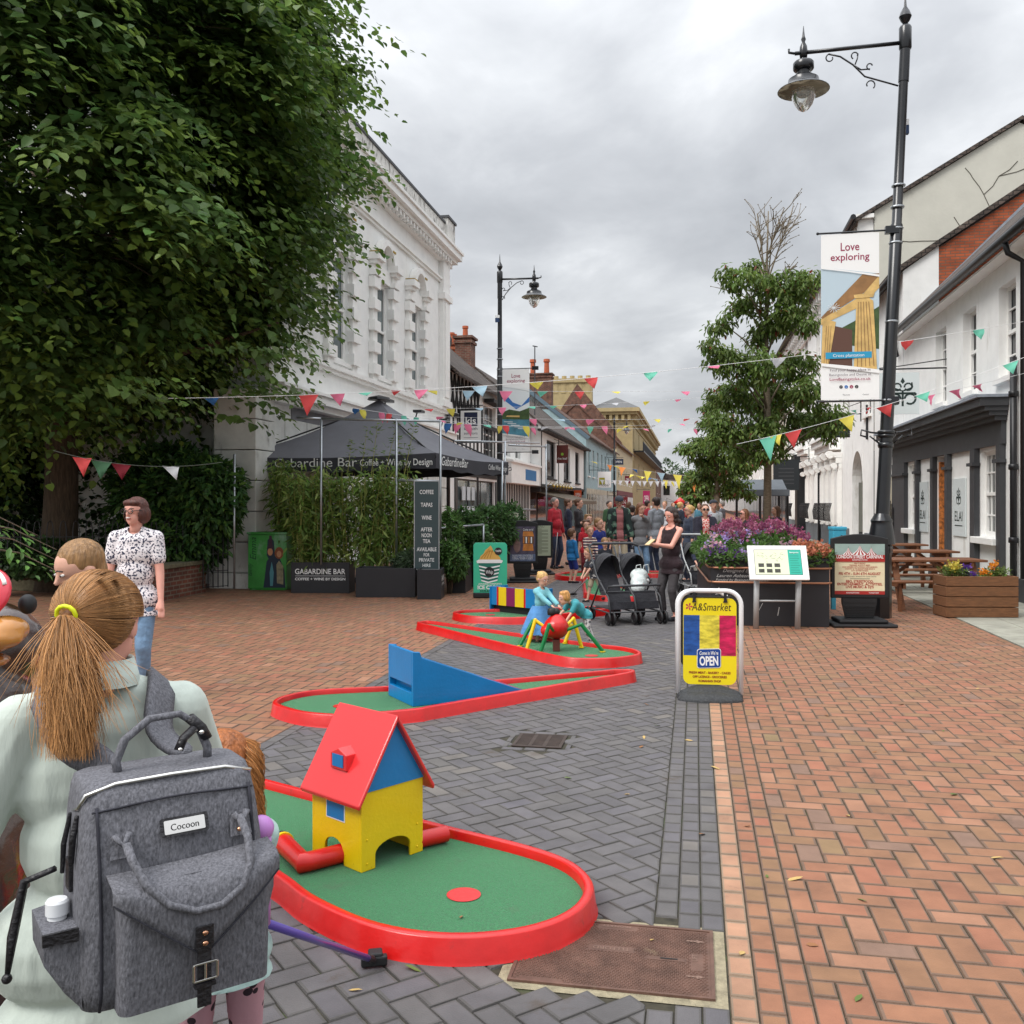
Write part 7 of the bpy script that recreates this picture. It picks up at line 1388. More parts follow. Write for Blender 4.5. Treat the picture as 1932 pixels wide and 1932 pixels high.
# ================================================================ BUNTING
BC = {'p': rgb(236, 128, 160), 'r': rgb(222, 84, 84), 'y': rgb(238, 224, 100), 't': rgb(120, 206, 180), 'b': rgb(176, 206, 222), 'w': rgb(216, 218, 222), 'o': rgb(240, 150, 80), 'n': rgb(60, 110, 170), 'd': rgb(120, 26, 40), 'g': rgb(70, 110, 80)}
BMAT = {k: leafM('bunting_' + k, .8, .35) for k in BC}
for k, c in BC.items():
 m = BMAT[k]
 for nd in list(m.node_tree.nodes):
  if nd.type == 'ATTRIBUTE': m.node_tree.nodes.remove(nd)
 m.node_tree.nodes['Principled BSDF'].inputs['Base Color'].default_value = c
 for nd in m.node_tree.nodes:
  if nd.type == 'BSDF_TRANSLUCENT': nd.inputs[0].default_value = c
def bunting(label, A, B, flags, sag=.15, size=.26, col=M('string_white', rgb(225, 225, 225))):
 """A, B = (px, py, depth) ends; flags = (px, colour letter[, scale, fold])"""
 a, b = P(*A), P(*B); n = 24; pt = lambda t: a.lerp(b, t) + Vector((0, 0, -sag * 4 * t * (1 - t) + sag * 0)); t = thing('bunting', label, 'bunting', (a + b) / 2, group='strings of pastel bunting across the street'); mb = MB(); mb.tube([pt(k / n) for k in range(n + 1)], .0035, 4); ob('string', mb, col, t, world=True)
 for fl in flags:
  px, c = fl[0], fl[1]; sc = fl[2] if len(fl) > 2 else 1; fold = fl[3] if len(fl) > 3 else random.choice((.25, .4, .7)); k = (px - CX) / F; tt = (k * a.y - a.x) / ((b.x - a.x) - k * (b.y - a.y)); tt = min(max(tt, 0), 1); p = pt(tt); d = (b - a).normalized(); size_ = size * .8; w = size_ * sc * .5; h = size * sc * fold * .95
  perp = Vector((-d.y, d.x, 0)); wind = perp * (1 - fold) * size * sc * .6 * random.choice((-1, 1)) + d * random.uniform(-.2, .35) * size; tip = p + Vector((0, 0, -h)) + wind; mb = MB(); rows = []
  for r in range(4):
   f = r / 4; L_, R_ = (p - d * w).lerp(tip, f), (p + d * w).lerp(tip, f); rows.append([L_.lerp(R_, s) + perp * .03 * math.sin(3 * s + r) for s in (0, .33, .67, 1)])
  vs = [q for r_ in rows for q in r_] + [tip]; fs = [(r * 4 + c_, r * 4 + c_ + 1, (r + 1) * 4 + c_ + 1, (r + 1) * 4 + c_) for r in range(3) for c_ in range(3)] + [(12, 13, 16), (13, 14, 16), (14, 15, 16)]; mb.add(vs, fs); ob('flag', mb, BMAT[c], t, world=True, smooth=True)
random.seed(11)
bunting('long near string from the lime tree right across to the right-hand eaves', (300, 752, 12.5), (1990, 596, 15), [(400, 'n'), (583, 'r', 1.3, .9), (637, 'p'), (690, 't'), (795, 'p', 1, .6), (905, 'b', 1.1, .6), (1012, 'y'), (1115, 'r'), (1228, 't', 1.1, .5), (1345, 'p'), (1470, 'w', 1.1, .5), (1590, 'y', 1.1, 1.0), (1712, 'r', 1.1, .5), (1846, 't')], sag=.28)
bunting('string crossing in front of the parasol top, thick with small flags', (560, 752, 15), (1060, 808, 26), [(672, 'n'), (684, 'y', .9, .9), (720, 'p', .9, .9), (735, 'r', .9, .8), (762, 't', .9, .9), (786, 't', .9, .7), (832, 'p', 1), (870, 'y', 1), (944, 'y', 1.1), (1005, 'p', 1.2, .7)], sag=.12)
bunting('high string from the white building past the first banner to the street tree', (740, 736, 24), (1400, 738, 26), [(748, 'r'), (815, 'y'), (884, 'b', 1.2, .7), (955, 'p', 1.3), (1024, 't', 1.1), (1093, 'r'), (1162, 'y'), (1293, 'p')], sag=.02, size=.34)
bunting('string just below the first across the banner and roofs', (780, 772, 24), (1420, 742, 32), [(809, 'r'), (850, 'y'), (904, 'b'), (948, 'p'), (1002, 't'), (1045, 't'), (1100, 'p'), (1160, 'w'), (1220, 'y'), (1280, 'p')], sag=.1, size=.34)
bunting('middle string over the jettied house carrying pink and yellow flags', (800, 785, 26), (1420, 786, 34), [(832, 'p'), (944, 'y'), (1005, 'p'), (1057, 'b'), (1114, 'p', 1.3), (1240, 'y'), (1297, 'r')], sag=.1, size=.36)
bunting('low string from the terrace frame toward the ochre building', (830, 798, 20), (1450, 806, 40), [(846, 'n'), (864, 'p'), (882, 'p', 1, .9), (917, 't'), (954, 'r'), (992, 'y', 1.1, .8), (1030, 'w'), (1077, 'p'), (1170, 'y'), (1216, 'p'), (1265, 't'), (1311, 'p')], sag=.1, size=.34)
bunting('lower string just under the others with green and grey flags', (960, 806, 30), (1440, 790, 44), [(1071, 'p'), (1114, 't', 1.2, .6), (1140, 'p', 1.2, .7), (1184, 'y'), (1234, 'w'), (1285, 'p')], sag=.1, size=.4)
bunting('near string rising from the lamp post to the right edge', (1390, 838, 14), (1990, 652, 12), [(1449, 't', 1.3, 1.2), (1464, 'y', .9, .8), (1497, 'r', 1.3, .8), (1597, 'y', 1.1, .9), (1668, 'r', 1.1, .7), (1740, 't', 1, .6), (1906, 't')], sag=.1, size=.25)
bunting('string of pink flags in front of the right-hand upper windows', (1560, 782, 20), (1990, 690, 14), [(1610, 't'), (1640, 'r', .8), (1756, 'p', 1.2), (1800, 'p', 1.4, .5), (1842, 'p', 1.2)], sag=.05, size=.26)
bunting('low dark string hanging under the lime tree behind the woman with glasses', (100, 850, 12), (420, 872, 12.5), [(155, 'r', 1.2, .9), (192, 'g', 1.3, .8), (229, 'd', 1.3, .7), (322, 'w', 1.1, .7)], sag=.12, size=.24, col=M('string_dark', rgb(90, 96, 90)))
bunting('distant string of small yellow and orange flags sloping to the trees', (1105, 868, 60), (1400, 905, 50), [(1120, 'y'), (1150, 'o'), (1163, 'y', 1.2), (1174, 'o', 1.3), (1197, 'n'), (1222, 'y', 1.3, .9), (1247, 'b', 1.3), (1278, 'y', 1.4, 1.0), (1306, 'o', 1.5, 1.0), (1330, 'y')], sag=.2, size=.62)
bunting('second distant string of blue and yellow flags below the ochre balcony', (1150, 885, 66), (1400, 915, 56), [(1193, 'y'), (1203, 'y'), (1213, 'y'), (1226, 'n'), (1235, 'b'), (1256, 'y', 1.1, .9), (1268, 'y'), (1280, 'n'), (1300, 'y', 1, .8), (1317, 'r'), (1335, 'o')], sag=.3, size=.6)
bunting('distant string of close set white flags above the shopfronts', (1130, 905, 62), (1400, 906, 56), [(1136 + k * 11.5, 'w', 1, .9) for k in range(20)], sag=.1, size=.42)
bunting('farthest white and red pennants over the green shopfront', (1160, 950, 70), (1240, 952, 66), [(1166 + k * 9, 'w' if k % 3 else 'r', 1, .9) for k in range(8)], sag=.2, size=.4)
# ---- fallen leaves
random.seed(5); lfm = MB(); lfm.add([(-.5, 0, 0), (-.2, .28, .06), (.25, .24, .1), (.55, 0, .04), (.25, -.24, .12), (-.2, -.26, .03)], [(0, 1, 2), (0, 2, 3), (0, 3, 4), (0, 4, 5)]); lmats = [M('leaf_tan', rgb(186, 156, 96), rough=.8, nscale=20, namt=.2), M('leaf_brown', rgb(140, 96, 60), rough=.8), M('leaf_green', rgb(88, 106, 46), rough=.7)]; protos = []
spots = [(1215, 1392), (1210, 1410), (1072, 1469), (1183, 1500), (1325, 1575), (1447, 1655), (1500, 1660), (1532, 1785), (1098, 1752), (1230, 1775), (1020, 1800), (1240, 1370), (1300, 1398), (1410, 1560), (1627, 1700), (1600, 1540), (1700, 1330), (1750, 1235), (1845, 1300), (1650, 1420), (1800, 1500), (1880, 1620), (870, 1700 + 60), (780, 1830), (670, 1870), (1560, 1350), (1480, 1290), (1350, 1450), (700, 1180), (620, 1160), (540, 1190), (470, 1170), (760, 1170), (500, 1230), (1650, 1210), (1590, 1222), (1720, 1290), (1540, 1250), (1620, 1885), (1400, 1800), (1900, 1400), (1780, 1380), (1060, 1340), (1220, 1330), (420, 1160), (350, 1180)]
for k, (px, py) in enumerate(spots):
 g = G(px, py); base_ = protos[k % 3] if k >= 3 else None
 if base_ is None: o = ob('fallen_leaf', lfm, lmats[k % 3], label='small dry fallen leaf lying on the paving', cat='leaf', group='fallen leaves scattered on the paving', origin='keep'); protos.append(o)
 else: o = base_.copy(); COL.objects.link(o)
 s = random.uniform(.022, .042); o.scale = (s * random.uniform(1, 2), s, s); o.location = (g.x, g.y, .004 if not (860 < px < 880) else .06); o.rotation_euler = (random.uniform(-.2, .2), random.uniform(-.2, .2), random.random() * 6.28)
# ================================================================ PEOPLE
V = Vector
SK = {'a': M('skin_fair', rgb(222, 170, 146), rough=.5, nscale=14, namt=.06), 'b': M('skin_tan', rgb(196, 138, 108), rough=.5, nscale=14, namt=.08), 'c': M('skin_pink', rgb(226, 164, 146), rough=.5, nscale=14, namt=.08)}
HAIR = {k: M('hair_' + k, c, rough=.5, nscale=60, namt=.5, stretch=(1, 1, .15), bump=.6, bscale=90) for k, c in {'blond': rgb(214, 172, 108), 'ginger_blond': rgb(206, 150, 84), 'brown': rgb(98, 66, 44), 'dark': rgb(52, 36, 30), 'grey': rgb(130, 124, 118), 'auburn': rgb(86, 46, 36), 'sandy': rgb(150, 112, 70), 'longbrown': rgb(120, 76, 46), 'ginger_curl': rgb(160, 92, 42)}.items()}
def cloth(n, c, **k): return M('cloth_' + n, c, rough=.85, sheen=.1, **({'nscale': 3, 'namt': .12, 'bump': 1.0, 'bscale': 11} | k))
m_eyew, m_eyed, m_lip, m_shoe, m_shoew = M('eye_white', rgb(236, 232, 226), rough=.2), M('iris', rgb(40, 30, 26), rough=.2), M('lips', rgb(176, 84, 78), rough=.4), M('shoe_dark', rgb(34, 34, 40), rough=.6), M('shoe_white', rgb(220, 220, 218), rough=.6)
def ik(a, b, l1, l2, pole):
 d = b - a; L_ = min(d.length, (l1 + l2) * .998); u = d.normalized(); c = (l1 * l1 - l2 * l2 + L_ * L_) / (2 * L_); h = math.sqrt(max(l1 * l1 - c * c, 1e-6)); p = (pole - u * pole.dot(u)).normalized(); return a + u * c + p * h, a + u * L_
def person(label, loc, rz, H, top=None, sleeve=.35, toplen=.06, bot=None, botlen=1.0, shoe=None, hair='brown', style='short', sk='a', child=0, wide=1.0, lean=0, twist=0, head=(0, 0), hands=None, feet=None, skirt=None, jacket=None, group=None, vox=None, hem=True, glasses=False, sit=None, topmat2=None, legs_on=True, belly=0, face=True, hs=1):
 """faces local -y. hands / feet: dict l, r -> local targets in units of H; l is +x."""
 t = thing('person', label, 'person', loc, rz, group); hd = hs * H / (7.2 if not child else 5.4); R = .9 if child else 1.0; vx = vox or H * .0068
 hipz = (.50 if not child else .46) * H if sit is None else sit * H; shz = hipz + .305 * H - (child and .03 * H); Rl = Matrix.Rotation(lean, 3, 'X'); piv = V((0, 0, hipz))
 up = lambda x, y, z: piv + Rl @ (Matrix.Rotation(twist, 3, 'Z') @ (V((x * H, y * H, z)) - V((0, 0, hipz))))
 nk = up(0, .005, shz + .035 * H); sw = .091 * (1 + .45 * (wide - 1)); sh = {s: up(s * sw, .006, shz - .012 * H) for s in (-1, 1)}; nu = Rl @ V((0, -.12, 1)); hc = nk + nu.normalized() * (hd * .60); Hm = Matrix.Rotation(head[1], 3, 'Z') @ Matrix.Rotation(head[0], 3, 'X')
 hp = lambda x, y, z: hc + Hm @ V((x * hd, y * hd, z * hd))
 st_ = False; torso = lambda o, ext=0: [('e', up(0, 0, hipz + .02 * H), (.085 * H * wide + o, .066 * H + o, .06 * H + o)), ('e', up(0, -.01 * belly, hipz + .12 * H), (.076 * H * wide + o, .058 * H * (1 + belly) + o, .09 * H + o)), ('e', up(0, 0, hipz + .215 * H), (.088 * H * wide + o, .062 * H + o, .09 * H + o)), ('e', up(0, .0, shz - .035 * H), (.080 * H * (1 + .5 * (wide - 1)) + o, .054 * H + o, .05 * H + o))] + [('c', sh[q] * (.4 if st_ else 1) + up(0, .004, shz) * (.6 if st_ else 0), .027 * H + o, up(q * .028, .006, shz + .012 * H), .026 * H + o) for q in (-1, 1)]
 body = torso(-.006) + [('c', nk, .031 * H * R, hp(0, .04, -.25), .028 * H * R), ('e', hp(0, .05, .10), (.37 * hd, .43 * hd, .39 * hd), Hm), ('e', hp(0, -.07, -.20), (.27 * hd, .31 * hd, .28 * hd), Hm), ('e', hp(0, -.24, -.36), (.12 * hd, .12 * hd, .10 * hd), Hm), ('c', hp(0, -.36, .06), .03 * hd, hp(0, -.445, -.08), .05 * hd), ('e', hp(.36, .06, -.03), (.045 * hd, .09 * hd, .13 * hd), Hm), ('e', hp(-.36, .06, -.03), (.045 * hd, .09 * hd, .13 * hd), Hm)]
 hands = hands or {}; feet = feet or {}; ua, fa = .168 * H * (.92 if child else 1), .142 * H * (.92 if child else 1); arms = {}; fing = []
 for s, n_ in ((-1, 'r'), (1, 'l')):
  hg = hands.get(n_, (s * .135 * wide, -.03, (hipz / H) - .02)); hg = V(hg) * H; el, wr = ik(sh[s], hg, ua, fa, V((s * .35, 1, -.25))); arms[s] = (sh[s], el, wr)
  body += [('c', sh[s], .028 * H, el, .022 * H), ('c', el, .0225 * H, wr, .0145 * H)]; fd = (wr - el).normalized(); sd = fd.cross(V((0, 0, 1))); sd = sd.normalized() if sd.length > .2 else V((0, 1, 0)); pc = wr + fd * .03 * H; body.append(('c', wr + fd * .01 * H, .015 * H, pc + fd * .012 * H, .0155 * H))
  for k in range(4): b_ = pc + fd * .02 * H + sd * (k - 1.5) * .0085 * H; m_ = b_ + fd * (.022 - .003 * abs(k - 1.3)) * H; fing += [('c', b_, .0052 * H, m_, .005 * H), ('c', m_, .005 * H, m_ + (fd * .7 - V((0, 0, .5))).normalized() * .017 * H, .0042 * H)]
  q = pc + sd * .015 * H; fing.append(('c', q - fd * .015 * H, .006 * H, q + fd * .016 * H + sd * .012 * H, .005 * H))
 body += fing; hips = {s: up(s * .047 * wide, 0, hipz) if False else V((s * .047 * H * wide, 0, hipz)) for s in (-1, 1)}; th_, sn = .245 * H, .235 * H; legs = {}
 if child: th_, sn = .225 * H, .215 * H
 if sit is not None: th_, sn = .2 * H, .2 * H
 for s, n_ in ((-1, 'r'), (1, 'l')):
  f = V(feet.get(n_, (s * .055, 0, .035))) * H; kn, an = ik(hips[s], f, th_, sn, V((s * .12, -1, .15))); legs[s] = (hips[s], kn, an)
  if legs_on: body += [('c', hips[s], .046 * H * wide, kn, .030 * H), ('c', kn, .030 * H, kn.lerp(an, .35) + V((0, .006 * H, 0)), .030 * H), ('c', kn.lerp(an, .35), .029 * H, an, .018 * H), ('c', an, .019 * H, an + V((s * .01, -.085, -.02)) * H, .016 * H), ('c', an, .018 * H, an + V((0, .018, -.012)) * H, .017 * H)]
 mesh_ob('body', blob(body, vx, 3), SK[sk], t)
 if face:
  mb = MB()
  for s in (-1, 1): mb.ell(hp(s * .145, -.343, .045), (.046 * hd, .04 * hd, .024 * hd), Hm, 8, 6)
  split_loose(ob('eye', mb, m_eyew, t, smooth=True)); mb = MB()
  for s in (-1, 1): mb.ell(hp(s * .145, -.385, .045), (.024 * hd, .012 * hd, .022 * hd), Hm, 8, 5); mb.tube([hp(s * .07, -.395, .125), hp(s * .15, -.405, .155), hp(s * .24, -.35, .12)], .014 * hd, 5)
  ob('brows', mb, m_eyed, t, smooth=True); mb = MB(); mb.ell(hp(0, -.365, -.215), (.10 * hd, .035 * hd, .032 * hd), Hm, 10, 6); ob('mouth', mb, m_lip, t, smooth=True)
 if glasses:
  mb = MB()
  for s in (-1, 1): mb.tube([hp(s * .15 + .105 * math.cos(k * .52), -.44, .04 + .085 * math.sin(k * .52)) for k in range(12)], .014 * hd, 5, closed=True); mb.tube([hp(s * .25, -.43, .06), hp(s * .37, -.1, .06), hp(s * .38, .08, .03)], .012 * hd, 5)
  mb.tube([hp(-.05, -.45, .06), hp(.05, -.45, .06)], .012 * hd, 5)
  if glasses == 'sun': 
   for s in (-1, 1): mb.ell(hp(s * .15, -.43, .04), (.11 * hd, .02 * hd, .08 * hd), Hm, 10, 5)
  ob('glasses', mb, m_rub, t)
 if top:
  o = .009 * H / 1.6 + .004; st_ = sleeve == 0; ps = torso(o); st_ = False
  if toplen: ps += [('e', V((0, .0, hipz - toplen * q * H)), ((.093 + toplen * .12) * H * wide + o, (.07 + toplen * .1) * H + o, (.05 + toplen * .3) * H)) for q in (.1, .9)]
  for s in (-1, 1):
   a, e, w = arms[s]
   if sleeve > 0:
    if sleeve <= .5: ps.append(('c', a, .032 * H + o, a.lerp(e, sleeve * 2), .030 * H + o))
    else: ps += [('c', a, .032 * H + o, e, .025 * H + o), ('c', e, .025 * H + o, e.lerp(w, (sleeve - .5) * 2 * .92), .019 * H + o)]
  ncut = up(0, -.03, shz + .042 * H); scoop = .055 * H if sleeve == 0 else .03 * H
  me = blob(ps, vx, 3, cut=lambda c: (c - ncut).length < scoop + .006 or (toplen and c.z < hipz - toplen * .85 * H)); mesh_ob('top', me, top, t)
 if jacket:
  o = .02 * H / 1.6 + .01; ps = torso(o) + [('e', V((0, .0, hipz - .02 * H)), (.09 * H * wide + o, .075 * H + o, .07 * H))]
  for s in (-1, 1): a, e, w = arms[s]; ps += [('c', a, .036 * H + o, e, .028 * H + o), ('c', e, .028 * H + o, e.lerp(w, .9), .022 * H + o)]
  me = blob(ps, vx, 3, cut=lambda c: (abs(c.x) < .045 * H and c.y < -.02 * H) or c.z > shz + .05 * H or c.z < hipz - .07 * H and abs(c.x) < .11 * H); mesh_ob('jacket', me, jacket, t, solid=.008)
 if bot and legs_on:
  o = .006 * H / 1.6 + .004; ps = [('e', V((0, 0, hipz + .015 * H)), (.083 * H * wide + o, .066 * H + o, .045 * H + o))]
  for s in (-1, 1):
   h_, k_, a_ = legs[s]; L1 = min(botlen * 2, 1); ps.append(('c', h_, .043 * H * wide + o, h_.lerp(k_, L1), .034 * H + o + (.008 * H if botlen < .6 else 0)))
   if botlen > .5: ps.append(('c', k_, .033 * H + o, k_.lerp(a_, (botlen - .5) * 2), .024 * H + o))
  mesh_ob('trousers', blob(ps, vx, 2), bot, t)
 if skirt:
  mat, zl, w0, w1 = skirt; mb = MB(); pr = []
  n = 40; K = 8; base = []
  for r in range(K + 1):
   f = r / K; z = hipz + .07 * H + (zl * H - hipz - .07 * H) * f
   for j in range(n): a_ = 2 * math.pi * j / n; ww = (w0 + (w1 - w0) * f ** .8) * H * (1 + .10 * f * math.sin(9 * a_ + 1.3)); base.append((ww * math.cos(a_), ww * .85 * math.sin(a_), z))
  mb.add(base, [(r * n + j, r * n + (j + 1) % n, (r + 1) * n + (j + 1) % n, (r + 1) * n + j) for r in range(K) for j in range(n)]); ob('skirt', mb, mat, t, smooth=True)
 if legs_on and shoe:
  for s in (-1, 1): a_ = legs[s][2]; zz = -.018 * H; me = blob([('c', a_ + V((0, .02 * H, zz * .9)), .024 * H, a_ + V((s * .01 * H, -.04 * H, zz)), .024 * H), ('c', a_ + V((s * .01 * H, -.04 * H, zz)), .024 * H, a_ + V((s * .012 * H, -.088 * H, zz * 1.15)), .021 * H)], vx, 2); mesh_ob('shoe', me, shoe, t)
 if style:
  hm = HAIR[hair]; ps = [('e', hp(0, .10, .15), (.40 * hd, .43 * hd, .40 * hd), Hm), ('e', hp(0, .22, -.08), (.34 * hd, .27 * hd, .26 * hd), Hm)]
  if style == 'bob': ps += [('e', hp(s * .27, .10, -.10), (.19 * hd, .34 * hd, .33 * hd), Hm) for s in (-1, 1)] + [('e', hp(0, -.2, .33), (.33 * hd, .2 * hd, .14 * hd), Hm), ('e', hp(0, .28, -.1), (.4 * hd, .22 * hd, .38 * hd), Hm)]
  if style == 'long': ps += [('c', hp(s * .28, .1, .1), .17 * hd, hp(s * .34, .12, -.75), .15 * hd) for s in (-1, 1)] + [('c', hp(0, .25, 0), .34 * hd, hp(0, .3, -.8), .2 * hd)]
  if style == 'curly': ps += [('e', hp(s * (.30 + .08 * math.sin(k * 2)), .12 + .1 * math.cos(k * 3), .15 - k * .16), .17 * hd) for s in (-1, 1) for k in range(7)] + [('e', hp(.1 * math.sin(k), .3, .1 - k * .16), .26 * hd) for k in range(6)]
  if style in ('bun', 'pony'): ps += [('e', hp(0, .5, .22), .15 * hd)]
  if style == 'pony': ps += [('c', hp(0, .5, .2), .13 * hd, hp(.03, .62, -.5), .07 * hd)]
  if style == 'mop': ps += [('e', hp(.22 * math.cos(k), .08 + .22 * math.sin(k), .38), .16 * hd) for k in range(7)] + [('e', hp(s * .3, .05, .05), (.12 * hd, .25 * hd, .25 * hd), Hm) for s in (-1, 1)]
  if style == 'cap': ps = [('e', hp(0, .05, .20), (.41 * hd, .46 * hd, .32 * hd), Hm)]
  inv = Hm.inverted()
  def hcut(c):
   q = inv @ (c - hc); return (q.y < -.18 * hd and q.z < .20 * hd and abs(q.x) < .30 * hd) or (style in ('short', 'cap') and q.z < -.02 * hd and q.y < .02 * hd)
  me = blob(ps, vx * .9, 2, cut=hcut); mesh_ob('hair' if style != 'cap' else 'cap', me, hm if style != 'cap' else cloth('cap_slate', rgb(54, 58, 68)), t)
 t['_h'] = 0; del t['_h']; return t, dict(hp=hp, arms=arms, legs=legs, hipz=hipz, hd=hd, up=up, shz=shz)
def at(px, Y): return V(((px - CX) * Y / F, Y, 0))
def patM(name, c1, c2, scale, thr=.5, c3=None, kind='noise'):
 m = M(name, c1, rough=.85, bump=.3, bscale=14); t = m.node_tree; b = t.nodes['Principled BSDF']; tc_ = t.nodes.new('ShaderNodeTexCoord')
 if kind == 'stripes':
  sp = t.nodes.new('ShaderNodeSeparateXYZ'); t.links.new(tc_.outputs['Object'], sp.inputs[0]); mu = t.nodes.new('ShaderNodeMath'); mu.operation = 'MULTIPLY'; mu.inputs[1].default_value = scale; t.links.new(sp.outputs[2], mu.inputs[0]); f = t.nodes.new('ShaderNodeMath'); f.operation = 'FRACT'; t.links.new(mu.outputs[0], f.inputs[0]); src = f.outputs[0]
 elif kind == 'cells': n = t.nodes.new('ShaderNodeTexVoronoi'); n.inputs['Scale'].default_value = scale; t.links.new(tc_.outputs['Object'], n.inputs['Vector']); src = n.outputs['Distance']
 else: n = t.nodes.new('ShaderNodeTexNoise'); n.inputs['Scale'].default_value = scale; n.inputs['Detail'].default_value = 3; t.links.new(tc_.outputs['Object'], n.inputs['Vector']); src = n.outputs[0]
 r = t.nodes.new('ShaderNodeValToRGB'); r.color_ramp.interpolation = 'CONSTANT'; e = r.color_ramp.elements; e[0].color = c1; e[1].position = thr; e[1].color = c2
 if c3: x = e.new(thr * .55 if kind == 'cells' else thr + .12); x.color = c3
 t.links.new(src, r.inputs[0]); t.links.new(r.outputs[0], b.inputs['Base Color']); return m
# ---- woman with glasses on the left
m_speck = patM('speckled_blouse', rgb(40, 44, 70), rgb(226, 220, 222), 62, .45, rgb(232, 226, 226)); jeans = cloth('denim', rgb(112, 142, 172), nscale=18, namt=.2); jeansd = cloth('dark_denim', rgb(44, 54, 76), nscale=18, namt=.2)
w, K_ = person('woman with short dark bob and glasses in a speckled white blouse by the hedge', at(256, 7.7), .05, 1.66, top=m_speck, sleeve=.3, toplen=.10, bot=jeans, botlen=.80, shoe=m_shoew, hair='auburn', style='bob', sk='c', wide=1.12, belly=.15, head=(.05, -.35), glasses=True, vox=.009, hands={'l': (.14, -.05, .47), 'r': (-.14, -.06, .48)}, feet={'l': (.045, 0, .035), 'r': (-.05, .02, .035)})
mb = MB(); hp_, d_ = K_['hp'], K_['hd']; mb.ell(hp_(0, -.385, -.19), (.085 * d_, .03 * d_, .026 * d_), None, 10, 6); ob('teeth', mb, m_eyew, w, smooth=True)
# ---- crowd
def crowd(label, px, Y, H, rz=0, **k): k.setdefault('group', 'people watching along the street'); return person(label, at(px, Y), rz, H, **k)
blk, navy, red_, khaki = cloth('black', rgb(30, 28, 32)), cloth('navy', rgb(34, 40, 62)), cloth('crimson', rgb(178, 30, 46)), cloth('khaki', rgb(188, 172, 146))
crowd('man with grey hair in a crimson fleece holding golf clubs', 1047, 23.2, 1.76, .9, top=red_, sleeve=.95, bot=jeansd, shoe=m_shoe, hair='grey', sk='c', wide=1.25, belly=.5)
crowd('man in a dark hooded top with a backpack facing right', 1072, 24.6, 1.74, 1.6, top=navy, sleeve=.95, bot=navy, botlen=.5, shoe=m_shoe, hair='brown')
crowd('woman in a charcoal shirt with folded arms and tied back hair', 1092, 23.6, 1.74, 1.2, top=cloth('charcoal', rgb(52, 50, 54)), sleeve=.6, bot=navy, botlen=.5, shoe=m_shoe, hair='brown', style='bun', hands={'l': (.02, -.12, .66), 'r': (-.02, -.13, .66)})
crowd('boy in a bright blue jumper and royal blue shorts seen from the side', 1079, 18.9, 1.13, 2.2, top=cloth('azure', rgb(28, 110, 168)), sleeve=.95, bot=cloth('royal_blue', rgb(36, 50, 130)), botlen=.42, shoe=m_shoe, hair='brown', child=1)
mstr = patM('striped_jumper', rgb(226, 206, 190), rgb(156, 44, 48), 17, .42, rgb(40, 40, 62), kind='stripes')
crowd('boy in a red, navy and cream striped jumper', 1113, 19.4, 1.17, .2, top=mstr, sleeve=.95, bot=cloth('maroon', rgb(124, 30, 42)), botlen=.42, shoe=m_shoe, hair='sandy', child=1, hands={'l': (.1, -.12, .48), 'r': (-.1, -.13, .46)})
crowd('child in a red top behind the boy with the striped jumper', 1106, 20.6, 1.27, .1, top=cloth('scarlet', rgb(196, 30, 46)), sleeve=.3, bot=cloth('maroon', rgb(124, 30, 42)), botlen=.9, shoe=m_shoe, hair='brown', style='mop', child=1)
crowd('fair haired boy in a royal blue T-shirt at the back', 1130, 20.4, 1.32, .5, top=cloth('royal_blue', rgb(36, 50, 130)), sleeve=.3, bot=navy, shoe=m_shoe, hair='sandy', child=1, head=(0, .3))
crowd('small child with curly hair just behind the two boys', 1110, 22, 1.38, .3, top=cloth('scarlet', rgb(196, 30, 46)), sleeve=.3, bot=navy, hair='sandy', style='mop', child=1)
mpat = patM('patterned_shirt', rgb(54, 56, 64), rgb(196, 192, 186), 13, .56)
crowd('boy in a dark patterned shirt and khaki shorts bending with a golf club', 1122, 15.3, .93, -1.0, top=mpat, sleeve=.35, bot=khaki, botlen=.42, shoe=m_shoe, hair='sandy', child=1, lean=.35, head=(.25, 0), hands={'l': (.06, -.32, .40), 'r': (.0, -.32, .36)}, feet={'l': (.05, .22, .06), 'r': (-.05, -.12, .035)})
crowd('boy in a black T-shirt with a coloured print looking down', 1141, 17.4, .99, .2, top=cloth('black_print', rgb(28, 30, 40), dirt=(rgb(90, 150, 170), 7, .66, 1)), sleeve=.4, bot=blk, shoe=m_shoe, hair='sandy', child=1, head=(.4, 0))
mcamo = patM('camouflage', rgb(30, 44, 42), rgb(92, 122, 104), 7, .52, rgb(120, 140, 124))
crowd('man in a dusty pink T-shirt and open camouflage jacket looking down', 1168, 20.9, 1.78, .1, top=cloth('dusty_pink', rgb(168, 104, 104)), sleeve=.9, toplen=.08, bot=khaki, shoe=m_shoe, style='cap', jacket=mcamo, head=(.5, -.1), glasses=True, wide=1.05, hands={'l': (.14, -.08, .47), 'r': (-.14, -.06, .46)})
crowd('young woman in a grey hoodie resting her chin on her hand', 1209, 19.3, 1.62, .35, top=cloth('grey_marl', rgb(120, 120, 122)), sleeve=.95, toplen=.06, bot=jeans, shoe=m_shoew, hair='longbrown', style='long', head=(.3, .2), hands={'r': (-.03, -.12, .82), 'l': (.09, -.1, .56)})
crowd('man in a pale grey T-shirt with dark hair turned away', 1237, 21.6, 1.76, -2.5, top=cloth('pale_grey', rgb(150, 154, 162)), sleeve=.4, bot=jeansd, shoe=m_shoe, hair='dark')
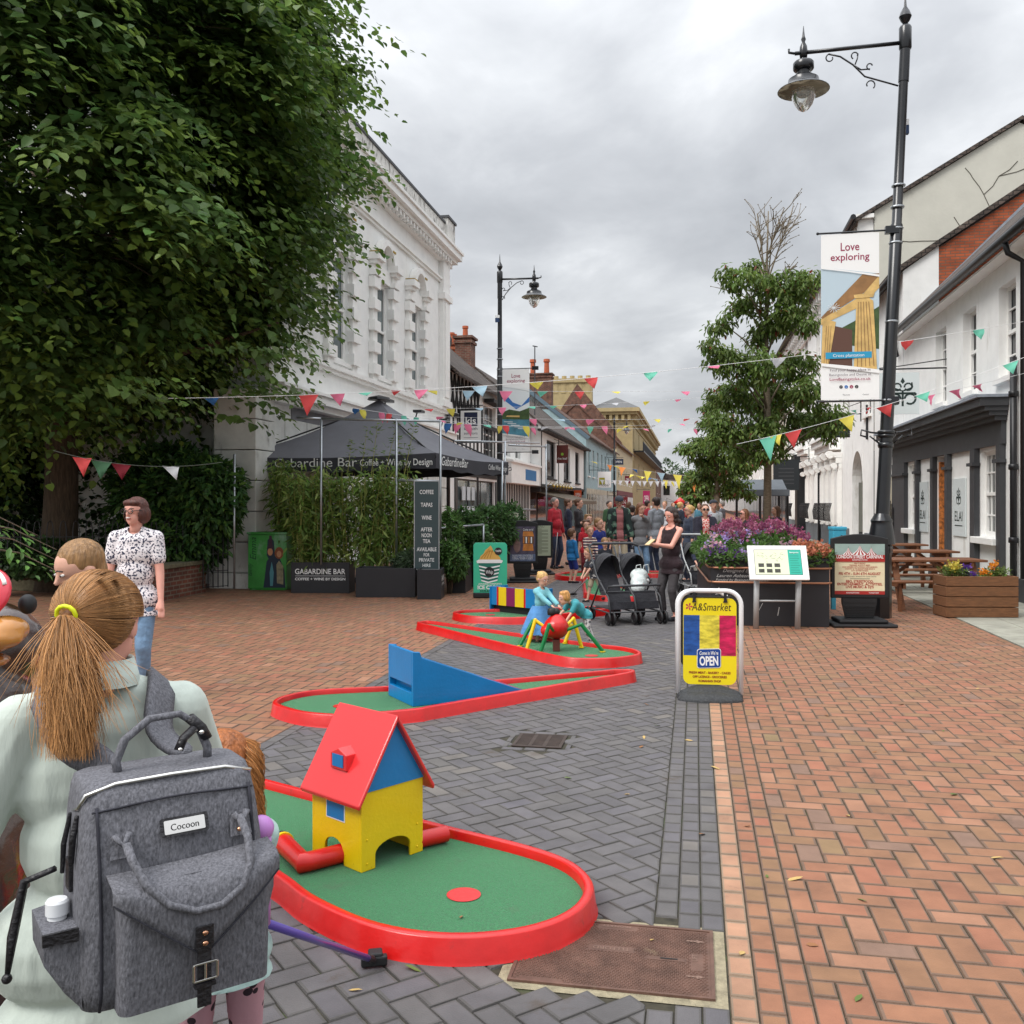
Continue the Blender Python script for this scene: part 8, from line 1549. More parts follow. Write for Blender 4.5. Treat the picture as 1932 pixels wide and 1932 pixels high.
crowd('woman with long dark curls in a black vest looking at her phone', 1266, 12.9, 1.56, -.85, top=cloth('vest_black', rgb(42, 24, 30)), sleeve=0, toplen=.10, bot=cloth('legging_grey', rgb(66, 62, 64)), botlen=.86, shoe=m_shoe, hair='dark', style='curly', sk='c', wide=1.12, belly=.15, head=(.35, 0), hands={'l': (.02, -.21, .67), 'r': (-.04, -.22, .67)}, feet={'l': (.05, 0, .035), 'r': (-.05, -.03, .035)}, vox=.009)
ph = thing('mobile_phone', 'small gold phone held by the woman in the black vest', 'phone', at(1266, 12.9) + V((-.33, -.29, 1.08)), -.85); mb = MB(); mb.box((0, 0, 0), (.075, .15, .012), Matrix.Rotation(.5, 3, 'X')); ob('case', mb, M('phone_gold', rgb(206, 180, 130), rough=.3), ph)
crowd('dark haired boy seen from behind between the hoodie and the grey shirt', 1193, 25, 1.56, 3.1, top=blk, sleeve=.4, bot=navy, hair='dark')
crowd('woman in sunglasses, red spotted top and navy cardigan pushing a buggy', 1330, 17.9, 1.60, .0, top=patM('spotted_red', rgb(196, 40, 44), rgb(196, 40, 44), 30, .8, rgb(226, 190, 180), kind='cells'), sleeve=.9, bot=navy, shoe=m_shoe, hair='brown', style='bun', jacket=cloth('cardigan_navy', rgb(30, 28, 44)), glasses='sun', hands={'l': (.1, -.17, .55), 'r': (-.1, -.17, .55)})
crowd('blonde older woman in a slate jacket seen in profile', 1300, 19.2, 1.58, -1.3, top=cloth('slate_top', rgb(54, 62, 80)), sleeve=.7, bot=navy, hair='blond', style='bun', glasses=True, shoe=m_shoe)
crowd('man in a dark cap and pale striped shirt behind the red spotted top', 1346, 21, 1.7, .2, top=cloth('white_stripe', rgb(196, 200, 206)), sleeve=.6, bot=jeansd, style='cap', shoe=m_shoe)
crowd('woman with long blonde tipped hair and red bag behind the flowers', 1404, 19.2, 1.5, -1.2, top=blk, sleeve=.3, bot=navy, hair='longbrown', style='long', sk='c', glasses='sun', wide=1.1, hands={'r': (-.12, -.2, .66), 'l': (.05, -.2, .62)})
crowd('woman with straight brown hair in a dark jacket beside the tree trunk', 1464, 21, 1.56, -1.4, top=cloth('plum_jacket', rgb(52, 40, 56)), sleeve=.95, bot=jeansd, hair='brown', style='long')
for k, (px, Y, H, c, hr, st, lb) in enumerate(((1150, 30, 1.7, rgb(60, 90, 60), 'dark', 'short', 'man in dark green'), (1186, 33, 1.68, rgb(70, 60, 70), 'brown', 'long', 'woman in dull purple'), (1222, 31, 1.72, rgb(150, 40, 50), 'dark', 'short', 'man in dark red'), (1254, 34, 1.7, rgb(200, 200, 204), 'sandy', 'short', 'man in white'), (1284, 30, 1.66, rgb(40, 46, 60), 'blond', 'bun', 'fair haired woman in navy'), (1296, 38, 1.7, rgb(190, 60, 60), 'dark', 'short', 'man in light red'), (1320, 36, 1.64, rgb(80, 130, 150), 'brown', 'long', 'woman in teal'), (1362, 33, 1.7, rgb(90, 90, 96), 'grey', 'short', 'man in mid grey'), (1242, 42, 1.72, rgb(210, 180, 150), 'dark', 'short', 'man in beige'), (1270, 46, 1.66, rgb(120, 30, 60), 'longbrown', 'long', 'woman in wine red'))):
 crowd(lb + ' far back in the crowd on the street', px, Y, H, random.uniform(-3, 3), top=M('far_top_%d' % k, c, rough=.9), sleeve=.5, bot=navy if k % 2 else jeansd, shoe=m_shoe, hair=hr, style=st, face=False, vox=.02)
# ---- the two small children at the spider
lb_ = cloth('dress_blue', rgb(84, 140, 196), nscale=4, namt=.2); aqua = cloth('dress_aqua', rgb(128, 196, 206), nscale=6, namt=.2)
g1, kk = person('small fair haired girl in a pale blue party dress touching the spider', at(1018, 10.55), .75, .86, top=aqua, sleeve=.95, toplen=0, skirt=(lb_, .17, .10, .26), shoe=m_shoew, hair='blond', style='bun', child=1, head=(.4, 0), lean=.12, hands={'l': (.10, -.30, .50), 'r': (-.0, -.33, .48)}, vox=.009)
g2, kk = person('toddler with ginger blond hair in a teal T-shirt bending over the spider', at(1106, 10.45), -1.15, .80, top=cloth('teal', rgb(60, 150, 160)), sleeve=.35, bot=patM('scribble_trousers', rgb(206, 204, 202), rgb(90, 90, 96), 30, .56), botlen=.95, shoe=cloth('navy_shoe', rgb(44, 66, 90)), hair='ginger_blond', style='mop', child=1, lean=.95, head=(.2, 0), hands={'l': (.09, -.40, .34), 'r': (-.08, -.42, .42)}, feet={'l': (.07, .06, .04), 'r': (-.07, .16, .04)}, vox=.009)
# ---- boy behind the mother
b3_, kk = person('boy with short sandy brown hair looking down, standing beyond the ponytail', at(152, 3.45), -.75, 1.47, top=cloth('boy_navy', rgb(50, 56, 76)), sleeve=.4, bot=navy, shoe=m_shoe, hair='sandy', style='short', sk='a', head=(.35, 0), vox=.008, wide=.92)
# ---- pushchairs
def pushchair(label, loc, rz, seats, wd, frame_m, H=.98):
 t = thing('pushchair', label, 'pushchair', loc, rz); mb = MB(); w = wd / 2; 
 xs = [-w, w] if seats == 1 else [-w, 0, w]
 for x in xs: mb.tube([(x, -.38, .16), (x, -.30, .36), (x, .12, .62), (x, .42, 1.0)], .013, 8); mb.tube([(x, .36, .14), (x, .12, .40), (x, -.02, .56)], .012, 8); mb.tube([(x, -.38, .16), (x, .36, .16)], .010, 8)
 mb.tube([(-w, .42, 1.0), (-w * .8, .47, 1.04), (w * .8, .47, 1.04), (w, .42, 1.0)], .018, 8); mb.tube([(-w, -.30, .50), (-w + .05, -.40, .52), (w - .05, -.40, .52), (w, -.30, .50)], .016, 8); mb.tube([(-w, -.22, .40), (-w, -.30, .50)], .01, 6); mb.tube([(w, -.22, .40), (w, -.30, .50)], .01, 6)
 mb.tube([(-w, .36, .16), (w, .36, .16)], .01, 6); mb.tube([(-w, -.38, .17), (w, -.38, .17)], .01, 6); ob('frame', mb, frame_m, t, smooth=True)
 sw = wd / seats
 for k in range(seats):
  cx_ = -w + sw * (k + .5); a = sw / 2 - .03; mb = MB(); mb.prism([(cx_ - a, -.22, .38), (cx_ + a, -.22, .38), (cx_ + a, .06, .36), (cx_ - a, .06, .36)], (0, 0, .05)); mb.prism([(cx_ - a, .06, .38), (cx_ + a, .06, .38), (cx_ + a * .8, .34, .88), (cx_ - a * .8, .34, .88)], (0, .04, .02)); mb.prism([(cx_ - a, -.22, .40), (cx_ + a, -.22, .40), (cx_ + a, -.31, .22), (cx_ - a, -.31, .22)], (0, .02, .02)); ob('seat', mb, m_fab, t, bevel=.015)
  vs = []; n = 10; R_ = 5
  for r in range(R_ + 1):
   f = r / R_
   for j in range(n + 1): a_ = math.pi * j / n; vs.append((cx_ + (a + .01) * math.cos(a_), .32 - .30 * f * (.4 + .6 * math.sin(a_)), .62 + .30 * math.sin(a_) - .05 * f * f + .03 * f))
  mb = MB(); mb.add(vs, [(r * (n + 1) + j, r * (n + 1) + j + 1, (r + 1) * (n + 1) + j + 1, (r + 1) * (n + 1) + j) for r in range(R_) for j in range(n)]); ob('hood', mb, m_fab, t, smooth=True)
 mb = MB(); mb.prism([(-w + .02, -.32, .20), (w - .02, -.32, .20), (w - .05, .3, .18), (-w + .05, .3, .18)], (0, 0, .015)); mb.prism([(-w + .02, -.32, .20), (w - .02, -.32, .20), (w - .02, -.30, .30), (-w + .02, -.30, .30)], (0, .01, 0)); ob('basket', mb, m_fab, t)
 for x in xs:
  for y in (-.38, .36):
   for dx in (-.035, .035): mb = MB(); mb.tube([(x + dx + .025 * math.cos(0) * 0, y + .075 * math.cos(q * .5236), .09 + .075 * math.sin(q * .5236)) for q in range(12)], .016, 6, closed=True); mb.cyl((x + dx - .01, y, .09), (x + dx + .01, y, .09), .05, .05, 12); ob('wheel', mb, m_rub, t, smooth=True, ang=40)
 return t
m_fab = cloth('pram_black', rgb(34, 34, 40), nscale=5, namt=.3); ps_ = pushchair('black double pushchair with a shopping bag on its right seat', at(1180, 12.75), .28, 2, .74, m_char)
me = blob([('e', V((.17, -.06, .52)), (.12, .10, .12)), ('e', V((.2, -.0, .62)), (.13, .09, .10)), ('e', V((.12, -.14, .46)), (.10, .08, .08))], .012, 2); me.transform(MW[ps_.name]); bag = thing('carrier_bag', 'white plastic shopping bag lying in the double pushchair', 'carrier bag', MW[ps_.name] @ V((.17, -.05, .43)), .28); me.transform(MW[bag.name].inverted()); mesh_ob('bag', me, M('bag_white', rgb(206, 214, 212), rough=.35, nscale=9, namt=.15, bump=.8, bscale=16, dirt=(rgb(150, 176, 186), 9, .6, 1)), bag)
mb = MB(); 
for s in (0, .11): mb.tube([(-.04 + s, .02, .22), (-.03 + s, -.0, .33), (.03 + s, -.0, .34), (.05 + s, .02, .23)], .007, 5)
pn = Panel(mb, (-.09, -.13, .06), (1, .1, 0), (0, .55, 1)); pn.text('YES', .07, .02, .05, 1, 1, shear=.1); ob('handles', mb, [MATS['bag_white'], m_red], bag)
bu = pushchair('single black pushchair with silver frame carrying a toddler', at(1317, 16.6), .1, 1, .44, m_alu); toddler_loc = MW[bu.name] @ V((0, .02, 0))
person('toddler in a navy T-shirt sitting in the single pushchair', toddler_loc, .1, .82, top=navy, sleeve=.4, toplen=0, bot=cloth('shorts_grey', rgb(120, 116, 108)), botlen=.4, shoe=m_shoe, hair='ginger_blond', style='mop', child=1, sit=.56, feet={'l': (.09, -.36, .34), 'r': (-.09, -.36, .34)}, hands={'l': (.08, -.2, .62), 'r': (-.06, -.2, .62)}, lean=-.1)
def club(label, a, b, m, hd=.09):
 a, b = V(a), V(b); t = thing('golf_club', label, 'golf club', b, group='mini golf clubs'); mb = MB(); mb.tube([a, b + (a - b).normalized() * .05], .011, 10); ob('shaft', mb, m, t, world=True, smooth=True); d = (b - a); d.z = 0; d.normalize(); s = V((-d.y, d.x, 0)); mb = MB(); mb.tube([b + (a - b).normalized() * .09, b + (a - b).normalized() * .02], .014, 10)
 mb.box(b + V((0, 0, .0)) + d * .0, (.03, hd, .034), Matrix.Rotation(math.atan2(d.y, d.x) + .35, 3, 'Z')); mb.box(b + d * .015 + s * hd * .0 + V((0, 0, .014)), (.05, hd * .55, .025), Matrix.Rotation(math.atan2(d.y, d.x) + .35, 3, 'Z')); ob('club_head', mb, m_rub, t, world=True, bevel=.006); return t
club('purple golf club with a black head held low in the foreground', P(425, 1715, 2.1), G(706, 1812, .022), M('purple_shaft', rgb(88, 70, 160), rough=.35, coat=.3)); club('grey golf club held by the boy in the patterned shirt', P(1108, 1092, 15.0), G(1082, 1121, .03), m_alu, .12)
club('grey golf club hanging beside the man in the crimson fleece', P(1052, 1005, 22.7), G(1046, 1072, .03), m_alu, .12)
# ================================================================ FOREGROUND GROUP
def strands(name, roots, fn, n, r0, mat, parent, seg=10, seed=1, world=True, **k):
 """fn(i, t) -> point on strand i; thin three-sided ribbons of hair"""
 vs = np.zeros((n, seg + 1, 3, 3)); 
 pts = np.array([[tuple(fn(i, j / seg)) for j in range(seg + 1)] for i in range(n)]); d = np.gradient(pts, axis=1); d = unit(d); up_ = np.array([.3, .9, .3]); x = unit(np.cross(d, up_)); y = np.cross(d, x)
 rr = r0 * (1 - .75 * np.linspace(0, 1, seg + 1) ** 3)[None, :, None]
 for q in range(3): a_ = q * 2.094; vs[:, :, q] = pts + (x * math.cos(a_) + y * math.sin(a_)) * rr
 V_ = vs.reshape(-1, 3)
 if world: A = np.array(MW[parent.name].inverted()); V_ = V_ @ A[:3, :3].T + A[:3, 3]
 S3 = (seg + 1) * 3; b0 = np.array([[j * 3 + q, j * 3 + (q + 1) % 3, (j + 1) * 3 + (q + 1) % 3, (j + 1) * 3 + q] for j in range(seg) for q in range(3)]); F_ = (b0[None] + (np.arange(n) * S3)[:, None, None]).reshape(-1)
 me = bpy.data.meshes.new(name); me.vertices.add(len(V_)); me.vertices.foreach_set('co', V_.astype(np.float32).ravel()); me.loops.add(len(F_)); me.loops.foreach_set('vertex_index', F_.astype(np.int32)); nf = n * seg * 3; me.polygons.add(nf); me.polygons.foreach_set('loop_start', np.arange(nf, dtype=np.int32) * 4); me.update(calc_edges=True)
 c = np.array(k.pop('col'))[None] * (1 + rng.normal(0, .28, (n, 1))).clip(.35, 1.8); cc = np.ones((n, 4), dtype=np.float32); cc[:, :3] = c; ca = me.color_attributes.new('Col', 'FLOAT_COLOR', 'CORNER'); ca.data.foreach_set('color', np.repeat(cc, seg * 12, axis=0).ravel()); me.materials.append(mat); me.polygons.foreach_set('use_smooth', [True] * nf)
 return tagit(link(name, me, parent), **k)
m_str = M('hair_strands', (0, 0, 0, 1), rough=.38, attr=True, spec=.4); m_sage = cloth('sage_linen', rgb(196, 206, 196), nscale=2.5, namt=.08, bump=.8, bscale=5, stretch=(2.2, 2.2, .55)); m_heather = M('heather_canvas', rgb(104, 104, 110), rough=.9, nscale=260, namt=.5, stretch=(1, 1, .3), bump=.35, bscale=160); m_heathd = M('heather_seam', rgb(46, 46, 54), rough=.9, nscale=60, namt=.3); m_leath = M('black_leather', rgb(26, 24, 28), rough=.4, bump=.3, bscale=120); m_chrome = M('chrome', rgb(220, 218, 214), rough=.15, metal=1); m_gold2 = M('rose_metal', rgb(200, 150, 120), rough=.2, metal=1)
MLOC, MYAW = V((-.85, 1.95, 0)), math.pi + .5
mo_, MK = person('woman with a long ginger ponytail seen from behind wearing a grey backpack', MLOC, MYAW, 1.465, hs=.98, top=m_sage, sleeve=.42, toplen=.16, bot=jeans, botlen=.98, shoe=m_shoew, style=None, sk='c', wide=1.3, belly=.45, head=(.10, -.58), hands={'l': (.24, .0, .47), 'r': (-.2, -.2, .55)}, feet={'l': (.06, 0, .035), 'r': (-.06, 0, .035)}, vox=.0075)
TW = MW[mo_.name]; hd = MK['hd']; HP = lambda x, y, z: TW @ MK['hp'](x, y, z)
hme = blob([('e', MK['hp'](0, .10, .13), (.39 * hd, .44 * hd, .385 * hd), Matrix.Rotation(-.58, 3, 'Z') @ Matrix.Rotation(.1, 3, 'X')), ('e', MK['hp'](0, .27, -.10), (.30 * hd, .22 * hd, .22 * hd))], .007, 3); mesh_ob('hair', hme, M('ginger_cap', rgb(140, 98, 56), rough=.45, nscale=50, namt=.5, bump=.5, bscale=80), mo_)
band = (.06, .575, .10); random.seed(21); RS = []
for i in range(6500):
 th = random.uniform(0, 2 * math.pi); f = random.uniform(.75, 1.0); RS.append((th, f, random.gauss(0, 1), random.gauss(0, 1), random.random()))
def capf(i, t):       # from the hairline over the skull to the elastic band
 th, f, a, b, c = RS[i]; x0, z0 = .40 * math.cos(th), .13 + .40 * math.sin(th); y0 = -.12 - .08 * math.sin(th) if math.sin(th) > -.1 else .12 + .1 * c
 if math.sin(th) < -.1: z0 = .1 + .42 * math.sin(th)
 s = 1 - t; x = band[0] + (x0 - band[0]) * s ** .75; z = band[2] + (z0 - band[2]) * s ** .75; y = y0 + (band[1] - .02 - y0) * t ** .8
 q = V((x, y - .10, z - .13)); k = math.sqrt((q.x / .425) ** 2 + (q.y / .47) ** 2 + (q.z / .425) ** 2) + 1e-6; tgt = 1.0 + .012 * (a * .5 + .5) + .02 * c * math.sin(3.14 * t); q = q * (tgt / k if t < .93 else 1 + (tgt / k - 1) * (1 - t) / .07)
 return HP(q.x + .006 * b * math.sin(t * 9), q.y + .10, q.z + .13)
strands('hair_strands', None, capf, 6500, .00065, m_str, mo_, seg=12, col=(.40, .20, .075))
PS = [(random.gauss(0, 1), random.gauss(0, 1), random.uniform(.7, 1.25), random.uniform(0, 6.28), random.uniform(.5, 2.2)) for _ in range(4600)]
def tailf(i, t):
 a, b, L_, ph, fr_ = PS[i]; w_ = (.028 + .095 * min(1, t * 2.2) ** .7 + .03 * t); x = band[0] + a * w_ * .62 + .03 * math.sin(ph + fr_ * 3 * t) * t * (1 + 2.2 * t) - .30 * t; z = band[2] - 1.10 * L_ * t ** 1.15 + .03 * t; y = band[1] + .16 * math.sin(min(t * 2.4, 1.57)) * (1 + .25 * b * .5) + .03 * b * (1 + t) + .02 * math.cos(ph + fr_ * 4 * t) * t + .16 * t * t
 if i % 17 == 0: x += .20 * t * a; y += .05 * t * b; z += .25 * t * t
 return HP(x, y, z)
strands('ponytail', None, tailf, 4600, .0008, m_str, mo_, seg=14, col=(.46, .225, .08))
me = blob([('c', MK['hp'](band[0], band[1] - .02, band[2]), .07 * hd, MK['hp'](band[0] - .02, band[1] + .13, band[2] - .2), .085 * hd), ('c', MK['hp'](band[0] - .02, band[1] + .13, band[2] - .2), .09 * hd, MK['hp'](band[0] - .2, band[1] + .18, band[2] - .75), .15 * hd)], .007, 3); mesh_ob('ponytail_core', me, M('ginger_shade', rgb(128, 82, 40), rough=.5, nscale=50, namt=.4), mo_)
mb = MB(); bc_ = HP(band[0], band[1] + .02, band[2] + .0); ax_ = (HP(band[0], band[1] + .2, band[2] - .08) - bc_).normalized(); x_, y_ = frame(ax_); mb.tube([bc_ + (x_ * math.cos(k * .524) + y_ * math.sin(k * .524)) * .0195 for k in range(12)], .0045, 8, closed=True); ob('elastic_band', mb, M('neon_yellow', rgb(226, 236, 30), rough=.5), mo_, world=True, smooth=True)
# collar
mb = MB(); ring = []; cz = MK['shz']
for r, (rr_, z) in enumerate(((.062, .040), (.060, .070), (.066, .075), (.078, .045), (.082, .035))): ring += [MK['up'](rr_ / 1.0 * math.cos(k * math.pi / 10) * .62, rr_ * .62 * math.sin(k * math.pi / 10) + .004, cz + z * 1.35) for k in range(20)]
mb.add(ring, [(r * 20 + k, r * 20 + (k + 1) % 20, (r + 1) * 20 + (k + 1) % 20, (r + 1) * 20 + k) for r in range(4) for k in range(20)]); ob('collar', mb, m_sage, mo_, smooth=True)
# ---- backpack: local x right, y into the wearer's back, z up
BP = V((-.585, 1.650, .735)); BYAW = .61; bp = thing('backpack', 'large heather grey changing backpack with carry handles and buckle strap', 'backpack', BP, BYAW); bp.scale = (1.10, 1.0, .886); MW[bp.name] = MW[bp.name] @ Matrix.Diagonal((1.10, 1.0, .886, 1)); Wb, Db, Hb_ = .29, .19, .44
def loft(secs, m=0, mb=None, closed=True):
 mb = mb or MB(); n = len(secs[0]); vs = [p for s_ in secs for p in s_]; fs = [(r * n + k, r * n + (k + 1) % n, (r + 1) * n + (k + 1) % n, (r + 1) * n + k) for r in range(len(secs) - 1) for k in range(n)]; fs += [tuple(reversed(range(n))), tuple((len(secs) - 1) * n + k for k in range(n))]; mb.add(vs, fs, m); return mb
def rsec(x0, x1, y0, y1, z, r, bulge=0, tilt=0):
 o = []
 for cx, cy, a0 in ((x1 - r, y0 + r, -90), (x1 - r, y1 - r, 0), (x0 + r, y1 - r, 90), (x0 + r, y0 + r, 180)):
  for i in range(6): a = math.radians(a0 + 18 * i); x, y = cx + r * math.cos(a), cy + r * math.sin(a); o.append((x, y - (bulge * (1 - ((x - (x0 + x1) / 2) / ((x1 - x0) / 2)) ** 2) if y < (y0 + y1) / 2 else 0), z + tilt * y))
 return o
w2 = Wb / 2; secs = []
for z, w_, yf, yb, b_ in ((.0, .88, .02, .17, .0), (.012, .97, .004, .185, .01), (.06, 1.0, -.004, .19, .016), (.18, 1.0, -.002, .19, .018), (.28, .99, .008, .19, .014), (.36, .96, .024, .188, .010), (.405, .93, .038, .185, .006), (.425, .90, .050, .18, .002), (.43, .86, .060, .172, 0)): secs.append(rsec(-w2 * w_, w2 * w_, yf, yb, z, .028, b_))
ob('shell', loft(secs), m_heather, bp, smooth=True, ang=60)
fy = lambda x, z: np.interp(z, [0, .012, .06, .18, .28, .36, .405, .43], [.02, .004, -.004, -.002, .008, .024, .038, .06]) - np.interp(z, [0, .06, .18, .28, .36, .43], [0, .016, .018, .014, .010, 0]) * (1 - (x / w2) ** 2)
fp = lambda x, z, o=.002: V((x, fy(x, z) - o, z))
mb = MB()
for x_s in (-.118, .122): mb.tube([fp(x_s, z, .001) for z in np.linspace(.01, .39, 12)], .0028, 6)
mb.tube([fp(x, .385 + .004 * math.cos(x * 20), .001) for x in np.linspace(-.125, .128, 12)], .0022, 6); ob('piping', mb, m_heathd, bp, smooth=True)
mb = MB(); mb.tube([(-w2 * .93, .13, .36), (-w2 * .95, .06, .385), (-w2 * .90, .045, .412), (-w2 * .6, .048, .425), (0, .045, .428), (w2 * .6, .048, .425), (w2 * .9, .05, .410), (w2 * .95, .09, .38), (w2 * .95, .14, .35)], .0042, 8); ob('zip', mb, m_chrome, bp, smooth=True)
mb = MB(); mb.tube([(-w2 * .97, .06, .372), (-w2 * 1.02, .055, .33), (-w2 * 1.03, .06, .28)], [.004, .006, .005], 6); mb.tube([(-w2 * .97, .12, .36), (-w2 * 1.04, .12, .30), (-w2 * 1.05, .125, .24)], [.004, .005, .004], 6); mb.box((-w2 * .99, .09, .25), (.014, .035, .06)); ob('zip_pull', mb, m_leath, bp, bevel=.002)
# front pocket with pointed flap
psec = [rsec(-.098, .135, -.052 + abs(.5 - f) * .02, .02, .012 + f * .245, .016, .008) for f in (0, .05, .3, .6, .9, 1)]; ob('front_pocket', loft(psec), m_heather, bp, smooth=True, ang=50)
fl = []; NF = 13
for r in range(6):
 f = r / 5
 for k in range(NF):
  s_ = -1 + 2 * k / (NF - 1); x = .018 + s_ * .128; zt = .272 + .004 * s_; zb_ = .105 + abs(s_) ** 1.0 * .125 + .0; z = zt + (zb_ - zt) * f; y = -.044 - .020 * min(1, f * 2.6) - .010 * (1 - s_ * s_) + .012 * abs(s_) ** 3 - .004 * math.sin(f * 3); fl.append((x, y if r else fy(x, .272) - .004, z))
mb = MB(); mb.add(fl, [(r * NF + k, r * NF + k + 1, (r + 1) * NF + k + 1, (r + 1) * NF + k) for r in range(5) for k in range(NF - 1)]); o = ob('pocket_flap', mb, m_heather, bp, smooth=True); sm = o.modifiers.new('solid', 'SOLIDIFY'); sm.thickness = .005; sm.offset = 0
mb = MB(); mb.tube([V(fl[5 * NF + k]) + V((0, -.004, .003)) for k in range(NF)], .0016, 5); ob('flap_seam', mb, m_heathd, o)
mb = MB(); mb.bb(.007, .029, -.082, -.078, .012, .165); mb.bb(.004, .032, -.084, -.081, .125, .168); st = ob('buckle_strap', mb, m_leath, bp, bevel=.002); mb = MB()
for z in (.135, .155): mb.ell((.018, -.086, z), (.0048, .003, .0048))
ob('stud', mb, m_gold2, st, smooth=True); mb = MB()
for a, b in (((-.0, .066), (.036, .066)), ((-.0, .098), (.036, .098)), ((.0, .066), (.0, .098)), ((.036, .066), (.036, .098)), ((.018, .068), (.018, .098))): mb.bar((a[0], -.086, a[1]), (b[0], -.086, b[1]), .0035, .004)
ob('buckle', mb, m_chrome, st, bevel=.001); mb = MB(); mb.bb(.002, .034, -.088, -.077, .052, .060); ob('strap_loop', mb, m_leath, st)
for nm, pts, r in (('front_handle', [(-.082, .325), (-.078, .30), (-.065, .262), (-.035, .222), (.005, .200), (.045, .200), (.08, .224), (.098, .262), (.102, .30), (.098, .335)], .0068),):
 mb = MB(); mb.tube([fp(x, z, .012 + .055 * math.sin(max(0, min(1, (.335 - z) / .12)) * 1.57)) for x, z in pts], r, 10); h_ = ob('carry_handle', mb, m_heather, bp, smooth=True)
 mb = MB()
 for x in (-.086, .100): q = Panel(mb, fp(x - .018, .295, .004), (1, 0, 0), (0, .35, 1), off=.001); q.poly([(0, 0), (.036, 0), (.034, .048), (.002, .048)], 0, 0); mb.tube([fp(x - .012, .34, .010), fp(x, .322, .016), fp(x + .012, .342, .010)], .006, 6)
 ob('handle_tab', mb, m_heather, bp, smooth=True, ang=40); mb = MB(); mb.ell(fp(.094, .312, .02), .005); ob('handle_stud', mb, m_gold2, bp, smooth=True)
mb = MB(); mb.tube([(-.07, .11, .42), (-.074, .11, .45), (-.06, .112, .492), (-.02, .115, .528), (.03, .118, .53), (.062, .12, .50), (.078, .12, .45), (.078, .12, .42)], .0075, 10); gh_ = ob('grab_handle', mb, m_heather, bp, smooth=True); mb = MB(); mb.tube([(.046, .118, .52), (.066, .119, .495), (.076, .12, .47)], .0105, 10); mb.tube([(.05, .10, .50), (.03, .09, .485), (.02, .085, .462)], .008, 6); ob('leather_wrap', mb, m_leath, gh_, smooth=True); mb = MB(); mb.ell((.064, .106, .488), .005); mb.ell((.021, .077, .466), .004); ob('stud', mb, m_chrome, gh_, smooth=True)
mb = MB(); n_ = fp(.012, .335, .003); q = Panel(mb, fp(-.028, .318, .004), (1, 0, 0), (0, .4, 1), off=.0012); q.rrect(0, 0, .076, .036, .004, 0, 0); q.rrect(.006, .005, .070, .031, .002, 1, 1); q.text('Cocoon', .038, .011, .0125, 2, 2, w=.044); ob('name_plate', mb, [m_leath, m_chrome, m_ink], bp)
sp_s = [[(-w2 + .004 - .052 * math.sin(min(f * 2.2, 1.57)) * (1 if a else 0), y, .02 + .15 * f) for a, y in ((0, .015), (1, .03), (1, .07), (1, .11), (1, .15), (0, .17))] for f in (0, .2, .6, 1)]; ob('side_pocket', loft(sp_s), m_heather, bp, smooth=True, ang=50)
mb = MB(); mb.prism([(-w2 - .05, .02, .150), (-w2 - .002, .004, .155), (-w2 - .002, .004, .180), (-w2 - .05, .02, .172)], (0, .006, 0)); ob('pocket_strap', mb, m_leath, bp)
sp2 = [[(w2 - .004 + .03 * math.sin(min(f * 2.2, 1.57)) * (1 if a else 0), y, .04 + .19 * f) for a, y in ((0, .02), (1, .04), (1, .08), (1, .12), (0, .15))] for f in (0, .2, .6, 1)]; ob('side_pocket', loft(sp2), m_heather, bp, smooth=True, ang=50)
BM = MW[bp.name]
bt = thing('drinks_bottle', 'white capped bottle in the left side pocket of the backpack', 'bottle', BM @ V((-w2 - .020, .088, .10)), BYAW); mb = MB(); mb.lathe([(.012, 0), (.016, .065), (.015, .068), (.019, .07), (.019, .091), (.016, .095), (0, .096)], (0, 0, 0), 20); ob('bottle', mb, M('bottle_white', rgb(226, 228, 230), rough=.3), bt, smooth=True, ang=35)
bt = thing('toy_ball', 'lilac ball topped cup in the right side pocket of the backpack', 'ball', BM @ V((w2 + .014, .075, .06)), BYAW); mb = MB(); mb.ell((0, 0, .185), .025, n=20, k=14); mb.lathe([(.018, 0), (.02, .17)], (0, 0, 0), 14); ob('ball', mb, M('lilac_plastic', rgb(196, 134, 206), rough=.35), bt, smooth=True)
# shoulder straps and webbing lying on the wearer
up = MK['up']; shz = MK['shz']; iB = BM.inverted()
for s in (-1, 1):
 a = BM @ V((-s * .05 if False else s * .055, .17, .42)); pts = [a]; 
 sx = -s; path = [TW @ up(sx * .050, .085, shz - .045), TW @ up(sx * .062, .062, shz + .012), TW @ up(sx * .070, .012, shz + .049), TW @ up(sx * .074, -.04, shz + .030), TW @ up(sx * .078, -.085, shz - .06)]
 pts = [a] + path; mb = MB(); wv_ = .032; L1, R1 = [], []
 for i, p in enumerate(pts):
  d = (pts[min(i + 1, len(pts) - 1)] - pts[max(i - 1, 0)]).normalized(); c = (TW.to_3x3() @ V((0, 0, shz - .05)) + TW.translation); nrm = (p - c).normalized(); sd = d.cross(nrm).normalized(); L1.append(p - sd * wv_ + nrm * .008); R1.append(p + sd * wv_ + nrm * .008)
 vs = L1 + R1; n = len(pts); mb.add(vs, [(i, i + 1, n + i + 1, n + i) for i in range(n - 1)]); o = ob('shoulder_strap', mb, m_heather, bp, world=True, smooth=True); ss_ = o.modifiers.new('sub', 'SUBSURF'); ss_.levels = ss_.render_levels = 2; so = o.modifiers.new('solid', 'SOLIDIFY'); so.thickness = .012
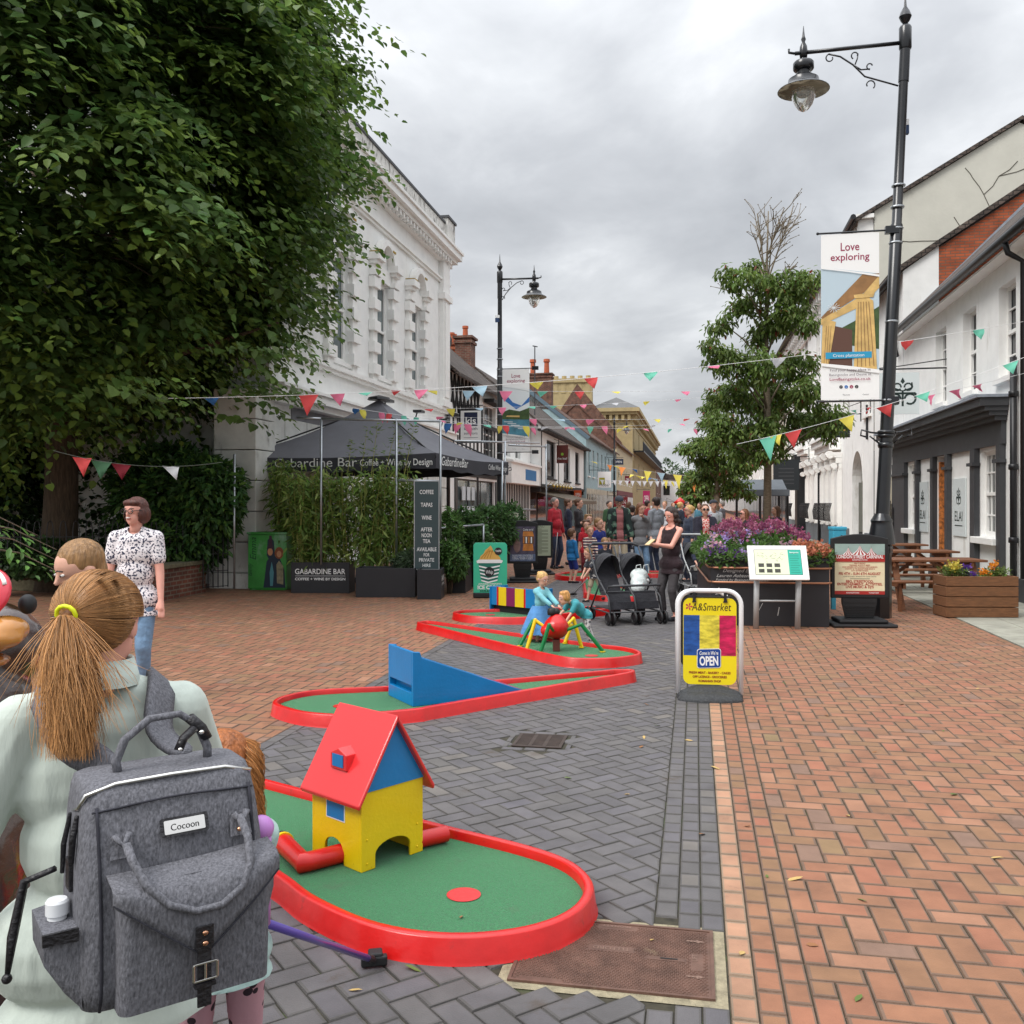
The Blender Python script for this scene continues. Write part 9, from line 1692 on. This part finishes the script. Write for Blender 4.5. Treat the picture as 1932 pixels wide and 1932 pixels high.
mb = MB(); c_ = [BM @ V(p) for p in ((-w2 - .01, .18, .23), (-w2 - .05, .22, .20), (-w2 - .07, .20, .10), (-w2 - .08, .18, .03))]; mb.tube(c_, [.006, .008, .009, .004], 6); mb.ell(c_[-1], .009); ob('webbing_tail', mb, m_leath, bp, world=True, smooth=True)
# ---- red-haired girl
gl, GK = person('little girl with long ginger curls in a mint top and leopard print leggings', V((-.73, 2.36, 0)), math.pi + .35, 1.05, top=cloth('mint_cotton', rgb(178, 206, 200)), sleeve=.32, toplen=.08, bot=patM('leopard_leggings', rgb(44, 28, 36), rgb(186, 140, 148), 24, .30, None, kind='cells'), botlen=.95, shoe=m_shoe, hair='ginger_curl', style='short', sk='a', child=1, wide=1.1, head=(.3, 0), hands={'l': (.10, -.2, .50), 'r': (-.07, -.27, .50)}, vox=.008)
GT = MW[gl.name]; gh2 = GK['hd']; GP = lambda x, y, z: GT @ GK['hp'](x, y, z); GS = [(random.uniform(0, 6.28), random.random(), random.uniform(.8, 1.3), random.uniform(0, 6.28), int(random.random() * 26)) for _ in range(2600)]
def curl(i, t):
 th, r, L_, ph, g = GS[i]; gx = math.cos(g * 2.4) * .40; gy = .16 + .26 * abs(math.sin(g * 2.4)); x = gx * min(1, .35 + t * 3) + .05 * math.cos(th) * r; y = gy * (.4 + .7 * min(1, t * 3)) + .05 * math.sin(th) * r; z = .42 - 1.5 * L_ * t ** 1.1 + .12 * math.sin(min(1, t * 4) * 1.57); k = .085 * min(1, t * 2.5); return GP(x + k * math.cos(g + t * 15) * (1 + .2 * r), y + k * math.sin(g + t * 15), z)
strands('curls', None, curl, 2600, .0009, m_str, gl, seg=22, col=(.50, .22, .07))
# ---- boy's hair strands
BT = MW[b3_.name]
# ---- brown creature obstacle at the far left
cr = thing('play_figure', 'glossy brown fibreglass animal figure with tan muzzle and wide red mouth at the left edge', 'play figure', V((-1.62, 2.8, 0))); m_chb = M('glossy_brown', rgb(58, 34, 26), rough=.18, nscale=9, namt=.3, coat=.8, bump=.5, bscale=14); c0 = V((-1.72, 2.95, 0))
me = blob([('e', V((0, 0, .28)), (.3, .28, .3)), ('e', V((0, 0, .6)), (.21, .25, .32)), ('e', V((0, .02, .9)), (.18, .22, .26)), ('e', V((0, .1, 1.15)), (.17, .16, .15)), ('e', V((.1, -.1, .5)), (.1, .14, .3))], .014, 3); mesh_ob('body', me, m_chb, cr)
m_tg = M('tan_gloss', rgb(196, 132, 58), rough=.2, coat=.6, nscale=5, namt=.15); mesh_ob('muzzle', blob([('e', V((.05, -.1, 1.215)), (.165, .13, .052)), ('e', V((.14, -.08, 1.23)), (.07, .1, .045))], .008, 3), m_tg, cr); mesh_ob('lower_lip', blob([('e', V((.03, -.1, 1.145)), (.14, .12, .03))], .008, 2), M('tan_gloss_dark', rgb(168, 106, 44), rough=.2, coat=.6), cr)
Rq = Matrix.Rotation(math.radians(62), 3, 'X'); bc0 = V((.085, -.08, 1.335)); mb = MB(); mb.lathe([(.080, .018), (.086, .006), (.080, -.004), (.062, -.018), (.03, -.026), (0, -.027)], bc0, 28, R=Rq); ob('mouth_bowl', mb, M('mouth_red', rgb(214, 40, 60), rough=.2, coat=.6), cr, smooth=True)
mb = MB(); mb.tube([bc0 + Rq @ V((.072 * math.cos(a), .072 * math.sin(a), .016)) for a in [math.radians(20 + 9 * k) for k in range(16)]], .007, 8); ob('teeth', mb, M('tooth_white', rgb(240, 238, 232), rough=.2, coat=.4), cr, smooth=True)
mb = MB(); mb.ell(V((.175, .0, 1.30)), (.025, .03, .03)); ob('eye', mb, m_rub, cr, smooth=True)
for o in list(COL.objects):
 if o.type == 'MESH' and o.name.split('.')[0] in ('shop_post', 'brick_gable', 'window_sill', 'lichen_patch', 'handle_tab', 'side_panel', 'chimney_pot', 'bolt', 'stud') and len(o.data.vertices) < 4000: split_loose(o)
 elif o.type == 'MESH' and o.parent and o.parent.name.startswith('information_lectern') and o.name.startswith('leg'): split_loose(o)
